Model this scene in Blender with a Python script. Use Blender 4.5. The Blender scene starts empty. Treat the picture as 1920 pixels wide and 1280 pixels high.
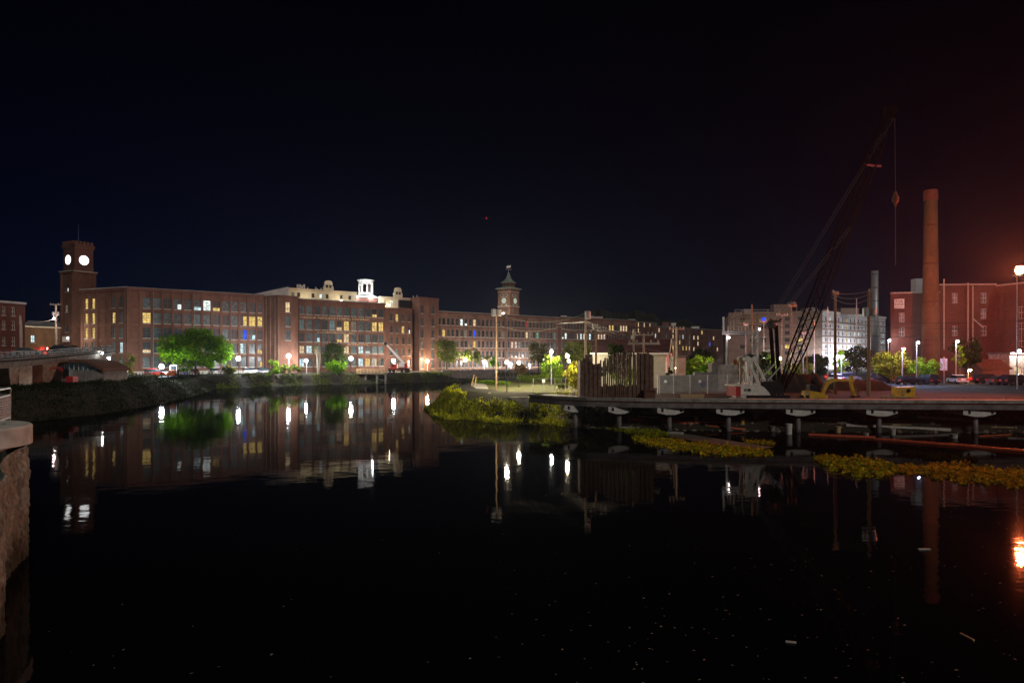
import bpy, math, random
import numpy as np
from mathutils import Vector, Matrix
R = math.radians
rnd = random.Random(7)
sc = bpy.context.scene
C = sc.collection

# ------------------------------------------------------------------ camera
F, HZ, CAMZ = 1280.0, 670.0, 7.7          # focal length and horizon in photo pixels, eye height above water
cam = bpy.data.cameras.new("camera"); camo = bpy.data.objects.new("camera", cam); C.objects.link(camo)
camo.location = (0, 0, CAMZ); camo.rotation_euler = (R(90), 0, 0)
cam.sensor_width = 36; cam.lens = 24.0
cam.shift_y = (HZ - 640.0) / 1920.0
cam.clip_start = 0.1; cam.clip_end = 4000
sc.camera = camo
# ------------------------------------------------------------------ world: night sky
SUN_EL, SUN_AZ = R(33), R(152)            # azimuth clockwise from +Y: behind the camera, to its right
w = bpy.data.worlds.new("World"); sc.world = w; w.use_nodes = True
nt = w.node_tree; nt.nodes.clear()
out = nt.nodes.new("ShaderNodeOutputWorld"); bg = nt.nodes.new("ShaderNodeBackground")
sky = nt.nodes.new("ShaderNodeTexSky"); sky.sky_type = 'NISHITA'; sky.sun_disc = False
sky.sun_elevation = SUN_EL; sky.sun_rotation = SUN_AZ; sky.altitude = 0; sky.dust_density = 0.3; sky.ozone_density = 3.0
gam = nt.nodes.new("ShaderNodeGamma"); gam.inputs[1].default_value = 2.1
tint = nt.nodes.new("ShaderNodeMix"); tint.data_type = 'RGBA'; tint.blend_type = 'MULTIPLY'
tint.inputs[0].default_value = 1.0; tint.inputs[7].default_value = (0.06, 0.24, 1.0, 1)
nt.links.new(sky.outputs[0], gam.inputs[0]); nt.links.new(gam.outputs[0], tint.inputs[6])
# a few stars
tc = nt.nodes.new("ShaderNodeTexCoord"); vor = nt.nodes.new("ShaderNodeTexVoronoi"); vor.inputs["Scale"].default_value = 34
lt = nt.nodes.new("ShaderNodeMath"); lt.operation = 'LESS_THAN'; lt.inputs[1].default_value = 0.022
sep = nt.nodes.new("ShaderNodeSeparateColor"); gt = nt.nodes.new("ShaderNodeMath"); gt.operation = 'GREATER_THAN'; gt.inputs[1].default_value = 0.80
mu = nt.nodes.new("ShaderNodeMath"); mu.operation = 'MULTIPLY'; mu2 = nt.nodes.new("ShaderNodeMath"); mu2.operation = 'MULTIPLY'; mu2.inputs[1].default_value = 140.0
add = nt.nodes.new("ShaderNodeMix"); add.data_type = 'RGBA'; add.blend_type = 'ADD'; add.inputs[0].default_value = 1.0
nt.links.new(tc.outputs["Generated"], vor.inputs["Vector"]); nt.links.new(vor.outputs["Distance"], lt.inputs[0])
nt.links.new(vor.outputs["Color"], sep.inputs[0]); nt.links.new(sep.outputs[0], gt.inputs[0])
nt.links.new(lt.outputs[0], mu.inputs[0]); nt.links.new(gt.outputs[0], mu.inputs[1]); nt.links.new(mu.outputs[0], mu2.inputs[0])
nt.links.new(tint.outputs[2], add.inputs[6]); nt.links.new(mu2.outputs[0], add.inputs[7])
nt.links.new(add.outputs[2], bg.inputs[0]); nt.links.new(bg.outputs[0], out.inputs[0])
bg.inputs[1].default_value = 0.00008
# ------------------------------------------------------------------ weak warm directional light
sl = bpy.data.lights.new("sun", 'SUN'); slo = bpy.data.objects.new("sun", sl); C.objects.link(slo)
sl.energy = 0.70; sl.angle = R(3); sl.color = (1.0, 0.93, 0.86)
sd = Vector((math.sin(SUN_AZ) * math.cos(SUN_EL), math.cos(SUN_AZ) * math.cos(SUN_EL), math.sin(SUN_EL)))
slo.rotation_euler = sd.to_track_quat('Z', 'Y').to_euler()
sc.view_settings.view_transform = 'Standard'; sc.view_settings.look = 'None'
sc.view_settings.exposure = 0; sc.view_settings.gamma = 1; sc.view_settings.use_curve_mapping = False
sc.render.engine = 'CYCLES'
cy = sc.cycles
cy.use_denoising = True; cy.max_bounces = 6; cy.diffuse_bounces = 2; cy.glossy_bounces = 3; cy.transmission_bounces = 2
cy.transparent_max_bounces = 6; cy.volume_bounces = 0; cy.sample_clamp_indirect = 4.0; cy.caustics_reflective = False
cy.caustics_refractive = False; cy.use_light_tree = True
try: cy.denoiser = 'OPENIMAGEDENOISE'
except Exception: pass

# ------------------------------------------------------------------ helpers
def gx(px, Y): return (px - 960.0) / F * Y
def gz(py, Y): return CAMZ - (py - HZ) / F * Y
def P(px, py, Y): return Vector((gx(px, Y), Y, gz(py, Y)))
def G(px, Y): return Vector((gx(px, Y), Y))
def mill(px):                                # a point on the mill's long river front
    k = (px - 960.0) / F; Y = 254.2 / (1 - 0.813 * k)
    return Vector((k * Y, Y))
GZ = 3.2                                     # level of the banks above the water

class MB:
    """collects shapes of ONE mesh"""
    def __init__(s): s.v = []; s.f = []
    def add(s, vs, fs):
        o = len(s.v); s.v += [tuple(p) for p in vs]; s.f += [tuple(i + o for i in f) for f in fs]; return s
    def box(s, c, d, rz=0.0):
        x, y, z = d[0] / 2, d[1] / 2, d[2] / 2; ca, sa = math.cos(rz), math.sin(rz)
        vs = []
        for a, b, e in ((-x,-y,-z),(x,-y,-z),(x,y,-z),(-x,y,-z),(-x,-y,z),(x,-y,z),(x,y,z),(-x,y,z)):
            vs.append((c[0] + a * ca - b * sa, c[1] + a * sa + b * ca, c[2] + e))
        return s.add(vs, [(0,3,2,1),(4,5,6,7),(0,1,5,4),(1,2,6,5),(2,3,7,6),(3,0,4,7)])
    def bx(s, x0, x1, y0, y1, z0, z1): return s.box(((x0+x1)/2, (y0+y1)/2, (z0+z1)/2), (x1-x0, y1-y0, z1-z0))
    def beam(s, a, b, w, h=None):
        """square bar from a to b"""
        a = Vector(a); b = Vector(b); d = (b - a)
        if d.length < 1e-6: return s
        d.normalize(); up = Vector((0,0,1)) if abs(d.z) < 0.95 else Vector((0,1,0))
        u = d.cross(up).normalized(); v = u.cross(d); h = h or w
        vs = []
        for p in (a, b):
            for i, j in ((-1,-1),(1,-1),(1,1),(-1,1)): vs.append(p + u * (i * w / 2) + v * (j * h / 2))
        return s.add(vs, [(0,1,2,3),(7,6,5,4),(0,4,5,1),(1,5,6,2),(2,6,7,3),(3,7,4,0)])
    def cyl(s, a, b, r0, r1=None, n=10, caps=True):
        a = Vector(a); b = Vector(b); r1 = r0 if r1 is None else r1
        d = (b - a)
        if d.length < 1e-6: return s
        d.normalize(); up = Vector((0,0,1)) if abs(d.z) < 0.95 else Vector((0,1,0))
        u = d.cross(up).normalized(); v = u.cross(d)
        vs = []
        for p, r in ((a, r0), (b, r1)):
            for i in range(n):
                t = 2 * math.pi * i / n; vs.append(p + u * (r * math.cos(t)) + v * (r * math.sin(t)))
        fs = [(i, i + n, (i + 1) % n + n, (i + 1) % n) for i in range(n)]
        if caps: fs += [tuple(range(n)), tuple(range(2 * n - 1, n - 1, -1))]
        return s.add(vs, fs)
    def tube(s, pts, r, n=5):
        for a, b in zip(pts[:-1], pts[1:]): s.cyl(a, b, r, r, n, True)
        return s
    def lathe(s, prof, c=(0,0,0), n=16, rot=0.0):
        """prof = [(radius, z)...] bottom to top"""
        vs = []; fs = []
        for r, z in prof:
            for i in range(n):
                t = 2 * math.pi * i / n + rot; vs.append((c[0] + r * math.cos(t), c[1] + r * math.sin(t), c[2] + z))
        m = len(prof)
        for k in range(m - 1):
            for i in range(n): fs.append((k*n+i, k*n+(i+1)%n, (k+1)*n+(i+1)%n, (k+1)*n+i))
        fs += [tuple(range(n - 1, -1, -1)), tuple(range((m-1)*n, m*n))]
        return s.add(vs, fs)
    def prism(s, poly, z0, z1):
        """poly counter-clockwise (x, y) list"""
        a = sum(poly[i][0]*poly[(i+1)%len(poly)][1]-poly[(i+1)%len(poly)][0]*poly[i][1] for i in range(len(poly)))
        if a < 0: poly = poly[::-1]
        n = len(poly); vs = [(p[0], p[1], z0) for p in poly] + [(p[0], p[1], z1) for p in poly]
        return s.add(vs, [tuple(range(n-1,-1,-1)), tuple(range(n, 2*n))] + [(i, (i+1)%n, (i+1)%n+n, i+n) for i in range(n)])
    def extr(s, prof, y0, y1):
        """profile in x,z swept along y"""
        a = sum(prof[i][0]*prof[(i+1)%len(prof)][1]-prof[(i+1)%len(prof)][0]*prof[i][1] for i in range(len(prof)))
        if a > 0: prof = prof[::-1]
        n = len(prof); vs = [(p[0], y0, p[1]) for p in prof] + [(p[0], y1, p[1]) for p in prof]
        return s.add(vs, [tuple(range(n-1,-1,-1)), tuple(range(n, 2*n))] + [(i, (i+1)%n, (i+1)%n+n, i+n) for i in range(n)])
    def ball(s, c, r, n=10, m=6, sx=1, sy=1, sz=1):
        prof = [(max(0.02, math.sin(math.pi * k / m)) * r, -math.cos(math.pi * k / m) * r * sz) for k in range(m + 1)]
        o = len(s.v); s.lathe(prof, (0, 0, 0), n)
        for i in range(o, len(s.v)):
            x, y, z = s.v[i]; s.v[i] = (c[0] + x * sx, c[1] + y * sy, c[2] + z)
        return s
    def mesh(s, name, mat, off=(0,0,0), smooth=False):
        me = bpy.data.meshes.new(name)
        me.from_pydata([(p[0]-off[0], p[1]-off[1], p[2]-off[2]) for p in s.v], [], s.f)
        me.materials.append(M[mat] if isinstance(mat, str) else mat)
        if smooth: me.polygons.foreach_set("use_smooth", [True] * len(me.polygons))
        me.update(); return me
    def build(s, name, mat, parent=None, smooth=False, local=False):
        """world-coordinate shapes become one object; under a parent they are stored relative to the thing's base"""
        off = (0, 0, 0)
        if parent is not None and not local:
            r = parent
            off = Vector((0, 0, 0))
            while r is not None: off = off + r.location; r = r.parent
        o = bpy.data.objects.new(name, s.mesh(name, mat, off, smooth)); C.objects.link(o)
        if parent is not None: o.parent = parent
        return o

def tag(o, label=None, cat=None, group=None, kind=None):
    if label: o["label"] = label
    if cat: o["category"] = cat
    if group: o["group"] = group
    if kind: o["kind"] = kind
    return o
def thing(name, label, cat, loc, group=None):
    o = bpy.data.objects.new(name, None); C.objects.link(o); o.location = Vector(loc); o.empty_display_size = 0.2
    return tag(o, label, cat, group)
def inst(name, me, parent, loc=(0,0,0), rz=0.0, scale=None):
    o = bpy.data.objects.new(name, me); C.objects.link(o); o.parent = parent; o.location = loc; o.rotation_euler = (0, 0, rz)
    if scale: o.scale = scale
    return o
def dup(root, loc, rz=None, label=None, group=None, scale=None):
    def rec(o, parent):
        c = o.copy(); C.objects.link(c); c.parent = parent
        for ch in [x for x in kids.get(o.name, [])]: rec(ch, c)
        return c
    kids = {}
    for o in list(C.objects):
        if o.parent: kids.setdefault(o.parent.name, []).append(o)
    r = rec(root, None); r.location = loc
    if rz is not None: r.rotation_euler = (0, 0, rz)
    if label: r["label"] = label
    if group: r["group"] = group
    if scale: r.scale = scale
    return r

# ------------------------------------------------------------------ materials
M = {}
def mat(name, col, rough=0.8, metal=0.0, noise=None, amt=0.35, bump=0.0, bscale=20.0, spec=0.3, coord='Object', col2=None, trans=0.0):
    m = bpy.data.materials.new(name); m.use_nodes = True; n = m.node_tree; b = n.nodes["Principled BSDF"]
    b.inputs["Base Color"].default_value = (*col, 1); b.inputs["Roughness"].default_value = rough
    b.inputs["Metallic"].default_value = metal; b.inputs["Specular IOR Level"].default_value = spec
    t = n.nodes.new("ShaderNodeTexCoord")
    if noise:
        no = n.nodes.new("ShaderNodeTexNoise"); no.inputs["Scale"].default_value = noise; no.inputs["Detail"].default_value = 5
        n.links.new(t.outputs[coord], no.inputs["Vector"])
        r = n.nodes.new("ShaderNodeValToRGB"); r.color_ramp.elements[0].position = 0.3; r.color_ramp.elements[1].position = 0.7
        c2 = col2 if col2 else tuple(c * (1 - amt) for c in col)
        r.color_ramp.elements[0].color = (*c2, 1); r.color_ramp.elements[1].color = (*[min(1, c * (1 + (0 if col2 else amt))) for c in col], 1)
        n.links.new(no.outputs["Fac"], r.inputs[0]); n.links.new(r.outputs[0], b.inputs["Base Color"])
    if bump:
        nb = n.nodes.new("ShaderNodeTexNoise"); nb.inputs["Scale"].default_value = bscale; nb.inputs["Detail"].default_value = 6
        n.links.new(t.outputs[coord], nb.inputs["Vector"])
        bu = n.nodes.new("ShaderNodeBump"); bu.inputs["Strength"].default_value = bump; bu.inputs["Distance"].default_value = 0.05
        n.links.new(nb.outputs["Fac"], bu.inputs["Height"]); n.links.new(bu.outputs[0], b.inputs["Normal"])
    if trans: b.inputs["Transmission Weight"].default_value = trans
    M[name] = m; return m
def brick(name, c1, c2, mortar, wear=0.3):
    """brickwork seen from afar: brick courses, large stains"""
    m = bpy.data.materials.new(name); m.use_nodes = True; n = m.node_tree; b = n.nodes["Principled BSDF"]
    b.inputs["Roughness"].default_value = 0.9; b.inputs["Specular IOR Level"].default_value = 0.15
    g = n.nodes.new("ShaderNodeTexCoord"); sp = n.nodes.new("ShaderNodeSeparateXYZ"); cb = n.nodes.new("ShaderNodeCombineXYZ")
    ad = n.nodes.new("ShaderNodeMath"); ad.operation = 'ADD'
    n.links.new(g.outputs["Object"], sp.inputs[0]); n.links.new(sp.outputs[0], ad.inputs[0]); n.links.new(sp.outputs[1], ad.inputs[1])
    n.links.new(ad.outputs[0], cb.inputs[0]); n.links.new(sp.outputs[2], cb.inputs[1])
    br = n.nodes.new("ShaderNodeTexBrick"); br.inputs["Scale"].default_value = 1.0
    br.inputs["Brick Width"].default_value = 0.32; br.inputs["Row Height"].default_value = 0.11; br.inputs["Mortar Size"].default_value = 0.008
    br.inputs["Color1"].default_value = (*c1, 1); br.inputs["Color2"].default_value = (*c2, 1); br.inputs["Mortar"].default_value = (*mortar, 1)
    n.links.new(cb.outputs[0], br.inputs["Vector"])
    no = n.nodes.new("ShaderNodeTexNoise"); no.inputs["Scale"].default_value = 0.35; no.inputs["Detail"].default_value = 7; no.inputs["Roughness"].default_value = 0.65
    mp = n.nodes.new("ShaderNodeMapping"); mp.inputs["Scale"].default_value = (1, 1, 0.45)
    n.links.new(g.outputs["Object"], mp.inputs[0]); n.links.new(mp.outputs[0], no.inputs["Vector"])
    r = n.nodes.new("ShaderNodeValToRGB"); r.color_ramp.elements[0].position = 0.3; r.color_ramp.elements[1].position = 0.72
    v0 = 1 - wear; r.color_ramp.elements[0].color = (v0, v0, v0, 1); r.color_ramp.elements[1].color = (1.1, 1.1, 1.1, 1)
    mx = n.nodes.new("ShaderNodeMix"); mx.data_type = 'RGBA'; mx.blend_type = 'MULTIPLY'; mx.inputs[0].default_value = 1
    n.links.new(no.outputs["Fac"], r.inputs[0]); n.links.new(br.outputs["Color"], mx.inputs[6]); n.links.new(r.outputs[0], mx.inputs[7])
    n.links.new(mx.outputs[2], b.inputs["Base Color"]); M[name] = m
def emit(name, col, s, sample=False, var=0.0, vscale=1.5):
    m = bpy.data.materials.new(name); m.use_nodes = True; n = m.node_tree; n.nodes.clear()
    o = n.nodes.new("ShaderNodeOutputMaterial"); e = n.nodes.new("ShaderNodeEmission")
    e.inputs[0].default_value = (*col, 1); e.inputs[1].default_value = s
    n.links.new(e.outputs[0], o.inputs[0])
    if var:                                   # the room behind the glass: bright and dim patches
        t = n.nodes.new("ShaderNodeTexCoord"); no = n.nodes.new("ShaderNodeTexNoise"); no.inputs["Scale"].default_value = vscale; no.inputs["Detail"].default_value = 3
        oi = n.nodes.new("ShaderNodeObjectInfo"); va = n.nodes.new("ShaderNodeVectorMath"); va.operation = 'ADD'
        ms = n.nodes.new("ShaderNodeMath"); ms.operation = 'MULTIPLY'; ms.inputs[1].default_value = 57.0
        n.links.new(oi.outputs["Random"], ms.inputs[0]); n.links.new(t.outputs["Object"], va.inputs[0]); n.links.new(ms.outputs[0], va.inputs[1])
        n.links.new(va.outputs[0], no.inputs["Vector"])
        mr = n.nodes.new("ShaderNodeMapRange"); mr.inputs[1].default_value = 0.3; mr.inputs[2].default_value = 0.7
        mr.inputs[3].default_value = s * (1 - var); mr.inputs[4].default_value = s * (1 + var)
        n.links.new(no.outputs["Fac"], mr.inputs[0]); n.links.new(mr.outputs[0], e.inputs[1])
    try: m.cycles.emission_sampling = 'AUTO' if sample else 'NONE'
    except Exception: pass
    M[name] = m; return m
def darkpane(name, lo, hi, glow):
    """office window with a weak glow put into the pane: blind or dim room behind reflective glass, each window its own shade"""
    m = bpy.data.materials.new(name); m.use_nodes = True; n = m.node_tree; b = n.nodes["Principled BSDF"]
    b.inputs["Roughness"].default_value = 0.32
    oi = n.nodes.new("ShaderNodeObjectInfo"); r = n.nodes.new("ShaderNodeValToRGB")
    r.color_ramp.elements[0].color = (*lo, 1); r.color_ramp.elements[1].color = (*hi, 1)
    t = n.nodes.new("ShaderNodeTexCoord"); no = n.nodes.new("ShaderNodeTexNoise"); no.inputs["Scale"].default_value = 1.3; no.inputs["Detail"].default_value = 3
    va = n.nodes.new("ShaderNodeVectorMath"); va.operation = 'ADD'; ms = n.nodes.new("ShaderNodeMath"); ms.operation = 'MULTIPLY'; ms.inputs[1].default_value = 91.0
    n.links.new(oi.outputs["Random"], ms.inputs[0]); n.links.new(t.outputs["Object"], va.inputs[0]); n.links.new(ms.outputs[0], va.inputs[1])
    n.links.new(va.outputs[0], no.inputs["Vector"])
    mm = n.nodes.new("ShaderNodeMath"); mm.operation = 'MULTIPLY'; n.links.new(oi.outputs["Random"], mm.inputs[0]); 
    mm2 = n.nodes.new("ShaderNodeMapRange"); mm2.inputs[1].default_value = 0.35; mm2.inputs[2].default_value = 0.65; mm2.inputs[3].default_value = 0.35; mm2.inputs[4].default_value = 1.25
    n.links.new(no.outputs["Fac"], mm2.inputs[0]); n.links.new(mm2.outputs[0], mm.inputs[1])
    n.links.new(mm.outputs[0], r.inputs[0]); n.links.new(r.outputs[0], b.inputs["Base Color"])
    n.links.new(r.outputs[0], b.inputs["Emission Color"]); b.inputs["Emission Strength"].default_value = glow  # faint emission stands for dim light inside the rooms
    try: m.cycles.emission_sampling = 'NONE'
    except Exception: pass
    M[name] = m
def leaf(name, c1, c2, tr=0.48):
    m = bpy.data.materials.new(name); m.use_nodes = True; n = m.node_tree; n.nodes.clear()
    o = n.nodes.new("ShaderNodeOutputMaterial"); d = n.nodes.new("ShaderNodeBsdfDiffuse"); t = n.nodes.new("ShaderNodeBsdfTranslucent"); x = n.nodes.new("ShaderNodeMixShader")
    x.inputs[0].default_value = tr
    g = n.nodes.new("ShaderNodeNewGeometry"); r = n.nodes.new("ShaderNodeValToRGB")
    r.color_ramp.elements[0].color = (*c1, 1); r.color_ramp.elements[1].color = (*c2, 1)
    n.links.new(g.outputs["Random Per Island"], r.inputs[0]); n.links.new(r.outputs[0], d.inputs[0]); n.links.new(r.outputs[0], t.inputs[0])
    n.links.new(d.outputs[0], x.inputs[1]); n.links.new(t.outputs[0], x.inputs[2]); n.links.new(x.outputs[0], o.inputs[0]); M[name] = m

brick('brick_mill', (0.215, 0.092, 0.060), (0.13, 0.054, 0.036), (0.20, 0.14, 0.11), 0.5)
brick('brick_pale', (0.26, 0.135, 0.092), (0.175, 0.088, 0.06), (0.24, 0.175, 0.14), 0.45)
brick('brick_dark', (0.19, 0.075, 0.055), (0.14, 0.055, 0.042), (0.16, 0.11, 0.09), 0.4)
brick('brick_orange', (0.24, 0.13, 0.065), (0.17, 0.09, 0.045), (0.2, 0.14, 0.09), 0.45)
mat('rubble_mat', (0.2, 0.165, 0.13), 0.85, noise=4, amt=0.55, bump=0.5)
mat('granite', (0.42, 0.38, 0.33), 0.85, noise=3)
mat('cream', (0.72, 0.64, 0.46), 0.8, noise=0.8, amt=0.12)
mat('white_paint', (0.78, 0.76, 0.72), 0.55, noise=1.5, amt=0.12)
mat('house_white', (0.42, 0.39, 0.31), 0.7, noise=1.5, amt=0.1)
mat('roof_grey', (0.16, 0.17, 0.17), 0.8, noise=0.6)
mat('roof_pale', (0.45, 0.46, 0.46), 0.6, noise=0.5, amt=0.2)
mat('roof_dark', (0.045, 0.02, 0.022), 0.85, noise=1.2)
mat('copper_green', (0.25, 0.32, 0.28), 0.6, noise=2)
mat('frame_dark', (0.10, 0.105, 0.10), 0.6)
mat('frame_white', (0.6, 0.58, 0.54), 0.6)
mat('concrete', (0.36, 0.33, 0.29), 0.9, noise=1.8, amt=0.38, bump=0.3, bscale=8)
mat('concrete_dark', (0.20, 0.185, 0.17), 0.9, noise=1.2, amt=0.3, bump=0.3, bscale=8)
mat('cap_concrete', (0.62, 0.59, 0.54), 0.85, noise=2.2, amt=0.16, bump=0.25, bscale=10)
mat('stone', (0.27, 0.31, 0.26), 0.95, noise=1.6, amt=0.5, bump=1.0, bscale=7)
mat('steel_grey', (0.17, 0.15, 0.145), 0.75, noise=1.2, amt=0.45, bump=.3, bscale=6)
mat('boom_dark', (0.007, 0.005, 0.005), 0.95, spec=0.03)
mat('banner_mat', (0.38, 0.5, 0.62), 0.7, noise=3, amt=0.3)
mat('yellow_pole', (0.6, 0.38, 0.12), 0.7)
mat('mud', (0.16, 0.13, 0.1), 0.35, noise=1.5, amt=0.5, bump=0.8, bscale=6)
mat('pier_pile', (0.16, 0.145, 0.14), 0.6, 0.2, noise=2, amt=0.45)
mat('steel', (0.22, 0.22, 0.22), 0.5, 0.6, noise=3, amt=0.25)
mat('galvanised', (0.48, 0.48, 0.48), 0.45, 0.5, noise=4, amt=0.15)
mat('black_metal', (0.014, 0.014, 0.015), 0.45, 0.2)
mat('rust', (0.12, 0.055, 0.035), 0.9, noise=4, amt=0.45, bump=0.3)
mat('pile_steel', (0.15, 0.085, 0.06), 0.85, 0.1, noise=2.5, amt=0.45, bump=0.3)
mat('wood_pole', (0.24, 0.165, 0.105), 0.9, noise=6, amt=0.3)
mat('pale_pole', (0.44, 0.38, 0.29), 0.85, noise=6, amt=0.25)
mat('lumber', (0.48, 0.33, 0.17), 0.8, noise=5, amt=0.3)
mat('yellow_paint', (0.62, 0.36, 0.02), 0.42, noise=2.5, amt=0.28, spec=0.5)
mat('crane_white', (0.68, 0.66, 0.58), 0.5, noise=2, amt=0.18)
mat('red_paint', (0.42, 0.03, 0.025), 0.45, noise=2, amt=0.25)
mat('orange_paint', (0.6, 0.14, 0.03), 0.5, noise=2, amt=0.2)
mat('green_paint', (0.02, 0.22, 0.12), 0.5, noise=2, amt=0.2)
mat('orange_boom', (0.66, 0.13, 0.06), 0.6, noise=3, amt=0.25)
mat('rubber', (0.012, 0.012, 0.012), 0.9)
mat('glass_dark', (0.02, 0.025, 0.03), 0.06, spec=0.6)
mat('car_white', (0.7, 0.7, 0.7), 0.25, spec=0.6); mat('car_silver', (0.4, 0.41, 0.43), 0.25, 0.5); mat('car_black', (0.015, 0.016, 0.02), 0.2, spec=0.6)
mat('car_red', (0.4, 0.02, 0.02), 0.25, spec=0.6); mat('car_blue', (0.03, 0.07, 0.25), 0.25, spec=0.6); mat('car_grey', (0.12, 0.125, 0.13), 0.25, 0.4)
mat('chrome', (0.6, 0.6, 0.6), 0.2, 1.0)
mat('painted_letters', (0.52, 0.38, 0.22), 0.9, noise=2, amt=0.5)
mat('cap_light', (0.60, 0.64, 0.56), 0.85, noise=1.6, amt=0.22, bump=0.2, bscale=6)
mat('asphalt', (0.024, 0.023, 0.022), 0.9, noise=2, amt=0.3, bump=0.2, bscale=15)
mat('gravel_mat', (0.035, 0.028, 0.022), 0.95, noise=0.9, amt=0.5, bump=0.5, bscale=12)
mat('path_mat', (0.44, 0.40, 0.34), 0.9, noise=3, amt=0.15)
mat('bark', (0.085, 0.06, 0.042), 0.95, noise=8, amt=0.4, bump=0.5)
mat('bark_pale', (0.26, 0.21, 0.16), 0.95, noise=8, amt=0.35)
mat('sign_white', (0.8, 0.8, 0.78), 0.6); mat('sign_black', (0.01, 0.01, 0.01), 0.6); mat('sign_red', (0.55, 0.03, 0.03), 0.5)
mat('tarp', (0.5, 0.48, 0.44), 0.7, noise=3, amt=0.25); mat('dark_tarp', (0.02, 0.018, 0.016), 0.85, noise=3)
mat('wire_mat', (0.10, 0.085, 0.07), 0.6); mat('wire_pale', (0.35, 0.31, 0.25), 0.6)
mat('earth', (0.022, 0.016, 0.012), 0.95, noise=1.5, amt=0.45, bump=0.8, bscale=5)
mat('debris', (0.26, 0.2, 0.13), 0.8, noise=6)
mat('plank_pale', (0.46, 0.42, 0.36), 0.8, noise=4, amt=0.2)
leaf('leaf_green', (0.05, 0.13, 0.004), (0.17, 0.34, 0.012)); leaf('leaf_dark', (0.018, 0.034, 0.010), (0.055, 0.075, 0.018))
leaf('leaf_yellow', (0.14, 0.16, 0.010), (0.36, 0.31, 0.03)); leaf('leaf_lime', (0.11, 0.20, 0.010), (0.25, 0.38, 0.025))
leaf('leaf_olive', (0.065, 0.095, 0.014), (0.17, 0.19, 0.03)); leaf('leaf_autumn', (0.16, 0.09, 0.015), (0.28, 0.17, 0.03))
leaf('weed', (0.05, 0.12, 0.004), (0.58, 0.54, 0.03), .45)
mat('hill_mat', (0.010, 0.013, 0.007), 1.0, noise=0.15, amt=0.4); leaf('weed_amber_lit', (0.10, 0.09, 0.006), (0.62, 0.44, 0.03), .45); leaf('weed_dark', (0.007, 0.011, 0.002), (0.034, 0.042, 0.008))  # orange weed: the red-orange lamp's light is put into the leaf colour
leaf('grass_mat', (0.07, 0.075, 0.018), (0.16, 0.14, 0.04))
for nm, c, s in (('lit_yellow', (1.0, 0.68, 0.20), 0.85), ('lit_warm', (1.0, 0.74, 0.42), 0.8), ('lit_cool', (0.70, 0.95, 1.0), 0.9), ('lit_white', (0.85, 0.95, 0.92), 1.2),
                 ('lit_blue', (0.03, 0.10, 1.0), 1.1), ('lit_dim', (0.85, 0.7, 0.5), 0.22), ('lit_green', (0.3, 0.9, 0.6), 0.35), ('lit_pink', (1.0, 0.72, 0.6), 0.8), ('lit_red', (0.9, 0.1, 0.1), 0.3)):
    emit(nm, c, s, var=0.55, vscale=1.7)
darkpane('pane_dark', (0.004, 0.009, 0.012), (0.075, 0.115, 0.125), 0.2)
darkpane('pane_black', (0.006, 0.008, 0.009), (0.05, 0.055, 0.06), 0.12)
darkpane('pane_teal', (0.02, 0.04, 0.045), (0.12, 0.22, 0.23), 0.4)
emit('clock_white', (1.0, 1.0, 1.0), 4.0, sample=False)
emit('tail_red', (1.0, 0.03, 0.02), 500.0, sample=True)
emit('beacon_red', (1.0, 0.06, 0.05), 2.0)
emit('blue_led', (0.25, 0.35, 1.0), 8.0)
emit('clock_pale', (0.85, 0.95, 0.75), 0.55)
brick('brick_tan', (0.34, 0.24, 0.18), (0.28, 0.2, 0.15), (0.3, 0.23, 0.19), 0.25)
mat('pale_render', (0.62, 0.6, 0.62), 0.85, noise=0.8, amt=0.15)
darkpane('pane_grey', (0.05, 0.045, 0.05), (0.30, 0.26, 0.26), 0.12)

# algae and a dark tide line low on the abutment stone
n = M['stone'].node_tree; b = n.nodes["Principled BSDF"]; src = b.inputs["Base Color"].links[0].from_socket
t = n.nodes.new("ShaderNodeTexCoord"); sp_n = n.nodes.new("ShaderNodeSeparateXYZ"); no = n.nodes.new("ShaderNodeTexNoise"); no.inputs["Scale"].default_value = 1.4; no.inputs["Detail"].default_value = 6
ad = n.nodes.new("ShaderNodeMath"); ad.operation = 'MULTIPLY_ADD'; ad.inputs[1].default_value = -2.2; mr = n.nodes.new("ShaderNodeMapRange"); mr.inputs[1].default_value = -.6; mr.inputs[2].default_value = .5
mx = n.nodes.new("ShaderNodeMix"); mx.data_type = 'RGBA'; mx.blend_type = 'MIX'; mx.inputs[6].default_value = (.05, .055, .03, 1)
n.links.new(t.outputs["Object"], sp_n.inputs[0]); n.links.new(t.outputs["Object"], no.inputs["Vector"]); n.links.new(no.outputs["Fac"], ad.inputs[0]); n.links.new(sp_n.outputs[2], ad.inputs[2])
n.links.new(ad.outputs[0], mr.inputs[0]); n.links.new(mr.outputs[0], mx.inputs[0]); n.links.new(src, mx.inputs[7]); n.links.new(mx.outputs[2], b.inputs["Base Color"])
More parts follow.
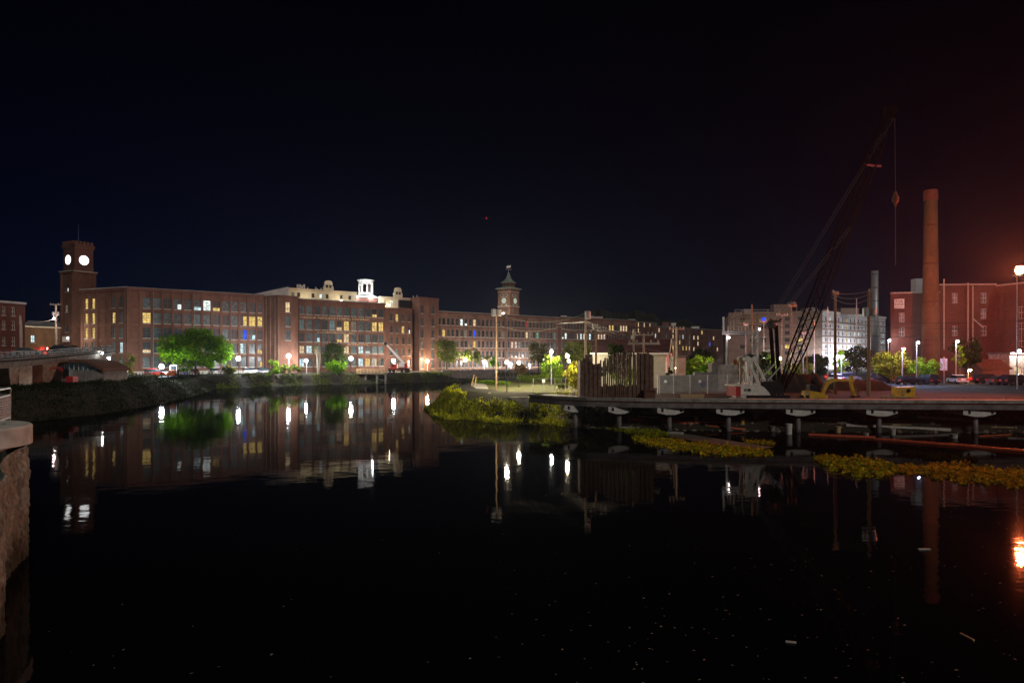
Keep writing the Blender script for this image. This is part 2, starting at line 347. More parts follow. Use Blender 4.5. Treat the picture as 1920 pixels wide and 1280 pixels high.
# ================================================================== SETTING
SHORE = [(-90,-80),(-64,20),(-57.7,82),(-55.7,94),(-58,113),(-64,140),(-72,165),(-66,180),(-59,188),(-47.7,196),(-33,203),(-17.5,219),(0,232),(12,240),
         (15,228),(8,200),(-2,170),(-9,140),(-12,115),(-12.6,101),(-9.5,90),(-5,84),(-0.6,82),(4,83.5),(6.5,79),(9,75),(14,73.2),(19,72.2),(26,71.4),(33,70.8),(48,70.2),(62,69.4),(120,67),(150,-80)]
SH = np.array(SHORE, float)
def shore_dist(xs, ys):
    """signed distance to the shoreline, positive on land"""
    p = np.stack([xs, ys], -1).reshape(-1, 2); a = SH; b = np.roll(SH, -1, 0)
    best = np.full(len(p), 1e9); inside = np.zeros(len(p), bool)
    for i in range(len(a)):
        ab = b[i] - a[i]; t = np.clip(((p - a[i]) @ ab) / (ab @ ab), 0, 1)
        best = np.minimum(best, np.hypot(*(p - (a[i] + t[:, None] * ab)).T))
        c = ((a[i,1] > p[:,1]) != (b[i,1] > p[:,1]))
        with np.errstate(divide='ignore', invalid='ignore'):
            xi = (b[i,0]-a[i,0]) * (p[:,1]-a[i,1]) / (b[i,1]-a[i,1]) + a[i,0]
        inside ^= c & (p[:,0] < xi)
    return np.where(inside, -best, best).reshape(xs.shape)
def ground_h(xs, ys):
    xs = np.asarray(xs, float); ys = np.asarray(ys, float); d = shore_dist(xs, ys)
    wdt = np.where((xs < -48) & (ys < 172), 13.0, 4.0)
    wdt = np.where((xs > 5) & (ys < 90), 2.8, wdt)
    t = np.clip(d / wdt, 0, 1); up = GZ * (t * t * (3 - 2 * t)) ** 0.8
    dn = -1.6 * np.clip(-d / 3.0, 0, 1)
    bump = 0.10 * (np.sin(xs * 1.7 + ys * 0.6) * np.sin(ys * 1.3 - xs * 0.4)) * np.clip(4 * t * (1 - t), 0, 1)
    return np.where(d > 0, up + bump, dn)
def gh(x, y): return float(ground_h(np.array([x]), np.array([y]))[0])

def hit(px, py):
    """where the sight line through a photo point meets the ground or the water"""
    ys_ = np.arange(40, 130, .1); hs_ = np.maximum(0, ground_h((px - 960)/F*ys_, ys_)); k_ = np.argmax(CAMZ - (py - HZ)/F*ys_ <= hs_); y = float(ys_[k_])
    return Vector((gx(px, y), y, max(0.0, gh(gx(px, y), y))))
def make_ground():
    gxs = np.concatenate([np.linspace(-460, -110, 10), np.arange(-100, 100, 1.25), np.linspace(102, 460, 10)])
    gys = np.concatenate([np.linspace(-120, 10, 8), np.arange(14, 250, 1.25), np.linspace(256, 710, 14)])
    X, Y = np.meshgrid(gxs, gys); Z = ground_h(X, Y)
    nx, ny = len(gxs), len(gys)
    vs = np.stack([X, Y, Z], -1).reshape(-1, 3)
    i = np.arange(nx - 1)[None, :] + np.arange(ny - 1)[:, None] * nx
    fs = np.stack([i, i + 1, i + nx + 1, i + nx], -1).reshape(-1, 4)
    me = bpy.data.meshes.new("ground"); me.from_pydata(vs.tolist(), [], fs.tolist())
    me.materials.append(M['ground_mat']); me.polygons.foreach_set("use_smooth", [True] * len(me.polygons))
    o = bpy.data.objects.new("ground", me); C.objects.link(o); tag(o, kind="structure")
m = mat('ground_mat', (0.036, 0.028, 0.017), 0.95, noise=0.5, col2=(0.011, 0.013, 0.005), bump=0.8, bscale=3)
make_ground()

# water: near-black, mirror-like at grazing angles, faint ripples
m = bpy.data.materials.new('water_mat'); m.use_nodes = True; n = m.node_tree; b = n.nodes["Principled BSDF"]
b.inputs["Base Color"].default_value = (0.0015, 0.002, 0.003, 1); b.inputs["Roughness"].default_value = 0.035; b.inputs["IOR"].default_value = 1.333
b.inputs["Specular IOR Level"].default_value = 0.5
t = n.nodes.new("ShaderNodeTexCoord"); mp = n.nodes.new("ShaderNodeMapping"); mp.inputs["Scale"].default_value = (0.55, 1.0, 1)
n1 = n.nodes.new("ShaderNodeTexNoise"); n1.inputs["Scale"].default_value = 1.6; n1.inputs["Detail"].default_value = 3
n2 = n.nodes.new("ShaderNodeTexNoise"); n2.inputs["Scale"].default_value = 0.22; n2.inputs["Detail"].default_value = 2
ma = n.nodes.new("ShaderNodeMath"); ma.operation = 'MULTIPLY_ADD'; ma.inputs[1].default_value = 0.22
bu = n.nodes.new("ShaderNodeBump"); bu.inputs["Strength"].default_value = 0.19; bu.inputs["Distance"].default_value = 0.10
n.links.new(t.outputs["Object"], mp.inputs[0]); n.links.new(mp.outputs[0], n1.inputs["Vector"]); n.links.new(t.outputs["Object"], n2.inputs["Vector"])
n.links.new(n1.outputs["Fac"], ma.inputs[0]); n.links.new(n2.outputs["Fac"], ma.inputs[2]); n.links.new(ma.outputs[0], bu.inputs["Height"])
gl = n.nodes.new("ShaderNodeBsdfGlossy"); gl.inputs["Roughness"].default_value = 0.03; df = n.nodes.new("ShaderNodeBsdfDiffuse"); df.inputs[0].default_value = (.002, .0025, .003, 1)
fr_ = n.nodes.new("ShaderNodeFresnel"); fr_.inputs[0].default_value = 1.333; fm_ = n.nodes.new("ShaderNodeMath"); fm_.operation = 'MULTIPLY'; fm_.inputs[1].default_value = 0.55
mx_ = n.nodes.new("ShaderNodeMixShader"); n.nodes.remove(b)
for q_ in (gl, fr_): n.links.new(bu.outputs[0], q_.inputs["Normal"])
n.links.new(fr_.outputs[0], fm_.inputs[0]); n.links.new(fm_.outputs[0], mx_.inputs[0]); n.links.new(df.outputs[0], mx_.inputs[1]); n.links.new(gl.outputs[0], mx_.inputs[2])
n.links.new(mx_.outputs[0], n.nodes["Material Output"].inputs[0]); M['water_mat'] = m
tag(MB().add([(-150,-100,0),(170,-100,0),(170,260,0),(-150,260,0)], [(0,1,2,3)]).build("water", 'water_mat'), kind="structure")

def sheet(name, pts, z, matn):
    bmv = [(p[0], p[1], z) for p in pts]
    a = sum(pts[i][0]*pts[(i+1)%len(pts)][1]-pts[(i+1)%len(pts)][0]*pts[i][1] for i in range(len(pts)))
    f = tuple(range(len(pts))) if a > 0 else tuple(range(len(pts)-1, -1, -1))
    return tag(MB().add(bmv, [f]).build(name, matn), kind="structure")
def off_mill(px, k):
    """point k metres in front of the mill front"""
    p = mill(px); return Vector((p.x + 0.631 * k, p.y - 0.776 * k))
sheet("parking_lot", [off_mill(200, -1), off_mill(1010, -1), off_mill(1010, 5.5), off_mill(760, 6), off_mill(660, 8.5), off_mill(560, 9), off_mill(420, 13), off_mill(330, 14), off_mill(238, 30)], GZ + 0.03, 'asphalt')
sheet("lawn", [G(912, 92), G(940, 87.5), G(990, 86.5), G(1000, 84), G(1080, 84), G(1100, 110), G(1000, 135), G(935, 130), G(912, 110)], GZ + 0.05, 'lawn_mat') if False else None
mat('lawn_mat', (0.085, 0.085, 0.018), 0.95, noise=2.5, amt=0.35, bump=0.6, bscale=25)
sheet("lawn", [G(916, 96), G(940, 89.5), G(985, 89), G(1003, 86.5), G(1092, 86), G(1105, 112), G(1000, 135), G(935, 130), G(912, 112)], GZ + 0.05, 'lawn_mat')
sheet("path", [G(893, 98), G(916, 96), G(912, 112), G(900, 125), G(884, 125), G(884, 108)], GZ + 0.055, 'path_mat')
sheet("gravel_yard", [(7.5, 84), (11, 77.2), (20, 75.0), (27, 74.2), (34, 73.6), (44, 73.2), (70, 72.2), (140, 70), (140, 95.5), (30, 95.5), (10, 97), (8.2, 85.5)], GZ + 0.02, 'gravel_mat')
sheet("road", [(36, 100), (150, 96), (150, 146), (60, 148), (40, 135)], GZ + 0.02, 'asphalt')
# far hill with woods behind the roofs
def make_hill():
    mb = MB(); n = 220; top = []
    for k in range(n + 1):
        x = -40 + 330 * k / n; z = 26 + 14 * math.exp(-((x - 70) / 55) ** 2) + 1.6 * math.sin(k * .31) + .9 * math.sin(k * .83 + 1) + rnd.uniform(-.7, .7) - 8 * max(0, (x - 140) / 150)
        top.append((x, z))
    vs = []
    for x, z in top: vs += [(x, 425, 3.0), (x, 470, z), (x, 600, z - 6)]
    fs = []
    for k in range(n):
        a = 3 * k; fs += [(a, a+3, a+4, a+1), (a+1, a+4, a+5, a+2)]
    mb.add(vs, fs); tag(mb.build("hill", 'hill_mat'), kind="structure")
make_hill()

# ------------------------------------------------------------------ facade builder
_wm = {}
def win_mesh(w, h, nx, ny, fm):
    k = ('f', round(w,3), round(h,3), nx, ny, fm)
    if k not in _wm:
        b = MB(); t = 0.085
        b.bx(-w/2, -w/2+t, 0, .09, 0, h); b.bx(w/2-t, w/2, 0, .09, 0, h); b.bx(-w/2+t, w/2-t, 0, .09, 0, t); b.bx(-w/2+t, w/2-t, 0, .09, h-t, h)
        for i in range(1, nx):
            x = -w/2 + w*i/nx; b.bx(x-.035, x+.035, .012, .08, t, h-t)
        for j in range(1, ny):
            z = h*j/ny; tt = .055 if j == ny//2 else .03
            b.bx(-w/2+t, w/2-t, .016, .076, z-tt, z+tt)
        _wm[k] = b.mesh("window", fm)
    return _wm[k]
def pane_mesh(x0, x1, z0, z1, m):
    k = ('p', round(x0,3), round(x1,3), round(z0,3), round(z1,3), m)
    if k not in _wm: _wm[k] = MB().bx(x0, x1, .05, .07, z0, z1).mesh("pane", m)
    return _wm[k]
def sill_mesh(w, m):
    k = ('s', round(w,3), m)
    if k not in _wm: _wm[k] = MB().bx(-w/2-.12, w/2+.12, -.26, .0, -.17, -.004).mesh("sill", m)
    return _wm[k]
def facade(root, a, b, z0, z1, cols, rows, w, h, wall='brick_mill', lit={}, skip=(), nx=2, ny=4, fm='frame_dark', dark='pane_dark', sill='granite', blank=(), rand=None, edge=0.0):
    """a wall from a (left) to b (right) seen from outside, with recessed windows.
       cols = centre distances from a; rows = sill heights, top row first"""
    a = Vector(a); b = Vector(b); L = (b - a).length; d = (b - a) / L; nrm = Vector((d.y, -d.x)); rz = math.atan2(d.y, d.x)
    ops = []
    for ci, s in enumerate(cols):
        for ri, z in enumerate(rows):
            if (ci, ri) in skip: continue
            ww = w[ri] if isinstance(w, (list, tuple)) else w; hh = h[ri] if isinstance(h, (list, tuple)) else h
            ops.append((s - ww/2, s + ww/2, z, z + hh, ci, ri))
    us = sorted(set([0.0, L] + [round(o[0],4) for o in ops] + [round(o[1],4) for o in ops]))
    zs = sorted(set([z0, z1] + [round(o[2],4) for o in ops] + [round(o[3],4) for o in ops]))
    hole = set()
    for o in ops:
        i0 = us.index(round(o[0],4)); i1 = us.index(round(o[1],4)); j0 = zs.index(round(o[2],4)); j1 = zs.index(round(o[3],4))
        for i in range(i0, i1):
            for j in range(j0, j1): hole.add((i, j))
    mb = MB(); P3 = lambda u, dep, z: (a.x + d.x*u - nrm.x*dep, a.y + d.y*u - nrm.y*dep, z)
    vid = {}
    def v(i, j):
        if (i, j) not in vid: vid[(i, j)] = len(mb.v); mb.v.append(P3(us[i], 0, zs[j]))
        return vid[(i, j)]
    for i in range(len(us)-1):
        for j in range(len(zs)-1):
            if (i, j) not in hole: mb.f.append((v(i,j), v(i+1,j), v(i+1,j+1), v(i,j+1)))
    D = 0.30
    for o in ops:
        u0, u1, q0, q1 = o[:4]; deep = D if (o[4], o[5]) not in blank else 0.12
        f = [P3(u0,0,q0), P3(u1,0,q0), P3(u1,0,q1), P3(u0,0,q1), P3(u0,deep,q0), P3(u1,deep,q0), P3(u1,deep,q1), P3(u0,deep,q1)]
        fs = [(0,4,5,1),(1,5,6,2),(2,6,7,3),(3,7,4,0)]
        if (o[4], o[5]) in blank: fs.append((4,7,6,5)[::-1])
        mb.add(f, fs)
    # ends and top so that the wall is a solid skin
    mb.add([P3(0,0,z0),P3(0,0.32,z0),P3(0,0.32,z1),P3(0,0,z1)], [(0,3,2,1)]); mb.add([P3(L,0,z0),P3(L,0.32,z0),P3(L,0.32,z1),P3(L,0,z1)], [(0,1,2,3)])
    mb.add([P3(0,0,z1),P3(L,0,z1),P3(L,0.32,z1),P3(0,0.32,z1)], [(0,1,2,3)])
    mb.build("wall", wall, root)
    for o in ops:
        if (o[4], o[5]) in blank: continue
        u0, u1, q0, q1, ci, ri = o; ww, hh = u1-u0, q1-q0
        p = Vector(P3((u0+u1)/2, 0.17, q0)) - root.location
        wo = inst("window", win_mesh(ww, hh, nx, ny, fm), root, p, rz)
        c = lit.get((ci, ri))
        if c is None and rand:
            x = rnd.random(); acc = 0
            for nm, pr in rand:
                acc += pr
                if x < acc: c = nm; break
        t = 0.085; x0, x1, y0, y1 = -ww/2+t, ww/2-t, t, hh-t
        if c is None: inst("pane", pane_mesh(x0, x1, y0, y1, dark), wo)
        elif c[:2] == 'r:': inst("pane", pane_mesh(x0, 0, y0, y1, dark), wo); inst("pane", pane_mesh(0, x1, y0, y1, c[2:]), wo)
        elif c[:2] == 'l:': inst("pane", pane_mesh(x0, 0, y0, y1, c[2:]), wo); inst("pane", pane_mesh(0, x1, y0, y1, dark), wo)
        elif c[:2] == 'b:': inst("pane", pane_mesh(x0, x1, y0, y0+(y1-y0)*.3, c[2:]), wo); inst("pane", pane_mesh(x0, x1, y0+(y1-y0)*.3, y1, dark), wo)
        elif c[:2] == 'q:': inst("pane", pane_mesh(x0, 0, y0, y1, dark), wo); inst("pane", pane_mesh(0, x1, y0+(y1-y0)*.5, y1, dark), wo); inst("pane", pane_mesh(0, x1, y0, y0+(y1-y0)*.5, c[2:]), wo)
        else: inst("pane", pane_mesh(x0, x1, y0, y1, c), wo)
        if sill: inst("sill", sill_mesh(ww, sill), wo, (0, 0, 0))
    return d, nrm, L
def core(root, pts, z0, z1, m='brick_mill', roofm='roof_grey', over=0.0):
    """the building's inner body and roof slab; pts in plan"""
    MB().prism([tuple(p) for p in pts], z0, z1 - 0.02).build("body", m, root)
def strip(root, name, a, b, z0, z1, outw, m, inn=0.1, ext=0.0):
    """band along a wall line standing proud of it"""
    a = Vector(a); b = Vector(b); d = (b-a).normalized(); nr = Vector((d.y, -d.x)); a = a - d*ext; b = b + d*ext
    p = [a + nr*outw, b + nr*outw, b - nr*inn, a - nr*inn]
    return MB().prism([tuple(q) for q in p], z0, z1).build(name, m, root)
def pilasters(root, a, b, ss, z0, z1, wd, outw, m):
    a = Vector(a); b = Vector(b); d = (b-a).normalized(); nr = Vector((d.y, -d.x))
    for s in ss:
        c = a + d*s + nr*(outw/2 - 0.02); MB().box((c.x, c.y, (z0+z1)/2), (wd, outw+0.04, z1-z0), math.atan2(d.y, d.x)).build("pilaster", m, root)
def inset(a, b, k):
    """shift a wall line k metres inwards"""
    a = Vector(a); b = Vector(b); d = (b-a).normalized(); nr = Vector((d.y, -d.x)); return a - nr*k, b - nr*k
def s_at(a, b, px):
    """distance from a along a-b to where the sight line at photo column px meets it"""
    a = Vector(a); b = Vector(b); d = b - a; k = (px - 960)/F
    t = (k*a.y - a.x) / (d.x - k*d.y); return t * d.length
# ================================================================== MILLS
# --- west mill: short end wall, long river wall
A0, A1, A2 = G(151, 181.5), mill(238), mill(495)
zt = 25.5
r1 = thing("brick_mill", "long five-storey red brick mill beside the tower with two round white clocks", "mill building", (A1.x, A1.y, GZ))
rowsA = [20.5, 16.6, 12.75, 8.9, 5.1]
colsE = [s_at(A0, A1, p) for p in (162, 175, 189, 200, 213, 227)]
litE = {(0,0):'lit_yellow',(1,0):'lit_yellow',(0,1):'lit_yellow',(1,1):'lit_yellow',(0,2):'lit_yellow',(1,2):'lit_yellow',(4,1):'lit_yellow',
        (5,3):'lit_cool',(4,3):'pane_teal',(4,4):'pane_teal',(5,4):'pane_teal'}
blE = [(c, r) for c in (2, 3) for r in range(5)]
facade(r1, A0, A1, GZ, zt, colsE, rowsA, 1.25, 2.75, lit=litE, blank=blE)
colsA = [s_at(A1, A2, p) for p in (275, 295, 314, 333, 352, 370, 388, 405.5, 423, 440, 456.5, 473, 488)]
litA = {(3,0):'q:lit_white',(5,0):'b:lit_cool',(6,0):'lit_white',(7,0):'b:lit_yellow',(0,1):'lit_yellow',(10,1):'r:lit_yellow',(11,1):'lit_yellow',(12,1):'lit_yellow',
        (10,2):'r:lit_blue',(11,2):'q:lit_cool',(0,3):'b:lit_warm',(12,3):'b:lit_yellow',(12,4):'q:lit_yellow',(10,3):'l:lit_cool',(3,2):'pane_dark'}
facade(r1, A1, A2, GZ, zt, [s_at(A1, A2, 252)] + colsA, rowsA, 2.05, 2.75, lit={(c+1, r): v for (c, r), v in litA.items()}, blank=[(0, r) for r in range(5)], nx=2, ny=4)
B0, B1 = inset(A0, A1, .32); B1b, B2 = inset(A1, A2, .32)
bk = Vector((-0.631, 0.776)) * 19
core(r1, [B0, (B1 + B1b)/2 + Vector((-.1, .3)), B2, B2 + bk, B1 + bk + Vector((-8, 2))], GZ, zt)
strip(r1, "cornice", A0, A1, zt - .55, zt + .12, .38, 'brick_dark', .5); strip(r1, "cornice", A1, A2, zt - .55, zt + .12, .38, 'brick_dark', .5)
strip(r1, "coping", A0, A1, zt + .123, zt + .27, .46, 'roof_pale', .5); strip(r1, "coping", A1, A2, zt + .123, zt + .27, .46, 'roof_grey', .5)
for z in rowsA[:-1]: strip(r1, "string_course", A1, A2, z - .62, z - .42, .07, 'brick_pale', .05)
for z in rowsA[:-1]: strip(r1, "string_course", A0, A1, z - .62, z - .42, .07, 'brick_pale', .05)
strip(r1, "plinth", A1, A2, GZ, 4.1, .12, 'granite', .05); strip(r1, "plinth", A0, A1, GZ, 4.1, .12, 'granite', .05)
pilasters(r1, A0, A1, [s_at(A0, A1, p) for p in (155, 182.5, 206, 234)], 4.12, zt - .56, .7, .22, 'brick_mill')
pilasters(r1, A1, A2, [s_at(A1, A2, p) for p in (241, 264)], 4.12, zt - .56, .8, .22, 'brick_mill')
pilasters(r1, A1, A2, [s_at(A1, A2, p) for p in (285, 304.5, 323.5, 342.5, 361, 379, 397, 414.5, 431.5, 448.3, 464.8, 480.6, 493.3)], 4.12, zt - .56, .62, .13, 'brick_mill')
for p in (287, 363, 433): # rain pipes
    s = s_at(A1, A2, p); d = (A2 - A1).normalized(); q = A1 + d*s + Vector((0.631, -0.776))*.22
    MB().cyl((q.x, q.y, 4.2), (q.x, q.y, zt - .6), .07, n=6).build("downpipe", 'steel', r1)

# --- stair block between the mills
T0, T1, T2 = mill(495), G(523, 192.8), G(559, 197.5)
r2 = thing("stair_block", "windowless-sided brick stair block between the two mills with one column of windows", "building", (T1.x, T1.y, GZ))
zb = 25.2
facade(r2, T0, T1, GZ, zb, [], rowsA, 1.2, 2.6)
facade(r2, T1, T2, GZ, zb, [s_at(T1, T2, 540)], [20.6, 16.6, 12.6], 1.5, 2.9, lit={(0,0):'lit_warm'}, nx=2, ny=5, wall='brick_mill')
T3 = mill(559) + Vector((-.3, .4))
core(r2, [inset(T0, T1, .32)[0], inset(T0, T1, .32)[1] + Vector((0, .3)), inset(T1, T2, .33)[1], T3, T3 + bk, T0 + bk], GZ, zb)
strip(r2, "cornice", T0, T1, zb - .4, zb + .12, .3, 'brick_dark', .4); strip(r2, "cornice", T1, T2, zb - .4, zb + .14, .3, 'brick_dark', .4)
pilasters(r2, T0, T1, [s_at(T0, T1, p) for p in (499, 507.5, 516, 522.5)], GZ, zb - .42, .28, .2, 'brick_pale')

# --- middle mill with cream attic and cupola
Bm0, Bm1 = mill(559.5), mill(722)
ztm = 25.0
r3 = thing("brick_mill", "six-storey brick mill under a cream attic and white lantern cupola", "mill building", (Bm0.x, Bm0.y, GZ))
pxm = (565.5, 580, 595, 609, 623, 636.5, 650, 663.5, 677, 690, 702.5, 714.5)
rowsM = [20.6, 16.1, 12.4, 9.0, 5.0]
litM = {(6,1):'lit_yellow',(6,2):'lit_warm',(6,3):'lit_warm',(7,1):'lit_dim',(5,1):'b:lit_warm',(10,1):'lit_yellow',(11,1):'lit_yellow',(10,0):'b:lit_yellow',(9,4):'lit_yellow',
        (10,4):'r:lit_warm',(11,4):'l:lit_dim',(8,4):'lit_cool',(0,3):'lit_warm',(1,3):'lit_cool',(2,3):'pane_teal',(8,3):'lit_cool',(9,3):'b:lit_cool',(5,2):'b:lit_yellow',
        (2,2):'q:lit_cool',(11,3):'pane_teal',(7,3):'pane_teal',(10,3):'pane_teal',(0,1):'pane_teal',(4,1):'pane_teal',(6,4):'pane_teal',(0,4):'lit_cool'}
facade(r3, Bm0, Bm1, GZ, ztm, [s_at(Bm0, Bm1, p) for p in pxm], rowsM, 1.75, [2.6, 2.9, 2.6, 2.2, 2.4], lit=litM, nx=2, ny=4)
core(r3, [*inset(Bm0, Bm1, .32), Bm1 + bk, Bm0 + bk], GZ, ztm)
strip(r3, "cornice", Bm0, Bm1, ztm - .5, ztm + .1, .4, 'brick_dark', .4); strip(r3, "coping", Bm0, Bm1, ztm + .103, ztm + .28, .5, 'copper_green', .4)
for z in rowsM[:-1]: strip(r3, "string_course", Bm0, Bm1, z - .66, z - .42, .07, 'brick_pale', .05)
pilasters(r3, Bm0, Bm1, [s_at(Bm0, Bm1, p) for p in (560.5, 572.7, 587.5, 602, 616, 629.7, 643.2, 656.7, 670.2, 683.5, 696.3, 708.5)], GZ + .02, ztm - .52, .34, .12, 'brick_mill')
# attic storey: pale sloping roof, cream walls with small windows, two scrolled gables
back = lambda p, k: G(p, mill(p).y + k)
U0, U1 = back(541, 4), back(669, 4)
at = thing("attic_storey", "cream attic storey with small windows and scrolled gable left of the white cupola", "attic", (U0.x, U0.y, ztm))
facade(at, U0, U1, ztm, 28.3, [s_at(U0, U1, p) for p in (549, 560, 587, 602, 613.5, 640, 656)], [ztm + 1.0], .95, 1.35, wall='cream', lit={(3,0):'lit_white',(0,0):'lit_dim'}, nx=2, ny=2, fm='frame_dark', dark='pane_black', sill=None)
core(at, [*inset(U0, U1, .32), U1 + bk*.5, U0 + bk*.5], ztm, 28.3, 'cream')
strip(at, "eave", U0, U1, 28.303, 28.6, .45, 'cream', .6)
def gable(root, a, b, px0, px1, zlo, zhi):
    s0, s1 = s_at(a, b, px0), s_at(a, b, px1); d = (b-a).normalized(); nr = Vector((d.y, -d.x)); wd = s1 - s0
    prof = [(0,0),(wd,0),(wd,.45*(zhi-zlo)),(wd*.9,.55*(zhi-zlo)),(wd*.88,.82*(zhi-zlo)),(wd*.78,.96*(zhi-zlo)),(wd*.62,zhi-zlo),(wd*.38,zhi-zlo),(wd*.22,.96*(zhi-zlo)),(wd*.12,.82*(zhi-zlo)),(wd*.1,.55*(zhi-zlo)),(0,.45*(zhi-zlo))]
    mb = MB(); n = len(prof); f = []; 
    for dep in (-.25, .35): f += [(a.x + d.x*(s0+u) - nr.x*dep, a.y + d.y*(s0+u) - nr.y*dep, zlo + z) for u, z in prof]
    mb.add(f, [tuple(range(n)), tuple(range(2*n-1, n-1, -1))] + [(i, i+n, (i+1)%n+n, (i+1)%n) for i in range(n)])
    g = mb.build("gable", 'cream', root)
    for u in (.33, .67):
        c = a + d*(s0 + wd*u) + nr*.27; MB().box((c.x, c.y, zlo + (zhi-zlo)*.5), (.75, .08, .9), math.atan2(d.y, d.x)).build("window", 'pane_black', g)
gable(at, U0, U1, 606, 625, 28.0, 31.6)
V0 = back(470, 3)
MB().add([(V0.x, V0.y, zt+.3), (U0.x, U0.y, zt+.3), (U0.x, U0.y, 28.9), (V0.x + bk.x*.4, V0.y + bk.y*.4, zt+.3), (U0.x + bk.x*.4, U0.y + bk.y*.4, zt+.3), (U0.x + bk.x*.4, U0.y + bk.y*.4, 28.9)],
         [(0,1,2),(3,5,4),(0,2,5,3),(1,4,5,2),(0,3,4,1)]).build("sloping_roof", 'roof_pale', at)
W0, W1 = back(711, 4), back(769, 4)
at2 = thing("attic_storey", "cream attic storey with scrolled gable and dark terrace right of the white cupola", "attic", (W0.x, W0.y, ztm))
facade(at2, W0, W1, 23.6, 27.4, [s_at(W0, W1, p) for p in (722, 735)], [ztm + .4], .9, 1.2, wall='cream', lit={(1,0):'lit_white',(0,0):'lit_warm'}, nx=2, ny=2, dark='pane_black', sill=None)
core(at2, [*inset(W0, W1, .32), W1 + bk*.5, W0 + bk*.5], 23.6, 27.4, 'cream'); strip(at2, "eave", W0, W1, 27.403, 27.7, .45, 'cream', .6)
gable(at2, W0, W1, 738, 754, 27.2, 31.0)
c0 = W0 + (W1-W0)*.84 + Vector((.631, -.776))*.6
MB().box((c0.x, c0.y, 25.6), (5.5, .9, 2.5), math.atan2(.631, .776)).build("terrace_screen", 'black_metal', at2)
# cupola on its dark drum
cp = back(686, 9)
cu = thing("cupola", "white floodlit octagonal lantern cupola on a dark hipped roof", "cupola", (cp.x, cp.y, ztm))
YC = cp.y; zc = lambda py: gz(py, YC)
MB().lathe([(4.7, ztm), (4.7, zc(560.0))], (cp.x, cp.y, 0), 8, R(22.5)).build("drum", 'brick_dark', cu)
MB().lathe([(5.1, zc(560)+.003), (5.1, zc(558.8)), (2.9, zc(553.2))], (cp.x, cp.y, 0), 8, R(22.5)).build("roof", 'roof_pale', cu)
zb0, zt0 = zc(553.0), zc(526.5)
MB().lathe([(2.45, zb0), (2.45, zb0 + .75), (2.2, zb0 + .8)], (cp.x, cp.y, 0), 8, R(22.5)).build("base", 'white_paint', cu)
for i in range(8):
    t = R(22.5 + 45*i); x, y = cp.x + 2.15*math.cos(t), cp.y + 2.15*math.sin(t)
    MB().cyl((x, y, zb0 + .8), (x, y, zt0 - .6), .3, .27, 8).build("column", 'white_paint', cu)
    t2 = R(45*i); q = MB(); hw = .56
    cx, cyy = cp.x + 2.0*math.cos(t2), cp.y + 2.0*math.sin(t2); ux, uy = -math.sin(t2), math.cos(t2)
    arc = [(-hw, zt0 - 1.7)] + [(-hw*math.cos(math.pi*k/6), zt0 - 1.7 + .55*math.sin(math.pi*k/6)) for k in range(1, 6)] + [(hw, zt0 - 1.7)]
    vs = []
    for u, z in arc: vs += [(cx + ux*u, cyy + uy*u, z), (cx + ux*u, cyy + uy*u, zt0 - .55), (cx*1 + ux*u - .2*math.cos(t2), cyy + uy*u - .2*math.sin(t2), z)]
    fs = []
    for k in range(len(arc)-1): fs += [(3*k, 3*k+3, 3*k+4, 3*k+1), (3*k, 3*k+2, 3*k+5, 3*k+3)]
    q.add(vs, fs).build("arch", 'white_paint', cu)
MB().lathe([(2.2, zt0 - .55), (2.35, zt0 - .5), (2.45, zt0 - .15), (2.85, zt0), (2.85, zt0 + .22), (.6, zt0 + .6)], (cp.x, cp.y, 0), 8, R(22.5)).build("cornice", 'white_paint', cu)
MB().cyl((cp.x, cp.y, zb0), (cp.x, cp.y, zt0 - .5), .8, n=8).build("inner_shaft", 'roof_dark', cu)
# rooftop aerials
for k, (px, y0, y1, wd) in enumerate(((558, 533, 541, .5), (562.5, 533, 541, .5), (566.5, 535, 541.5, .5), (570.5, 533, 541, .5), (577, 538, 543, .25), (592, 538, 545, .35), (595, 541, 546.5, .5), (602, 540, 547, .35))):
    Yp = mill(px).y + 9; x = gx(px, Yp)
    tag(MB().bx(x - .04, x + .04, Yp - .04, Yp + .04, 28.2, gz(y1, Yp)+.1).bx(x - wd/2, x + wd/2, Yp - .1, Yp + .1, gz(y1, Yp), gz(y0, Yp)).build("aerial_panel", 'white_paint'),
        "white aerial panel on the cream attic roof, number %s from the left" % ("first second third fourth fifth sixth seventh eighth".split()[k]), "antenna", "aerial panels on the attic roof")

# --- narrow-windowed wing and square stair tower
N0, N1 = mill(722.3), mill(773)
r4 = thing("brick_wing", "narrow-windowed brick wing between the wide-windowed mill and the square stair tower", "building", (N0.x, N0.y, GZ))
zn = 23.7
facade(r4, N0, N1, GZ, zn, [s_at(N0, N1, p) for p in (733.5, 744.5, 756, 767)], [19.6, 15.7, 12.0, 8.3, 4.7], 1.0, 2.3, lit={(1,0):'lit_yellow',(2,1):'lit_yellow',(3,1):'q:lit_white',(2,3):'lit_dim',(1,3):'pane_teal',(3,4):'b:lit_cool'}, nx=2, ny=2, dark='pane_black')
core(r4, [*inset(N0, N1, .32), N1 + bk, N0 + bk], GZ, zn); strip(r4, "cornice", N0, N1, zn - .4, zn + .15, .3, 'brick_dark', .4)
Q0, Q1, Q2 = mill(773.5) , mill(780) + Vector((.631, -.776))*2.2, mill(819) + Vector((.631, -.776))*1.2
r5 = thing("stair_tower", "square flat-topped brick stair tower right of the cream attic", "tower", (Q1.x, Q1.y, GZ)); zq = 27.6
Q0b = Q1 + Vector((-.631, .776))*7 
facade(r5, Q0b, Q1, GZ, zq, [], [], 1, 1)
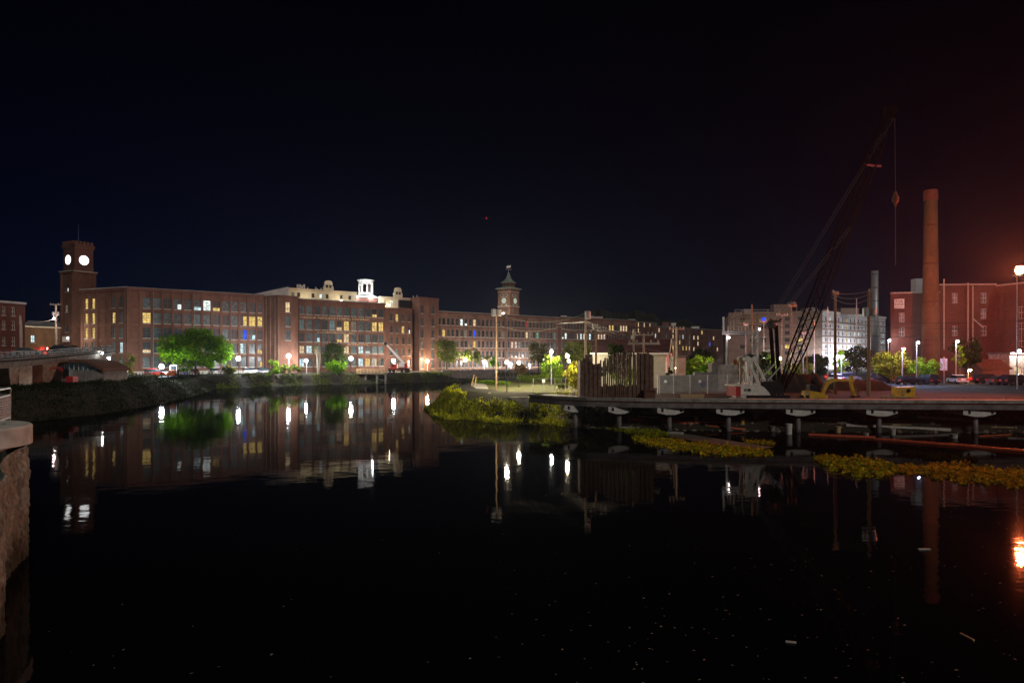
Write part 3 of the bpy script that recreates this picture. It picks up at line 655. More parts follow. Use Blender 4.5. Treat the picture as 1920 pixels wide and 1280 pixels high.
facade(r5, Q1, Q2, GZ, zq, [s_at(Q1, Q2, p) for p in (791.5, 811.5)], [22.4, 18.2, 14.2, 10.6, 7.2, 4.0], 1.15, 2.6, lit={(0,3):'lit_dim'}, nx=2, ny=2, dark='pane_black', wall='brick_mill')
Q2b = Q2 + Vector((-.631, .776))*7
core(r5, [Q1 + Vector((-.1, .42)), inset(Q1, Q2, .32)[1], Q2b, Q0b + Vector((.3, .1))], GZ, zq)
strip(r5, "cornice", Q1, Q2, zq - .5, zq + .2, .25, 'brick_dark', .4); strip(r5, "cornice", Q0b, Q1, zq - .5, zq + .21, .25, 'brick_dark', .4)
for px, y0 in ((775, 554), (782, 553), (798, 557)):
    p = G(px, Q1.y + 4); MB().cyl((p.x, p.y, zq), (p.x, p.y, gz(y0, p.y)), .16, n=6).build("vent_pipe", 'galvanised', r5)

# --- east mill, many narrow windows, in three lengths
def east(name, pa, pb, zt, ncol, label, lit, k=0.0, rows=(18.9, 15.0, 11.2, 7.6, 4.2), wall='brick_pale', rand=None):
    a, b_ = mill(pa) + Vector((.631, -.776))*k, mill(pb) + Vector((.631, -.776))*k
    r = thing(name, label, "mill building", (a.x, a.y, GZ)); L = (b_-a).length
    cols = [L*(i+.5)/ncol for i in range(ncol)]
    facade(r, a, b_, GZ, zt, cols, list(rows), 1.15, 2.35, wall=wall, lit=lit, nx=1, ny=2, dark='pane_black', rand=rand)
    core(r, [*inset(a, b_, .32), b_ + bk, a + bk], GZ, zt, wall)
    strip(r, "cornice", a, b_, zt - .5, zt + .1, .35, 'brick_dark', .4); strip(r, "coping", a, b_, zt + .103, zt + .25, .45, 'copper_green', .4)
    for z in rows[:-1]: strip(r, "string_course", a, b_, z - .75, z - .55, .06, 'brick_mill', .05)
    for i in range(0, ncol + 1, 6):
        s = min(max(L*i/ncol, .3), L-.3); d = (b_-a)/L; q = a + d*s + Vector((.631, -.776))*.12
        MB().cyl((q.x, q.y, GZ), (q.x, q.y, zt - .5), .08, n=6).build("downpipe", 'steel', r)
    return r, a, b_
rd = (('lit_warm', .05), ('lit_dim', .08), ('pane_teal', .06), ('lit_cool', .02))
e1, ea, eb = east("brick_mill", 819.3, 948, 23.4, 16, "brick mill with narrow windows between the square stair tower and the tall spired clock tower",
   {(1,1):'lit_yellow',(5,0):'lit_white',(6,0):'b:lit_white',(8,0):'lit_warm',(6,1):'lit_dim',(8,1):'lit_blue',(7,2):'lit_dim',(8,2):'lit_yellow',(15,1):'lit_dim'})
e2, ea2, eb2 = east("brick_mill", 948.2, 1048, 23.3, 15, "brick mill with narrow windows just right of the spired clock tower",
   {(1,2):'lit_pink',(2,2):'lit_pink',(5,0):'lit_red',(5,1):'lit_warm',(6,1):'lit_dim',(8,1):'lit_green',(13,1):'pane_teal',(14,2):'b:lit_white',(2,3):'b:lit_white',(1,3):'b:lit_pink',(13,2):'pane_teal',(3,2):'pane_teal'}, k=0.6)
e3, ea3, eb3 = east("brick_mill", 1048.4, 1188, 23.6, 26, "farthest length of the pale brick mill, behind the wires and the white house",
   {(0,1):'b:lit_white',(1,1):'lit_white',(6,1):'lit_cool',(9,1):'lit_cool',(5,1):'l:lit_warm',(16,0):'lit_yellow',(17,0):'lit_yellow',(20,0):'lit_warm',(21,0):'lit_warm',(12,1):'lit_warm',(13,1):'lit_pink',(14,1):'lit_pink'}, k=1.2, rand=rd)
pilasters(e2, ea2, eb2, [(eb2-ea2).length - .6], GZ, 23.0, 1.6, .5, 'brick_dark')
# ------------------------------------------------------------------ clock tower with battlements
b1 = R(60.7); d1 = Vector((math.cos(b1), math.sin(b1))); l1 = Vector((-math.sin(b1), math.cos(b1)))
ct = G(138.5, 185.0) + 2.57*(d1 + l1)
tw = thing("clock_tower", "brick clock tower with battlements and two glowing white clock faces", "clock tower", (ct.x, ct.y, GZ))
def sq(c, s, d, l): return [tuple(c - d*s/2 - l*s/2), tuple(c + d*s/2 - l*s/2), tuple(c + d*s/2 + l*s/2), tuple(c - d*s/2 + l*s/2)]
def sq_stage(root, c, s, d, l, z0, z1, m, left=(), right=(), **k):
    """square stage: left and right faces seen from the river carry windows (cols, rows, w, h, lit)"""
    co = [Vector(p) for p in sq(c, s, d, l)]           # 0 near corner, 1 right end, 3 left end
    for a, b_, sp in ((co[3], co[0], left), (co[0], co[1], right)):
        if sp: facade(root, a, b_, z0, z1, [s/2 + o for o in sp[0]], sp[1], sp[2], sp[3], wall=m, lit=sp[4], **k)
        else: facade(root, a, b_, z0, z1, [], [], 1, 1, wall=m)
    i = .33; q = [co[0] + (d + l)*i, co[1] + l*i, co[2], co[3] + d*i]
    MB().prism([tuple(p) for p in q], z0, z1 - .02).build("body", m, root); return co
zl = 31.0
co = sq_stage(tw, ct, 6.05, d1, l1, GZ, zl, 'brick_mill', left=((0,), [25.6, 20.0, 14.6, 8.9], 1.5, 2.0, {(0,0):'q:lit_white',(0,1):'l:lit_dim'}), nx=2, ny=2, dark='pane_black')
for a, b_ in ((co[3], co[0]), (co[0], co[1])):
    strip(tw, "cornice", a, b_, zl - .35, zl + .05, .25, 'brick_mill', .35, .25); strip(tw, "ledge", a, b_, zl + .053, zl + .3, .35, 'granite', .6, .35)
    pilasters(tw, a, b_, [.45, 5.6], GZ, zl - .36, .8, .2, 'brick_mill')
co = sq_stage(tw, ct, 5.15, d1, l1, zl + .02, 38.4, 'brick_dark')
for a, b_ in ((co[3], co[0]), (co[0], co[1])):
    d = (b_ - a).normalized(); nr = Vector((d.y, -d.x))
    strip(tw, "corbel_course", a, b_, 37.4, 37.7, .16, 'brick_pale', .1, .16); strip(tw, "parapet", a, b_, 37.703, 38.6, .3, 'brick_dark', .35, .3)
    for k in range(5):
        q = a + d*(5.15*(k + .5)/5) + nr*.02; MB().box((q.x, q.y, 39.0), (.62, .62, .8), math.atan2(d.y, d.x)).build("merlon", 'brick_dark', tw)
    c = (a + b_)/2 + nr*.02; z = 34.3
    MB().cyl((c.x, c.y, z), (c.x + nr.x*.12, c.y + nr.y*.12, z), 1.42, n=28).build("clock_rim", 'granite', tw)
    q = c + nr*.12
    MB().cyl((q.x, q.y, z), (q.x + nr.x*.05, q.y + nr.y*.05, z), 1.24, n=28).build("clock_face", 'clock_white', tw)
    strip(tw, "string_course", a, b_, 32.0, 32.25, .1, 'brick_pale', .05, .1)
MB().cyl((ct.x, ct.y, 38.4), (ct.x, ct.y, 44.5), .06, .03, 5).build("flagpole", 'steel', tw)
# floodlit panel over the tower's door
a, b_ = [Vector(p) for p in sq(ct, 6.05, d1, l1)][3], [Vector(p) for p in sq(ct, 6.05, d1, l1)][0]
d = (b_-a).normalized(); nr = Vector((d.y, -d.x)); c = (a+b_)/2 + nr*.25
MB().box((c.x, c.y, 12.7), (3.4, .12, 1.5), math.atan2(d.y, d.x)).build("sign_panel", 'white_paint', tw)

# ------------------------------------------------------------------ clock tower with spire
b2 = R(55); d2 = Vector((math.cos(b2), math.sin(b2))); l2 = Vector((-math.sin(b2), math.cos(b2))); YT = 272.0
c2 = G(957, YT) + 3.07*(d2 + l2)
t2 = thing("clock_tower", "slender brick clock tower with green spire, weathervane and dark-handed pale clocks", "clock tower", (c2.x, c2.y, GZ))
z2 = lambda py: gz(py, YT + 1)
co = sq_stage(t2, c2, 6.15, d2, l2, GZ, z2(541), 'brick_pale', left=((-1.9, -.95, 0, .95, 1.9), [z2(584.5)], .5, 1.4, {}), right=((-1.9, -.95, 0, .95, 1.9), [z2(584.5)], .5, 1.4, {}), nx=1, ny=2, sill=None, dark='pane_black')
for a, b_ in ((co[3], co[0]), (co[0], co[1])):
    d = (b_-a).normalized(); nr = Vector((d.y, -d.x)); mid = (a+b_)/2
    strip(t2, "string_course", a, b_, z2(574.5), z2(573.2), .18, 'granite', .1, .18)
    strip(t2, "string_course", a, b_, z2(547.2), z2(546.4), .12, 'granite', .1, .12)
    for k in range(11):
        q = a + d*(6.15*(k+.5)/11) + nr*.12; MB().box((q.x, q.y, z2(543.7)), (.3, .26, .75), math.atan2(d.y, d.x)).build("corbel", 'brick_dark', t2)
    for k in range(9):
        q = a + d*(6.15*(k+.5)/9) + nr*.07; MB().box((q.x, q.y, z2(578)), (.25, .16, .6), math.atan2(d.y, d.x)).build("dentil", 'brick_dark', t2)
    for u in (-1.02, 1.02):
        q = mid + d*u + nr*.03; z = z2(553.8)
        ring = MB().cyl((q.x, q.y, z), (q.x+nr.x*.1, q.y+nr.y*.1, z), .72, n=16).build("round_window", 'granite', t2)
        q2 = q + nr*.1; MB().cyl((q2.x, q2.y, z), (q2.x+nr.x*.02, q2.y+nr.y*.02, z), .5, n=14).build("pane", 'pane_black', ring)
    z = z2(563.5); q = mid + nr*.03
    rim = MB().cyl((q.x, q.y, z), (q.x+nr.x*.14, q.y+nr.y*.14, z), 1.34, n=24).build("clock_rim", 'brick_dark', t2)
    q = q + nr*.14; face = MB().cyl((q.x, q.y, z), (q.x+nr.x*.04, q.y+nr.y*.04, z), 1.14, n=24).build("clock_face", 'clock_pale', t2)
    q = q + nr*.055
    for ang, ln in ((200, .8), (150, .55)):
        e = Vector((q.x + d.x*ln*math.sin(R(ang)), q.y + d.y*ln*math.sin(R(ang)), z - ln*math.cos(R(ang)))); MB().beam((q.x, q.y, z), e, .16, .03).build("clock_hand", 'copper_green', face)
    for k in range(12):
        e0 = [(q.x + d.x*rr*math.sin(R(30*k)), q.y + d.y*rr*math.sin(R(30*k)), z + rr*math.cos(R(30*k))) for rr in (.85, 1.05)]
        MB().beam(e0[0], e0[1], .1, .02).build("hour_mark", 'copper_green', face)
    for u in (-1.05, 1.05):
        q = mid + d*u + nr*.04; MB().cyl((q.x, q.y, z2(571)), (q.x+nr.x*.08, q.y+nr.y*.08, z2(571)), .45, n=12).build("roundel", 'copper_green', t2)
MB().prism(sq(c2, 7.7, d2, l2), z2(541)+.0, z2(539.6)).build("eave", 'copper_green', t2)
def frus(c, s0, s1, z0, z1, d, l):
    return MB().add([(*p, z0) for p in sq(c, s0, d, l)] + [(*p, z1) for p in sq(c, s1, d, l)], [(3,2,1,0),(4,5,6,7),(0,1,5,4),(1,2,6,5),(2,3,7,6),(3,0,4,7)])
frus(c2, 7.7, 3.7, z2(539.6)+.003, z2(536.5), d2, l2).build("roof_skirt", 'copper_green', t2)
MB().prism(sq(c2, 3.7, d2, l2), z2(536.5)+.003, z2(528.6)).build("lantern", 'brick_pale', t2)
for a, b_ in ((3, 0), (0, 1)):
    pa, pb = [Vector(p) for p in sq(c2, 3.7, d2, l2)][a], [Vector(p) for p in sq(c2, 3.7, d2, l2)][b_]; d = (pb-pa).normalized(); nr = Vector((d.y, -d.x))
    for k in (.3, .7):
        q = pa + (pb-pa)*k + nr*.02; MB().box((q.x, q.y, z2(532.4)), (.45, .06, .55), math.atan2(d.y, d.x)).build("louvre", 'black_metal', t2)
MB().prism(sq(c2, 4.5, d2, l2), z2(528.6)+.003, z2(527.7)).build("lantern_eave", 'copper_green', t2)
sp = [(4.2, 527.7), (2.6, 524.5), (1.5, 520), (.8, 514), (.35, 508.5)]
m_ = MB()
for k in range(len(sp)-1): 
    f_ = frus(c2, sp[k][0], sp[k+1][0], z2(sp[k][1])+.003, z2(sp[k+1][1])+.003, d2, l2); m_.add(f_.v, f_.f[2:])
m_.build("spire", 'copper_green', t2)
MB().cyl((c2.x, c2.y, z2(508.8)), (c2.x, c2.y, z2(492.5)), .07, .04, 6).build("mast", 'galvanised', t2)
MB().beam((c2.x-1.0, c2.y, z2(503.3)), (c2.x+1.0, c2.y, z2(503.3)), .1).beam((c2.x, c2.y-1, z2(503.3)), (c2.x, c2.y+1, z2(503.3)), .1).ball((c2.x-1, c2.y, z2(503.3)), .16, 6, 4).ball((c2.x+1, c2.y, z2(503.3)), .16, 6, 4).build("compass_arms", 'galvanised', t2)
MB().extr([(c2.x-.95, z2(498.5)), (c2.x-.5, z2(496)), (c2.x+.1, z2(497)), (c2.x+.75, z2(494.5)), (c2.x+.95, z2(498)), (c2.x+.5, z2(500.3)), (c2.x-.1, z2(499)), (c2.x-.6, z2(501))], c2.y-.05, c2.y+.05).build("weathervane", 'white_paint', t2)
# ================================================================== OTHER BUILDINGS
# --- brick block at the left edge
a, b_ = G(-60, 138), G(47, 150)
r = thing("brick_building", "dark brick block with pale roof coping cut by the left edge of the picture", "building", (a.x, a.y, GZ)); zt_ = gz(571, 150)
facade(r, a, b_, GZ, zt_, [s_at(a, b_, p) for p in (-28, -10, 7, 25, 40)], [gz(592, 147), gz(618, 147), gz(648, 147)], .9, 1.9, wall='brick_dark', nx=2, ny=2, fm='frame_white', dark='pane_black', blank=[(4, 0), (4, 1), (4, 2)])
core(r, [*inset(a, b_, .32), b_ + Vector((-12, 14)), a + Vector((-12, 14))], GZ, zt_, 'brick_dark'); strip(r, "coping", a, b_, zt_, zt_ + .45, .4, 'roof_pale', .6)
q0 = b_ + (a - b_).normalized()*.9 + Vector((.1, -.14))
MB().tube([(q0.x-.4, q0.y, gz(592, 150)), (q0.x-.15, q0.y, gz(610, 150)), (q0.x, q0.y, gz(640, 150)), (q0.x, q0.y, GZ)], .35, 8).build("downpipe", 'granite', r)
# --- low brick shed behind the pole
a, b_ = G(44, 178), G(120, 188)
r = thing("brick_shed", "low tan brick shed with pale eave left of the battlemented clock tower", "building", (a.x, a.y, GZ)); zt_ = gz(614, 182)
facade(r, a, b_, GZ, zt_, [s_at(a, b_, 62)], [gz(642, 182)], 1.1, 1.9, wall='brick_orange', lit={(0,0):'lit_cool'}, nx=2, ny=2)
core(r, [*inset(a, b_, .32), b_ + Vector((-6, 12)), a + Vector((-6, 12))], GZ, zt_, 'brick_orange'); strip(r, "eave", a, b_, zt_, zt_ + .3, .4, 'cream', .6)
MB().add([(a.x-.3, a.y-.4, zt_+.303), (b_.x, b_.y-.4, zt_+.303), (b_.x-3, b_.y+6, zt_+2.0), (a.x-3, a.y+6, zt_+2.0), (a.x-6, a.y+12, zt_+.303), (b_.x-6, b_.y+12, zt_+.303)], [(0,1,2,3),(3,2,5,4),(0,3,4),(1,5,2)]).build("roof", 'roof_grey', r)
# --- far brick mills on the right of the long mill
def far_block(name, label, pa, Ya, pb, Yb, ytop, ncol, rows_py, wall, rand, depth=16, w=1.2, h=2.0, coping='roof_grey'):
    a, b_ = G(pa, Ya), G(pb, Yb); Ym = (Ya + Yb)/2; zt_ = gz(ytop, Ym)
    r = thing(name, label, "building", (a.x, a.y, GZ)); L = (b_-a).length
    facade(r, a, b_, GZ, zt_, [L*(i+.5)/ncol for i in range(ncol)], [gz(p, Ym) for p in rows_py], w, h, wall=wall, rand=rand, nx=1, ny=2, dark='pane_black', sill=None)
    d = (b_-a).normalized(); bkk = Vector((-d.y, d.x))*depth
    core(r, [*inset(a, b_, .32), b_ + bkk, a + bkk], GZ, zt_, wall); strip(r, "coping", a, b_, zt_, zt_ + .4, .3, coping, .6)
    return r, a, b_, zt_
rdf = (('lit_warm', .14), ('lit_cool', .06), ('lit_yellow', .08), ('pane_teal', .1))
far_block("brick_mill", "far brick mill between the long mill and the white house gable", 1189, 312, 1232, 330, 605, 8, (613.5, 624.5, 636, 647, 658), 'brick_dark', rdf)
far_block("brick_mill", "far pale brick mill with bright windows right of the white house gable", 1226, 318, 1296, 345, 614, 11, (624, 634.5, 645, 656), 'brick_pale', rdf)
far_block("brick_mill", "farthest brick mill in front of the wooded hill", 1290, 352, 1356, 372, 618, 9, (627, 637, 648, 658), 'brick_dark', (('lit_warm', .14), ('lit_blue', .015), ('lit_yellow', .08)))
# rooftop plant: each a pale box with legs or vents
for k, (px, Yp, y0, y1, wd, m_, nm, lab) in enumerate(((1057, 285, 592, 600, 2.2, 'white_paint', "roof_vent", "tapered white vent hood on the long mill roof left of the air cooler"),
        (1184, 318, 598, 602.5, 3.0, 'copper_green', "roof_hatch", "flat green hatch on the far mill roof"), (1221, 350, 607, 613, 1.8, 'white_paint', "roof_cabin", "small white cabin on the far roofs left of the hill"),
        (1247, 350, 604, 614, 3.4, 'brick_pale', "roof_cabin", "brick lift cabin on the far pale mill roof"), (1262, 345, 605.5, 611, 2.4, 'white_paint', "roof_cabin", "pale blue-white cabin on the far pale mill roof"),
        (1303, 372, 612, 618, 4.0, 'white_paint', "roof_cabin", "long white cabin on the farthest mill roof"))):
    x = gx(px, Yp); rr = thing(nm, lab, "roof cabin" if nm == "roof_cabin" else "roof vent", (x, Yp, gz(y1 + 5, Yp)))
    zb_, zt_ = gz(y1, Yp), gz(y0, Yp)
    MB().bx(x - wd/2, x + wd/2, Yp - 1.2, Yp + 1.2, gz(y1 + 5, Yp), zb_).build("base", 'roof_grey', rr)
    MB().add([(x-wd*.42, Yp-1.1, zb_+.003), (x+wd*.42, Yp-1.1, zb_+.003), (x+wd*.42, Yp+1.1, zb_+.003), (x-wd*.42, Yp+1.1, zb_+.003), (x-wd*.55, Yp-1.2, zt_), (x+wd*.55, Yp-1.2, zt_), (x+wd*.55, Yp+1.2, zt_), (x-wd*.55, Yp+1.2, zt_)],
             [(0,3,2,1),(4,5,6,7),(0,1,5,4),(1,2,6,5),(2,3,7,6),(3,0,4,7)]).build("hood", m_, rr)
Yp = 292; x0, x1 = gx(1106, Yp), gx(1130, Yp)
rr = thing("roof_cooler", "ribbed white air cooler on the long mill roof above the wires", "air cooler", (x0, Yp, 23.6))
MB().bx(x0, x1, Yp-1.2, Yp+1.2, 23.5, gz(600, Yp)).build("base", 'roof_grey', rr)
for k in range(8):
    x = x0 + (x1-x0)*(k+.5)/8; MB().bx(x-.22, x+.22, Yp-1.3, Yp+1.1, gz(600, Yp)+.003, gz(593.5, Yp)).build("fin", 'galvanised', rr)
MB().cyl((x0+.6, Yp-1.4, gz(600, Yp)), (x0+.6, Yp-1.4, gz(592.5, Yp)), .55, n=10).build("duct", 'galvanised', rr)
# --- big pale block on the right
K0, K1, K2 = G(1366, 268), G(1542, 255), G(1660, 296)
r = thing("apartment_block", "big pale concrete block with brightly lit right face behind the crane", "building", (K1.x, K1.y, GZ)); zk = gz(586, 255)
rws = [gz(p, 258) for p in (601, 614.5, 627.5, 640.5, 653, 665)]
facade(r, K0, K1, GZ, zk, [s_at(K0, K1, p) for p in (1392, 1410, 1432, 1476, 1501)], rws, 1.7, 1.5, wall='brick_tan', nx=2, ny=1, dark='pane_black', sill=None,
       lit={(3,4):'lit_yellow',(4,3):'lit_yellow',(2,0):'lit_blue',(4,4):'b:lit_yellow'}, skip=[(0,1),(1,2),(2,2),(0,3),(2,4),(1,0),(1,4),(0,5)])
ncl = 16; L = (K2-K1).length
facade(r, K1, K2, GZ, zk, [1.2 + (L-1.6)*(i+.5)/ncl for i in range(ncl)], rws, 1.25, 1.5, wall='pale_render', nx=2, ny=1, dark='pane_black', sill=None,
       rand=(('lit_white', .10), ('lit_dim', .15)), lit={(5, k): 'lit_yellow' for k in range(6)} | {(11, k): 'lit_yellow' for k in range(6)})
core(r, [inset(K0, K1, .32)[0], K1 + Vector((-.1, .5)), inset(K1, K2, .32)[1], K2 + Vector((-12, 14)), K0 + Vector((8, 30))], GZ, zk, 'brick_tan')
strip(r, "cornice", K0, K1, zk, zk + .8, .4, 'brick_tan', .6); strip(r, "cornice", K1, K2, zk, zk + .81, .4, 'white_paint', .6)
for k in range(6): strip(r, "floor_band", K1, K2, rws[k] - .75, rws[k] - .35, .12, 'brick_tan', .05)
for k, (p, y0, wd) in enumerate(((1400, 580, 3), (1470, 571, 9), (1485, 566, 2), (1512, 578, 3), (1523, 577, 3), (1547, 580, 2), (1590, 578, 7))):
    x = gx(p, 266); MB().bx(x-wd/2, x+wd/2, 264.5, 268, zk, gz(y0, 266)).build("roof_plant", 'galvanised' if k in (3, 4) else 'brick_tan', r)
pts = [(gx(p, 262), 262, zk) for p in (1378, 1410, 1440, 1462)]
mb = MB()
for q in pts: mb.beam(q, (q[0], q[1], q[2] + 1.6), .12)
mb.beam((pts[0][0], 262, zk+1.6), (pts[-1][0], 262, zk+1.6), .12).beam((pts[0][0], 262, zk+.8), (pts[-1][0], 262, zk+.8), .1)
mb.build("roof_railing", 'galvanised', r)
# --- brick factory with stack at the right
H0, H1, H2, H3 = G(1670, 152), G(1762, 150), G(1868, 149), G(1990, 136)
r = thing("brick_factory", "four-storey brick factory behind the tall chimney, with white sash windows", "factory", (H1.x, H1.y, GZ))
zh0, zh1 = gz(549, 150), gz(535, 150); rw = [gz(p, 150) for p in (570, 599, 631)]
facade(r, H0, H1, GZ, zh0, [s_at(H0, H1, p) for p in (1691,)], [gz(577, 151), gz(604, 151), gz(631, 151)], 1.15, 2.1, wall='brick_dark', nx=2, ny=2, fm='frame_white', dark='pane_grey', sill=None)
facade(r, H1, H2, GZ, zh1, [s_at(H1, H2, p) for p in (1790.5, 1844.5)], [gz(568.5, 150), gz(598, 150), gz(629.5, 150)], 1.25, 2.2, wall='brick_dark', nx=2, ny=2, fm='frame_white', dark='pane_grey', sill=None, skip=[(0, 1)])
facade(r, H2, H3, GZ, zh1 - .3, [s_at(H2, H3, p) for p in (1877, 1888.5, 1914, 1940, 1960)], [gz(571, 147), gz(599, 147), gz(629, 147), gz(651, 147)], 1.15, 2.6, wall='brick_dark', nx=2, ny=2, fm='frame_white', dark='pane_grey', lit={(1,0):'r:lit_warm', (2,1): 'lit_dim'}, sill=None, skip=[(1,3),(2,0),(3,2)])
core(r, [inset(H0, H1, .32)[0], inset(H0, H1, .33)[1], H1*1.14, H0*1.145], GZ, zh0, 'brick_dark')
core(r, [inset(H1, H2, .32)[0], H2 + Vector((0, .4)), inset(H2, H3, .33)[1], H3*1.18, H1*1.18], GZ, zh1 - .31, 'brick_dark')
for a, b_, z in ((H0, H1, zh0), (H1, H2, zh1), (H2, H3, zh1 - .3)): strip(r, "coping", a, b_, z, z + .3, .2, 'granite', .5)
x = gx(1720, 156); MB().bx(x-.9, x+.9, 155, 157, zh0, gz(523, 156)).build("roof_tank", 'galvanised', r)
for px, y0, y1 in ((1770, 523, 655), (1815, 530, 640), (1824, 536, 640)):
    x = gx(px, 149); MB().cyl((x, 149.0, gz(y1, 149)), (x, 149.0, gz(y0, 149)), .14, n=8).build("downpipe", 'plank_pale', r)
MB().tube([(gx(1824, 149), 149, gz(597, 149)), (gx(1844, 149), 149, gz(614, 149))], .16, 8).build("pipe_branch", 'plank_pale', r)
# lettered board on the factory wall
def text_mesh(txt, size, matn, extrude=0.01):
    cu_ = bpy.data.curves.new("lettering", 'FONT'); cu_.body = txt; cu_.size = size; cu_.align_x = 'CENTER'; cu_.align_y = 'CENTER'; cu_.extrude = extrude
    o = bpy.data.objects.new("lettering", cu_); C.objects.link(o); bpy.context.view_layer.update()
    me = bpy.data.meshes.new_from_object(o.evaluated_get(bpy.context.evaluated_depsgraph_get())); bpy.data.objects.remove(o); bpy.data.curves.remove(cu_)
    me.materials.clear(); me.materials.append(M[matn]); return me
d_ = (Bm1-Bm0).normalized(); nr_ = Vector((d_.y, -d_.x))
for t_, pa_, pb_, z_, sz_ in (("NASHUA MANUFACTURING COMPANY", 562, 693, 19.62, .85), ("INCORPORATED 1823", 595, 664, 15.25, .5), ("BLANKETS", 651, 689, 11.72, .6)):
    me_ = text_mesh(t_, sz_, 'painted_letters'); xs_ = [v.co.x for v in me_.vertices]; s0_, s1_ = s_at(Bm0, Bm1, pa_), s_at(Bm0, Bm1, pb_); q_ = Bm0 + d_*((s0_+s1_)/2) + nr_*.15
    o = inst("lettering", me_, r3, Vector((q_.x, q_.y, z_)) - r3.location); o.rotation_euler = (R(90), 0, math.atan2(d_.y, d_.x)); o.scale = ((s1_-s0_)/(max(xs_)-min(xs_)), 1, 1)
ys = H0.y - 1.0; xs = gx(1686, ys); zs = gz(567, ys)
sg = thing("sign_board", "white FOR LEASE board on the brick factory left of the chimney", "sign", (xs, ys, zs))
MB().bx(xs-1.1, xs+1.1, ys-.04, ys+.04, zs-1.3, zs+.75).build("panel", 'sign_white', sg)
for t_, dz, s_ in (("FOR", .22, .8), ("LEASE", -.42, .72)):
    o = inst("lettering", text_mesh(t_, s_, 'sign_black'), sg, (0, -.055, dz)); o.rotation_euler = (R(90), 0, 0)
MB().bx(xs-.9, xs+.9, ys-.056, ys-.044, zs-1.05, zs-.97).build("rule", 'sign_black', sg)
# tall brick chimney
Yc = 143.0; xc = gx(1745, Yc)
ch = thing("chimney", "tall tapering orange brick factory chimney", "chimney", (xc, Yc, GZ)); zct = gz(357, Yc)
MB().lathe([(1.75, GZ), (1.62, GZ+10), (1.24, zct-2.2)], (xc, Yc, 0), 20).build("shaft", 'brick_orange', ch, True)
MB().lathe([(1.24, zct-2.197), (1.36, zct-2.0), (1.36, zct-.6), (1.26, zct)], (xc, Yc, 0), 20).build("crown", 'brick_dark', ch)
for z in (GZ+8, GZ+16, GZ+24, GZ+32): 
    k = 1.62 - (z-GZ-10)/(zct-2.2-GZ-10)*.38; MB().lathe([(k+.06, z), (k+.06, z+.22)], (xc, Yc, 0), 20).build("iron_band", 'rust', ch)
# grey stack behind the poles
Yc = 215; xc = gx(1640, Yc)
ch = thing("chimney", "short grey metal stack behind the utility poles", "chimney", (xc, Yc, GZ))
MB().cyl((xc, Yc, GZ), (xc, Yc, gz(508, Yc)), 1.15, 1.05, 16).build("shaft", 'galvanised', ch, True)
for p in (515, 540, 565, 590): MB().lathe([(1.16, gz(p, Yc)), (1.16, gz(p, Yc)+.25)], (xc, Yc, 0), 16).build("band", 'steel', ch)
# --- white gabled house behind the sheet piles
YH = 101.0; hx0, hx1 = gx(1112, YH), gx(1248, YH); zE, zR = gz(661, YH), gz(636, YH + 4)
hs = thing("white_house", "white clapboard house with dark gabled roof behind the sheet piles", "house", (hx0, YH, GZ))
a, b_ = Vector((hx0, YH)), Vector((hx1, YH))
facade(hs, a, b_, GZ, zE, [1.6, 4.2, 7.6], [GZ + 1.6], .95, 1.6, wall='house_white', nx=2, ny=2, fm='frame_white', dark='pane_black', sill=None)
c_ = Vector((hx1 + 2.2, YH + 6.5))
facade(hs, b_, c_, GZ, zE, [2.0, 3.6], [GZ + 1.4], .8, 1.9, wall='house_white', nx=2, ny=2, fm='frame_white', dark='pane_black', sill=None)
a2, b2_ = a + Vector((2.2, 6.5)), c_
core(hs, [a + Vector((.1, .35)), b_ + Vector((-.3, .35)), c_ + Vector((-.33, 0)), a2], GZ, zE, 'house_white')
rm0, rm1 = (a + a2)/2, (b_ + c_)/2; o_ = .45
MB().add([(a.x-o_, a.y-o_, zE), (b_.x+o_, b_.y-o_, zE), (rm1.x+o_, rm1.y, zR), (rm0.x-o_, rm0.y, zR), (a2.x-o_, a2.y+o_, zE), (c_.x+o_, c_.y+o_, zE)],
         [(0,1,2,3), (3,2,5,4), (0,3,4), (0,4,5,1)]).build("roof", 'roof_dark', hs)
MB().add([(b_.x+.02, b_.y, zE), (c_.x+.02, c_.y, zE), (rm1.x+.02, rm1.y, zR-.35)], [(0,1,2)]).add([(b_.x-.2, b_.y, zE), (c_.x-.2, c_.y, zE), (rm1.x-.2, rm1.y, zR-.35)], [(0,2,1)]).build("gable_wall", 'house_white', hs)
for p0, p1 in (((b_.x+.5, b_.y-.5, zE-.02), (rm1.x+.5, rm1.y, zR-.02)), ((c_.x+.5, c_.y+.5, zE-.02), (rm1.x+.5, rm1.y, zR-.02))): MB().beam(p0, p1, .14, .3).build("bargeboard", 'house_white', hs)
MB().bx(hx0-.5, hx1+.4, YH-.52, YH-.4, zE-.22, zE-.03).build("gutter", 'white_paint', hs)
for q in (Vector((hx1+.35, YH+1.6)), Vector((hx1+1.6, YH+4.6))): MB().box((q.x+.28, q.y, zE - 1.2 + .9), (.12, 1.3, .5), math.atan2(6.5, 2.2)-R(90)).build("gable_sign", 'cream', hs)
# low white annex behind the house
x0, x1 = gx(1262, 108), gx(1278, 108)
an = thing("white_annex", "small pale green shed at the right end of the white house", "shed", (x0, 108, GZ))
MB().bx(x0, x1+.4, 107, 111, GZ, gz(668, 108)).build("wall", 'house_white', an); MB().bx(x0-.2, x1+.7, 106.7, 111.3, gz(668, 108)+.003, gz(666, 108)).build("roof", 'roof_grey', an)
MB().bx(x0+.6, x1-.2, 106.94, 107.0, GZ+.1, GZ+2.0).build("door", 'frame_white', an)
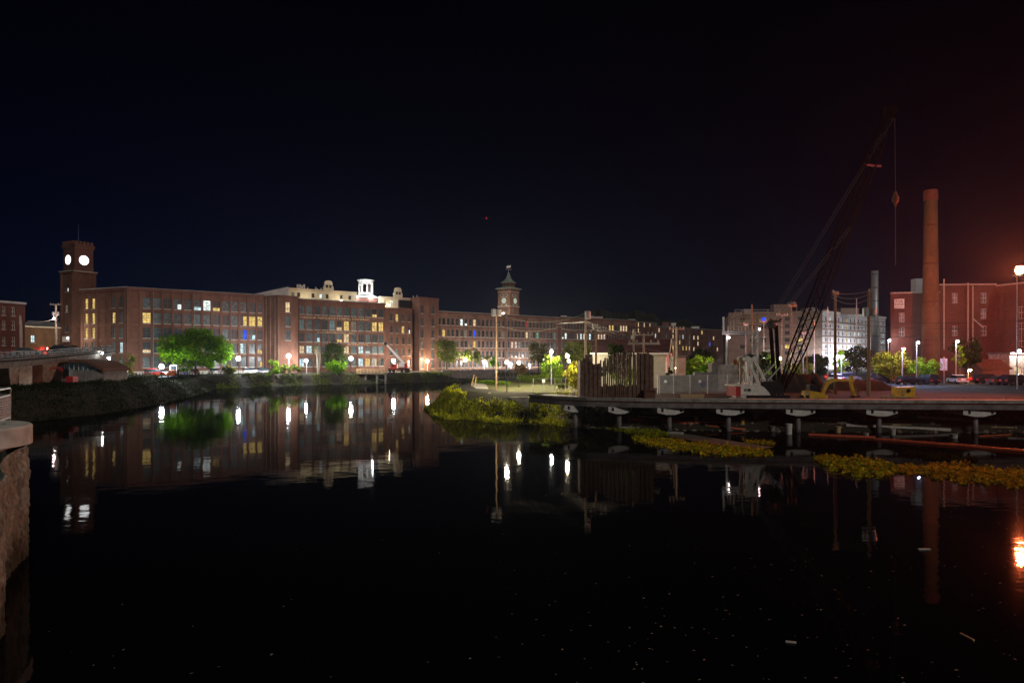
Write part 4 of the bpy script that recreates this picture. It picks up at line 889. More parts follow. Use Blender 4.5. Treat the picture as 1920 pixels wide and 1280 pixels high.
# --- low sheds and roofs at the far right
a0 = G(1843, 128); a1 = G(1893, 124)
r = thing("red_roof_shed", "low shed with red sloping roof below the brick factory at the right", "shed", (a0.x, a0.y, GZ)); zr = gz(692, 128)
MB().prism([tuple(a0), tuple(a1), tuple(a1 + Vector((.4, 6))), tuple(a0 + Vector((.4, 6)))], GZ, zr).build("wall", 'brick_dark', r)
MB().add([(a0.x-.4, a0.y-.5, zr+.003), (a1.x+.4, a1.y-.5, zr+.003), (a1.x+.4, a1.y+3, zr+1.9), (a0.x-.4, a0.y+3, zr+1.9), (a0.x, a0.y+6.4, zr+.003), (a1.x+.5, a1.y+6.4, zr+.003)], [(0,1,2,3),(3,2,5,4),(0,3,4),(1,5,2),(0,4,5,1)]).build("roof", 'rust', r)
x0, x1 = gx(1893, 132), gx(1990, 132)
r = thing("store_front", "low pale shopfront beneath a bright wall lamp at the right edge", "building", (x0, 132, GZ))
facade(r, (x0, 132), (x1, 132), GZ, gz(664, 132), [1.6, 4.2, 7.0], [GZ + .9], 1.4, 1.9, wall='concrete', lit={(0,0):'lit_warm',(1,0):'lit_dim'}, nx=2, ny=1, fm='frame_white', sill=None)
core(r, [(x0+.1, 132.34), (x1, 132.34), (x1, 138), (x0+.1, 138)], GZ, gz(664, 132), 'concrete'); MB().bx(x0-.2, x1, 131.6, 138.2, gz(664, 132)+.003, gz(661, 132)).build("roof", 'roof_grey', r)
# ================================================================== LEFT: BRIDGE, SHED, ABUTMENT
def ribbon(name, pts, wd, z_top_off, th, m, root):
    """slab along centre points (x, y, z), width wd"""
    mb = MB(); vs = []
    for i, p in enumerate(pts):
        q = Vector(pts[min(i+1, len(pts)-1)]) - Vector(pts[max(i-1, 0)]); nn = Vector((q.y, -q.x, 0)).normalized()
        for s, dz in ((-1, 0), (1, 0), (1, -th), (-1, -th)): vs.append(Vector(p) + nn*(s*wd/2) + Vector((0, 0, z_top_off + dz)))
    fs = []
    for i in range(len(pts)-1):
        a = 4*i
        for k in range(4): fs.append((a+k, a+(k+1)%4, a+4+(k+1)%4, a+4+k))
    fs += [(3,2,1,0), tuple(4*(len(pts)-1)+k for k in range(4))]
    return mb.add(vs, [f[::-1] for f in fs]).build(name, m, root)
brp = [(gx(-140, 88), 88, 6.9), (gx(0, 108), 108, 7.5), (gx(60, 119), 119, 7.9), (gx(120, 130), 130, 8.5), (gx(165, 138), 138, 8.95), (gx(178, 146), 146, 9.1), (gx(165, 156), 156, 9.0), (gx(120, 168), 168, 8.6), (gx(60, 172), 172, 7.8), (gx(-60, 172), 172, 6.0)]
bg_ = thing("road_bridge", "dark road bridge with railings sweeping in from the left edge towards the clock tower", "bridge", (brp[2][0], brp[2][1], GZ))
ribbon("deck", brp, 7.0, 0, .35, 'asphalt', bg_)
ribbon("girder", brp, 6.2, -.353, .9, 'concrete_dark', bg_)
for side in (-1, 1):
    ed = []
    for i, p in enumerate(brp):
        q = Vector(brp[min(i+1, len(brp)-1)]) - Vector(brp[max(i-1, 0)]); nn = Vector((q.y, -q.x, 0)).normalized(); ed.append(Vector(p) + nn*side*3.3)
    mb = MB()
    for zz in (.45, .8, 1.15):
        for a, b_ in zip(ed[:-1], ed[1:]): mb.beam(a + Vector((0,0,zz)), b_ + Vector((0,0,zz)), .09)
    mb.build("handrail", 'black_metal', bg_)
    pm = MB().bx(-.06, .06, -.06, .06, 0, 1.2).mesh("railing_post", 'black_metal')
    for a, b_ in zip(ed[:-1], ed[1:]):
        n_ = max(1, int((b_-a).length/2.2))
        for k in range(n_): inst("railing_post", pm, bg_, a + (b_-a)*(k/n_) - bg_.location)
    kb = MB()
    for a, b_ in zip(ed[:-1], ed[1:]): kb.beam(a + Vector((0,0,.1)), b_ + Vector((0,0,.1)), .3, .22)
    kb.build("kerb", 'concrete_dark', bg_)
for px, Y in ((20, 110), (75, 121), (130, 131), (176, 141)):
    x = gx(px, Y); zt_ = 6.2 + (px/180)*1.4
    MB().add([(x-.7, Y-.8, GZ-1.5), (x+.7, Y-.8, GZ-1.5), (x+.7, Y+.8, GZ-1.5), (x-.7, Y+.8, GZ-1.5), (x-1.6, Y-2.6, zt_), (x+1.6, Y-2.6, zt_), (x+1.6, Y+2.6, zt_), (x-1.6, Y+2.6, zt_)], [(0,3,2,1),(4,5,6,7),(0,1,5,4),(1,2,6,5),(2,3,7,6),(3,0,4,7)]).build("pier", 'concrete', bg_)
# round-roofed shed beneath
Ys = 126; x0, x1 = gx(92, Ys), gx(197, Ys); zs0 = gz(691, Ys); zs1 = gz(673.5, Ys); N = 12
arc = [(x0 + (x1-x0)*k/N, zs0 + (zs1-zs0)*math.sin(math.pi*k/N)) for k in range(N+1)]
sh = thing("arched_shed", "grey shed with a rust-red curved roof under the bridge end", "shed", ((x0+x1)/2, Ys, GZ))
MB().bx(x0+.4, x1-.4, Ys+.3, Ys+8, GZ-1.2, zs0-.3).build("wall", 'concrete_dark', sh)
MB().extr(arc + [(x, z-.5) for x, z in arc[::-1]], Ys-.6, Ys+8.4).build("roof", 'rust', sh)
MB().extr([(x0+.5, zs0-.297)] + [(x, z-.55) for x, z in arc[1:-1]] + [(x1-.5, zs0-.297)], Ys+.5, Ys+.6).build("gable_glazing", 'pane_dark', sh)
for k in range(2, N-1):
    x = arc[k][0]; MB().bx(x-.06, x+.06, Ys+.4, Ys+.498, zs0-.29, arc[k][1]-.56).build("mullion", 'frame_white', sh)
MB().cyl((x1-.25, Ys-.3, GZ-1), (x1-.25, Ys-.3, zs0-.3), .08, n=6).build("corner_post", 'steel', sh)
# concrete block and pale site cabins left of the shed
Y = 110; 
for (p0, p1, y0, y1, m_, nm, lab, cat) in ((12, 36, 681, 706, 'tarp', "site_cabin", "pale boxy site cabin under the bridge at the left edge", "cabin"), (38, 57, 684, 700, 'rust', "storage_box", "dim red storage box behind the site cabin under the bridge", "container")):
    x0, x1 = gx(p0, Y), gx(p1, Y); rr = thing(nm, lab, cat, (x0, Y, gz(y1, Y)))
    zb_ = gh((x0+x1)/2, Y); MB().bx(x0, x1, Y, Y+3, zb_-.2, gz(y0, Y)).build("shell", m_, rr); MB().bx(x0-.1, x1+.1, Y-.1, Y+3.1, gz(y0, Y)+.003, gz(y0, Y)+.15).build("roof", 'concrete_dark', rr)
    MB().bx(x0+.5, x0+1.4, Y-.05, Y-.003, gz(y0+8, Y), gz(y0+3, Y)).build("window", 'pane_black', rr)
    for k in range(3): MB().bx(x1-.5-k*.3, x1-.42-k*.3, Y-.04, Y-.003, zb_, gz(y0+1, Y)).build("rib", m_, rr)
    Y += 4
# abutment wall of rough stones with a round concrete cap
plan = [(-12.6, 15.5), (-14.2, 19.0), (-15.9, 21.2), (-17.25, 23.2), (-18.2, 25.0), (-18.75, 26.3), (-19.6, 27.5), (-21.3, 28.3), (-23.5, 28.6)]
ab = thing("stone_abutment", "rounded rough stone abutment with a smooth concrete cap at the lower left", "abutment", (-18.5, 24, 0))
MB().prism([(p[0] - .5, p[1] - .1) for p in plan] + [(-32, 28.6), (-32, 15.5)], -1.6, 4.28).build("fill", 'stone', ab)
from mathutils import noise as mn
cum = [0.0]
for a, b_ in zip(plan[:-1], plan[1:]): cum.append(cum[-1] + (Vector(b_)-Vector(a)).length)
def on_plan(s):
    k = max(0, min(len(plan)-2, sum(1 for c in cum if c <= s) - 1)); f_ = (s-cum[k])/(cum[k+1]-cum[k])
    p0_, p1_, p2_, p3_ = [Vector(plan[max(0, min(len(plan)-1, k+q))]) for q in (-1, 0, 1, 2)]
    p = .5*((2*p1_) + (p2_-p0_)*f_ + (2*p0_-5*p1_+4*p2_-p3_)*f_**2 + (3*p1_-p0_-3*p2_+p3_)*f_**3); return p
NU, NV = 260, 110; vs = []
for iu in range(NU+1):
    s_ = cum[-1]*iu/NU; p = on_plan(s_); q = on_plan(min(cum[-1]-.001, s_+.05)) - on_plan(max(0, s_-.05)); nn = Vector((q.y, -q.x)).normalized()
    for iv in range(NV+1):
        z = -1.2 + 5.5*iv/NV; v = Vector((s_*1.0, z*1.25, 0)); c = mn.voronoi(v*2.3)[0]; edge = min(.22, c[1]-c[0])
        d_ = .07*mn.fractal(v*.9, 1.0, 2.0, 5) + .03*mn.fractal(v*5, 1.0, 2.0, 4) + .3*edge - .03; d_ *= 1 if iv < NV else .3
        vs.append((p.x + nn.x*d_, p.y + nn.y*d_, z))
fs = [(iu*(NV+1)+iv, (iu+1)*(NV+1)+iv, (iu+1)*(NV+1)+iv+1, iu*(NV+1)+iv+1) for iu in range(NU) for iv in range(NV)]
MB().add(vs, fs).build("stone_face", 'stone', ab, True)
cc = (-22.05, 26.0)
ring = MB(); n_ = 40; Ro, Ri = 3.2, 2.3; vs = []
for k in range(n_):
    t = 2*math.pi*k/n_; c_, s_ = math.cos(t), math.sin(t)
    vs += [(cc[0]+Ro*c_, cc[1]+Ro*s_*.92, 4.3), (cc[0]+Ro*c_, cc[1]+Ro*s_*.92, 4.98), (cc[0]+(Ro-.07)*c_, cc[1]+(Ro-.07)*s_*.92, 5.05), (cc[0]+Ri*c_, cc[1]+Ri*s_*.92, 5.05), (cc[0]+Ri*c_, cc[1]+Ri*s_*.92, 4.5)]
fs = []
for k in range(n_):
    a, b_ = 5*k, 5*((k+1)%n_)
    for j in range(4): fs.append((a+j, b_+j, b_+j+1, a+j+1))
ring.add(vs, fs).build("cap_ring", 'cap_light', ab)
MB().lathe([(Ri*.93, 4.33), (Ri*.93, 4.55)], (cc[0], cc[1], 0), 30).build("cap_floor", 'path_mat', ab)
# mesh railing above it
fr = thing("mesh_railing", "grey mesh-panel railing above the stone abutment at the left edge", "railing", (-21.0, 28.0, 5.05)); zr0, zr1 = 4.55, 6.35
rp = [(-27, 25.8), (-23.6, 27.3), (-21.35, 28.4), (-22.2, 30.2), (-25, 31)]
for a, b_ in zip(rp[:-1], rp[1:]):
    MB().beam((*a, zr1), (*b_, zr1), .06).beam((*a, zr1-.3), (*b_, zr1-.3), .045).beam((*a, zr0+.5), (*b_, zr0+.5), .05).build("rail", 'galvanised', fr)
    MB().cyl((*b_, zr0), (*b_, zr1), .035, n=6).build("post", 'galvanised', fr)
    mb = MB(); n_ = int((Vector(b_)-Vector(a)).length/.13)
    for k in range(n_): 
        q = Vector(a) + (Vector(b_)-Vector(a))*(k/n_); mb.beam((q.x, q.y, zr0+.5), (q.x, q.y, zr1-.3), .014)
    for k in range(9): z = zr0 + .55 + k*.11; mb.beam((*a, z), (*b_, z), .014)
    mb.build("mesh_panel", 'galvanised', fr)

# ================================================================== RIGHT: BOARDWALK ON PIERS
wk = [(gx(992, 79.5), 80.3), (gx(1040, 76.5), 76.5), (gx(1100, 73.5), 73.5), (gx(1200, 71.6), 71.6), (gx(1300, 70.7), 70.7), (gx(1450, 70), 70), (gx(1650, 69.3), 69.3), (gx(1850, 68.6), 68.6), (gx(2060, 67.8), 67.8), (gx(2300, 67), 67)]
ZD = 3.3
bw = thing("boardwalk", "long unfinished concrete boardwalk on T-shaped piers along the right bank", "boardwalk", (wk[3][0], wk[3][1], 0))
def along(pts, step):
    res = []; 
    for a, b_ in zip(pts[:-1], pts[1:]):
        a = Vector(a); b_ = Vector(b_); n_ = max(1, round((b_-a).length/step))
        res += [a + (b_-a)*(k/n_) for k in range(n_)]
    return res + [Vector(pts[-1])]
ap = along(wk, 3.0)
def offp(pts, k):
    o = []
    for i, p in enumerate(pts):
        q = pts[min(i+1, len(pts)-1)] - pts[max(i-1, 0)]; nn = Vector((-q.y, q.x)).normalized(); o.append(p + nn*k)
    return o
bk_ = offp(ap, 3.6)
for i in range(len(ap)-1):
    g = .02; a, b_ = ap[i].lerp(ap[i+1], g/3), ap[i+1].lerp(ap[i], g/3); a2_, b2_ = bk_[i].lerp(bk_[i+1], g/3), bk_[i+1].lerp(bk_[i], g/3)
    dz = rnd.uniform(-.008, .008)
    MB().prism([tuple(a), tuple(b_), tuple(b2_), tuple(a2_)], ZD-.2 + dz, ZD + dz).build("deck_slab", 'concrete', bw)
def rib(name, off0, off1, z0, z1, m_):
    o0, o1 = offp(ap, off0), offp(ap, off1); mb = MB(); vs = []
    for p, q in zip(o0, o1): vs += [(p.x, p.y, z0), (p.x, p.y, z1), (q.x, q.y, z1), (q.x, q.y, z0)]
    fs = []
    for i in range(len(o0)-1):
        a = 4*i
        for k in range(4): fs.append((a+k, a+4+k, a+4+(k+1)%4, a+(k+1)%4))
    fs += [(0,1,2,3), tuple(4*(len(o0)-1)+k for k in (3,2,1,0))]
    return mb.add(vs, fs).build(name, m_, bw)
rib("edge_beam", -.06, .25, ZD+.012, ZD+.1, 'concrete'); rib("shade_strip", .12, .22, ZD-.397, ZD-.21, 'rust'); rib("girder", .0, .42, ZD-.86, ZD-.40, 'steel_grey'); rib("girder", 3.1, 3.5, ZD-.86, ZD-.22, 'steel_grey')  # dark strip under the slab edge stands in for the shade line
for px, Y, hw in ((1080, 74.6, 1.25), (1163, 72.4, 1.25), (1258, 71.2, 1.4), (1370, 70.5, 1.45), (1502, 69.9, 1.5), (1655, 69.4, 1.6), (1838, 68.8, 1.65), (2050, 68, 1.65)):
    x = gx(px, Y); y0, y1 = Y+.1, Y+3.1; zt_ = ZD - .865; cp_ = MB()
    pr = [(x-hw, zt_), (x+hw, zt_), (x+hw, zt_-.42), (x+.45, zt_-.72), (x-.45, zt_-.72), (x-hw, zt_-.5)]
    cap = cp_.extr(pr, y0, y1).build("pier_cap", 'cap_concrete', bw)
    for s in (-.62, .78): MB().bx(x+hw*s-.12, x+hw*s+.12, y0-.03, y0+.1, zt_-.42, zt_-.05).build("bearing_pocket", 'black_metal', cap)
    MB().cyl((x, Y+.75, -1.4), (x, Y+.75, zt_-.7), .26, n=14).build("pile", 'pier_pile', bw, True)
# ================================================================== SHEET-PILE ENCLOSURE
Yp = 74.6; px0, px1 = 1089, 1226
sp_ = thing("sheet_pile_wall", "tall enclosure of rusty brown vertical steel piles on the bank", "pile wall", (gx(1157, Yp), Yp, GZ))
nP = 34; wP = (gx(px1, Yp)-gx(px0, Yp))/nP
def top_py(p):
    pts = [(1089, 679), (1093, 676), (1096, 668), (1099, 665.5), (1103, 668), (1106, 676), (1112, 682), (1122, 682), (1130, 676), (1140, 668), (1150, 662), (1160, 660), (1190, 661), (1205, 663), (1215, 662), (1222, 664), (1226, 668)]
    for (a, b_), (c_, d_) in zip(pts[:-1], pts[1:]):
        if a <= p <= c_: return b_ + (d_-b_)*(p-a)/(c_-a)
    return 668
for k in range(nP):
    p = px0 + (px1-px0)*(k+.5)/nP; x = gx(p, Yp); thin = 1124 < p < 1192
    wd = wP*(rnd.uniform(.5, .78) if thin else 1.02); yo = .13*(k % 2) + rnd.uniform(-.05, .05); dz = rnd.uniform(-.22, .22) if thin else rnd.uniform(-.06, .06)
    z1_ = gz(top_py(p), Yp) + dz; lean = rnd.uniform(-.05, .05) if thin else 0
    h_ = wd/2; MB().add([(x-h_, Yp+yo, GZ-.3), (x+h_, Yp+yo, GZ-.3), (x+h_, Yp+yo+.14, GZ-.3), (x-h_, Yp+yo+.14, GZ-.3), (x-h_+lean, Yp+yo, z1_), (x+h_+lean, Yp+yo, z1_), (x+h_+lean, Yp+yo+.14, z1_), (x-h_+lean, Yp+yo+.14, z1_)],
        [(0,3,2,1),(4,5,6,7),(0,1,5,4),(1,2,6,5),(2,3,7,6),(3,0,4,7)]).build("pile", 'pile_steel', sp_)
for k in range(18):   # lower solid run behind the open piles
    p = 1124 + 70*(k+.5)/18; x = gx(p, Yp); MB().bx(x-.13, x+.13, Yp+.32, Yp+.42, GZ-.3, gz(723+rnd.uniform(-4, 4), Yp)).build("short_pile", 'pile_steel', sp_)
MB().bx(gx(1124, Yp), gx(1194, Yp), Yp+.3, Yp+.32, gz(733, Yp), gz(730.5, Yp)).build("waler", 'rust', sp_)
for s_, p in ((1, 1089.5), (1, 1225)):
    x = gx(p, Yp)
    for k in range(9): MB().bx(x-.07, x+.07, Yp+.45+k*.3, Yp+.72+k*.3, GZ-.3, gz(676, Yp)+rnd.uniform(-.1, .1)).build("side_pile", 'pile_steel', sp_)
x = gx(1217, 73.9); tag(MB().bx(x-.6, x+.6, 73.4, 74.4, GZ-.2, gz(733, 74)).bx(x-.66, x+.66, 73.3, 74.45, gz(733, 74)+.003, gz(732, 74)+.05).build("wooden_crate", 'rust'), "rusty brown box standing at the right foot of the pile wall", "crate")
# ================================================================== PARK EDGE: WALL, BOLLARDS, FENCE
x0, x1, Yw = gx(943, 85.2), gx(991, 84.4), 85
wl = tag(MB().prism([(x0, 85.6), (x1, 84.2), (x1, 84.7), (x0, 86.1)], 1.6, gz(744, 85)).build("low_wall", 'concrete'), "low concrete wall where the boardwalk meets the lawn", "wall")
for k, (px, Y, py) in enumerate(((911, 88.5, 737), (917.5, 88, 736), (927, 90, 736), (940.5, 87.5, 738.5), (962, 88.5, 737.5), (992, 88, 737))):
    x = gx(px, Y); zz = gh(x, Y); bo = thing("bollard", "dark bollard by the park path, number %s from the left" % ("first second third fourth fifth sixth".split()[k]), "bollard", (x, Y, zz), "bollards by the park path")
    MB().cyl((x, Y, zz-.2), (x, Y, gz(py, Y)-.12), .13, n=8).build("post", 'wood_pole', bo); MB().cyl((x, Y, gz(py, Y)-.117), (x, Y, gz(py, Y)), .16, n=8).build("cap", 'galvanised', bo)
fw = thing("wire_fence", "thin wire fence with a white notice across the lawn", "fence", (gx(1000, 92), 92, GZ))
fp = [(gx(1000, 90.5), 90.5), (gx(1018, 91), 91), (gx(1040, 91.5), 91.5), (gx(1060, 91.5), 91.5)]
for x, y in fp: MB().cyl((x, y, GZ), (x, y, GZ+1.7), .03, n=6).build("post", 'galvanised', fw)
for z in (.9, 1.68): 
    mb = MB()
    for a, b_ in zip(fp[:-1], fp[1:]): mb.beam((*a, GZ+z), (*b_, GZ+z), .03)
    mb.build("wire", 'galvanised', fw)
MB().bx(gx(1016.5, 90.8), gx(1022, 90.8), 90.75, 90.8, GZ+1.15, GZ+1.6).build("notice", 'sign_white', fw)
hd = thing("hedge", "low clipped green hedge round the lawn's upper edge", "hedge", (gx(1005, 118), 118, GZ))
# far retaining wall along the mill bank
p0, p1 = Vector((-22, 217.5)), Vector((14, 242.5))
rw_ = thing("retaining_wall", "dark stone retaining wall along the far bank behind the park", "wall", (p0.x, p0.y, 0)); nb = 14
for k in range(nb):
    a, b_ = p0.lerp(p1, (k+.02)/nb), p0.lerp(p1, (k+.98)/nb); d = (b_-a).normalized(); nr = Vector((d.y, -d.x))
    MB().prism([tuple(a), tuple(b_), tuple(b_-nr*.7), tuple(a-nr*.7)], -1, GZ+.35).build("wall_panel", 'concrete_dark', rw_)
a, b_ = p0, p1; strip(rw_, "coping", a, b_, GZ+.353, GZ+.55, .15, 'concrete', .8)
# ================================================================== SUBSTATION FENCE, WALLS, FRAME
Yf = 84.5; cf = thing("chain_link_fence", "chain-link fence with white notices between the pile wall and the crane", "fence", (gx(1300, Yf), Yf, GZ))
for px in (1233, 1237, 1263, 1294, 1327, 1364, 1388):
    x = gx(px, Yf); MB().cyl((x, Yf, GZ-.1), (x, Yf, gz(702.5, Yf)), .05, n=6).build("post", 'galvanised', cf)
MB().beam((gx(1233, Yf), Yf, gz(703.5, Yf)), (gx(1400, Yf), Yf, gz(703.5, Yf)), .04).beam((gx(1233, Yf), Yf, GZ+.15), (gx(1400, Yf), Yf, GZ+.15), .03).build("rail", 'galvanised', cf)
mb = MB(); x0, x1 = gx(1233, Yf), gx(1400, Yf); zt_ = gz(703.7, Yf); H_ = zt_ - GZ - .15
k = x0 - H_
while k < x1:
    for s in (0, 1):
        xa, xb = (k, k + H_) if s == 0 else (k + H_, k)
        pa, pb = [xa, GZ+.15], [xb, zt_]
        t0, t1 = 0, 1
        dx = pb[0]-pa[0]
        for lim, sg_ in ((x0, 1), (x1, -1)):
            ta = (lim - pa[0])/dx
            if (dx > 0) == (sg_ > 0): t0 = max(t0, ta)
            else: t1 = min(t1, ta)
        if t0 < t1: mb.beam((pa[0]+dx*t0, Yf+.03, pa[1]+H_*t0), (pa[0]+dx*t1, Yf+.03, pa[1]+H_*t1), .012)
    k += .16
mb.build("wire_mesh", 'galvanised', cf)
for px in (1247.5, 1312): MB().bx(gx(px-2.4, Yf), gx(px+2.4, Yf), Yf-.06, Yf-.05, gz(717, Yf), gz(712.5, Yf)).build("notice", 'sign_white', cf)
Yb = 90.0
for k, (p0_, p1_, yt, dep, lab) in enumerate(((1236, 1304, 703, 1.2, "low dark block wall behind the chain-link fence"), (1303, 1334, 697, 2.0, "lower grey block wall with a blue disc behind the fence"), (1334, 1346, 680, 3.4, "narrow grey block pillar behind the fence"), (1346.3, 1384, 683, 3.0, "tall grey block wall beside the crane"))):
    x0, x1 = gx(p0_, Yb), gx(p1_, Yb); zt_ = gz(yt, Yb); bwl = thing("block_wall", lab, "wall", (x0, Yb, GZ)); rows_ = max(2, int((zt_-GZ)/.6)); cols_ = max(1, round((x1-x0)/1.2)); 
    for j in range(rows_):
        for i in range(cols_):
            zz0 = GZ + (zt_-GZ)*j/rows_; zz1 = GZ + (zt_-GZ)*(j+1)/rows_ - .02; xa = x0 + (x1-x0)*i/cols_; xb = x0 + (x1-x0)*(i+1)/cols_ - .02; o_ = rnd.uniform(-.02, .02)
            MB().bx(xa, xb, Yb+o_, Yb+dep*.5, zz0, zz1).build("block", 'concrete' if k == 3 else 'concrete_dark', bwl)
    if k == 1: MB().cyl((gx(1318, Yb), Yb-.06, gz(720, Yb)), (gx(1318, Yb), Yb-.03, gz(720, Yb)), .33, n=16).build("disc", 'car_blue', bwl)
# steel substation frame
Yg = 96.0; sb = thing("substation_frame", "grey steel substation gantry with insulators left of the crane", "steel frame", (gx(1385, Yg), Yg, GZ))
for px, y0 in ((1357, 594), (1363, 626), (1412, 626), (1421, 612)):
    x = gx(px, Yg); zb_ = gz(662, Yg) if px == 1357 else GZ
    if px == 1357: zb_ = gz(627, Yg)
    MB().box((x, Yg, (zb_+gz(y0, Yg))/2), (.22, .22, gz(y0, Yg)-zb_)).build("post", 'galvanised', sb)
MB().beam((gx(1354, Yg), Yg, gz(622, Yg)), (gx(1422, Yg), Yg, gz(622, Yg)), .16).beam((gx(1354, Yg), Yg, gz(626, Yg)), (gx(1422, Yg), Yg, gz(626, Yg)), .16).build("beam", 'galvanised', sb)
for k in range(14): 
    p = 1356 + 64*k/14; MB().beam((gx(p, Yg), Yg, gz(622, Yg)), (gx(p+4.5, Yg), Yg, gz(626, Yg)), .06).build("lacing", 'galvanised', sb)
for k, p in enumerate((1365, 1370, 1376, 1385, 1391, 1397, 1403, 1409)):
    x = gx(p, Yg); h_ = (12, 18, 26, 8, 9, 10, 9, 8)[k]; prof = []
    for j in range(6): z = j*h_/6*.075*.9; prof += [(.05, z), (.14, z+.06), (.05, z+.12)]
    MB().lathe(prof, (x, Yg, gz(622, Yg)+.08), 8).build("insulator", 'plank_pale', sb)
for k, (pa, ya, pb, yb) in enumerate(((1372, 596, 1378, 590), (1365, 606, 1374, 602), (1376, 592, 1392, 588), (1380, 601, 1420, 601), (1392, 588, 1420, 588), (1372, 612, 1412, 612))):
    MB().beam(P(pa, ya, Yg), P(pb, yb, Yg), .07).build("busbar", 'plank_pale', sb)
for px, y0, y1 in ((1378, 588, 622), (1392, 583, 622), (1420, 583, 612)): MB().beam(P(px, y0, Yg), P(px, y1, Yg), .09).build("riser", 'wood_pole', sb)

# rubble along the bank under the boardwalk
g_ = np.random.default_rng(5); mb = MB(); cnt = 0
while cnt < 900:
    xs_ = g_.uniform(3, 62, 400); ys_ = g_.uniform(69, 86, 400); d_ = shore_dist(xs_, ys_); h_ = ground_h(xs_, ys_)
    for x, y, dd, hh in zip(xs_, ys_, d_, h_):
        if not (-.5 < dd < 2.8) or (x > 14 and g_.random() < .55) or x/y > .8: continue
        r_ = .07 + .26*g_.random()**2.5; o = len(mb.v); mb.ball((0, 0, 0), r_, 6, 4); sc3 = g_.uniform(.6, 1.4, 3)
        for i in range(o, len(mb.v)):
            v = mb.v[i]; k = 1 + g_.uniform(-.22, .22); mb.v[i] = (x + v[0]*sc3[0]*k, y + v[1]*sc3[1]*k, max(hh, -.05) + v[2]*.75*sc3[2]*k)
        cnt += 1
tag(mb.build("bank_rubble", 'rubble_mat'), "loose rubble stones on the bank under the boardwalk", kind="stuff")
# ================================================================== CRAWLER CRANE
Yk = 75.2; kx = lambda p: gx(p, Yk); kz = lambda p: gz(p, Yk)
cr = thing("crawler_crane", "white crawler crane with red counterweight, A-frame gantry and dark lattice boom", "crane", (kx(1440), Yk, GZ))
for yo in (-.2, 3.0):
    tr = MB(); x0, x1 = kx(1402), kx(1478); zc_ = GZ + .17
    prof = [(x0+.17*math.cos(t), zc_+.17*math.sin(t)) for t in [R(90+18*k) for k in range(11)]] + [(x1+.17*math.cos(t), zc_+.17*math.sin(t)) for t in [R(-90+18*k) for k in range(11)]]
    tr.extr(prof, Yk+yo, Yk+yo+.75).build("track", 'rubber', cr)
MB().bx(kx(1425), kx(1460), Yk+.4, Yk+2.9, GZ+.1, GZ+.5).build("carbody", 'black_metal', cr)
body = [(kx(1389), kz(741)), (kx(1389), kz(724)), (kx(1424), kz(724)), (kx(1425), kz(722)), (kx(1432), kz(725)), (kx(1441), kz(734)), (kx(1446), kz(741))]
MB().extr(body, Yk, Yk+3.0).build("engine_house", 'crane_white', cr)
MB().bx(kx(1389), kx(1450), Yk-.03, Yk+3.03, kz(747.5), kz(741.6)).build("lower_skirt", 'crane_white', cr); MB().bx(kx(1388.6), kx(1448), Yk-.04, Yk+3.04, kz(741.6)+.002, kz(740.6)).build("red_stripe", 'red_paint', cr)
MB().bx(kx(1379), kx(1388.2), Yk-.1, Yk+3.1, kz(743), kz(724.5)).build("counterweight", 'red_paint', cr)
MB().bx(kx(1375), kx(1424), Yk-.05, Yk+3.05, kz(723.9), kz(721)).build("roof_platform", 'crane_white', cr)
for p in (1398, 1405): MB().bx(kx(p-3), kx(p+2.5), Yk-.05, Yk-.003, kz(733), kz(728.5)).build("grille", 'steel' if p < 1400 else 'black_metal', cr)
for yo in (.25, 2.7):   # A-frame gantry
    MB().beam((kx(1402), Yk+yo, kz(673)), (kx(1426), Yk+yo, kz(722)), .26).build("gantry_leg", 'crane_white', cr)
    MB().beam((kx(1403), Yk+yo, kz(674)), (kx(1404), Yk+yo, kz(722)), .2).build("gantry_strut", 'crane_white', cr)
    MB().beam((kx(1416), Yk+yo, kz(673)), (kx(1436), Yk+yo, kz(714)), .24).build("gantry_leg", 'crane_white', cr)
    MB().beam((kx(1409), Yk+yo, kz(676)), (kx(1409.5), Yk+yo, kz(722)), .12).build("gantry_strut", 'crane_white', cr)
    MB().cyl((kx(1403), Yk+yo-.12, kz(673)), (kx(1403), Yk+yo+.12, kz(673)), .34, n=14).build("sheave", 'crane_white', cr)
    MB().cyl((kx(1416), Yk+yo-.12, kz(673)), (kx(1416), Yk+yo+.12, kz(673)), .3, n=14).build("sheave", 'crane_white', cr)
MB().beam((kx(1409), Yk+.2, kz(673)), (kx(1409), Yk+2.8, kz(673)), .3).build("gantry_head", 'crane_white', cr)
MB().bx(kx(1407), kx(1419), Yk+.9, Yk+2.1, kz(671), kz(664)).build("sheave_block", 'black_metal', cr)
MB().bx(kx(1408), kx(1417), Yk+1.2, Yk+1.8, kz(700), kz(683)).build("brace_plate", 'crane_white', cr)
MB().beam((kx(1442), Yk+.3, kz(713)), (kx(1470), Yk+.3, kz(682)), .12).beam((kx(1442), Yk+2.6, kz(713)), (kx(1470), Yk+2.6, kz(682)), .12).build("ladder_stay", 'galvanised', cr)
cab = [(kx(1428), kz(716)), (kx(1458), kz(714)), (kx(1468), kz(722)), (kx(1469), kz(745)), (kx(1449), kz(745)), (kx(1442), kz(733)), (kx(1433), kz(724))]
cb_ = MB().extr(cab, Yk-.1, Yk+1.7).build("cab", 'black_metal', cr)
MB().bx(kx(1452), kx(1466), Yk-.13, Yk-.103, kz(732), kz(720)).build("cab_window", 'glass_dark', cb_)
for p in (1455, 1463): MB().bx(kx(p-1), kx(p+1), Yk-.14, Yk-.103, kz(742), kz(739)).build("lamp", 'chrome', cb_)
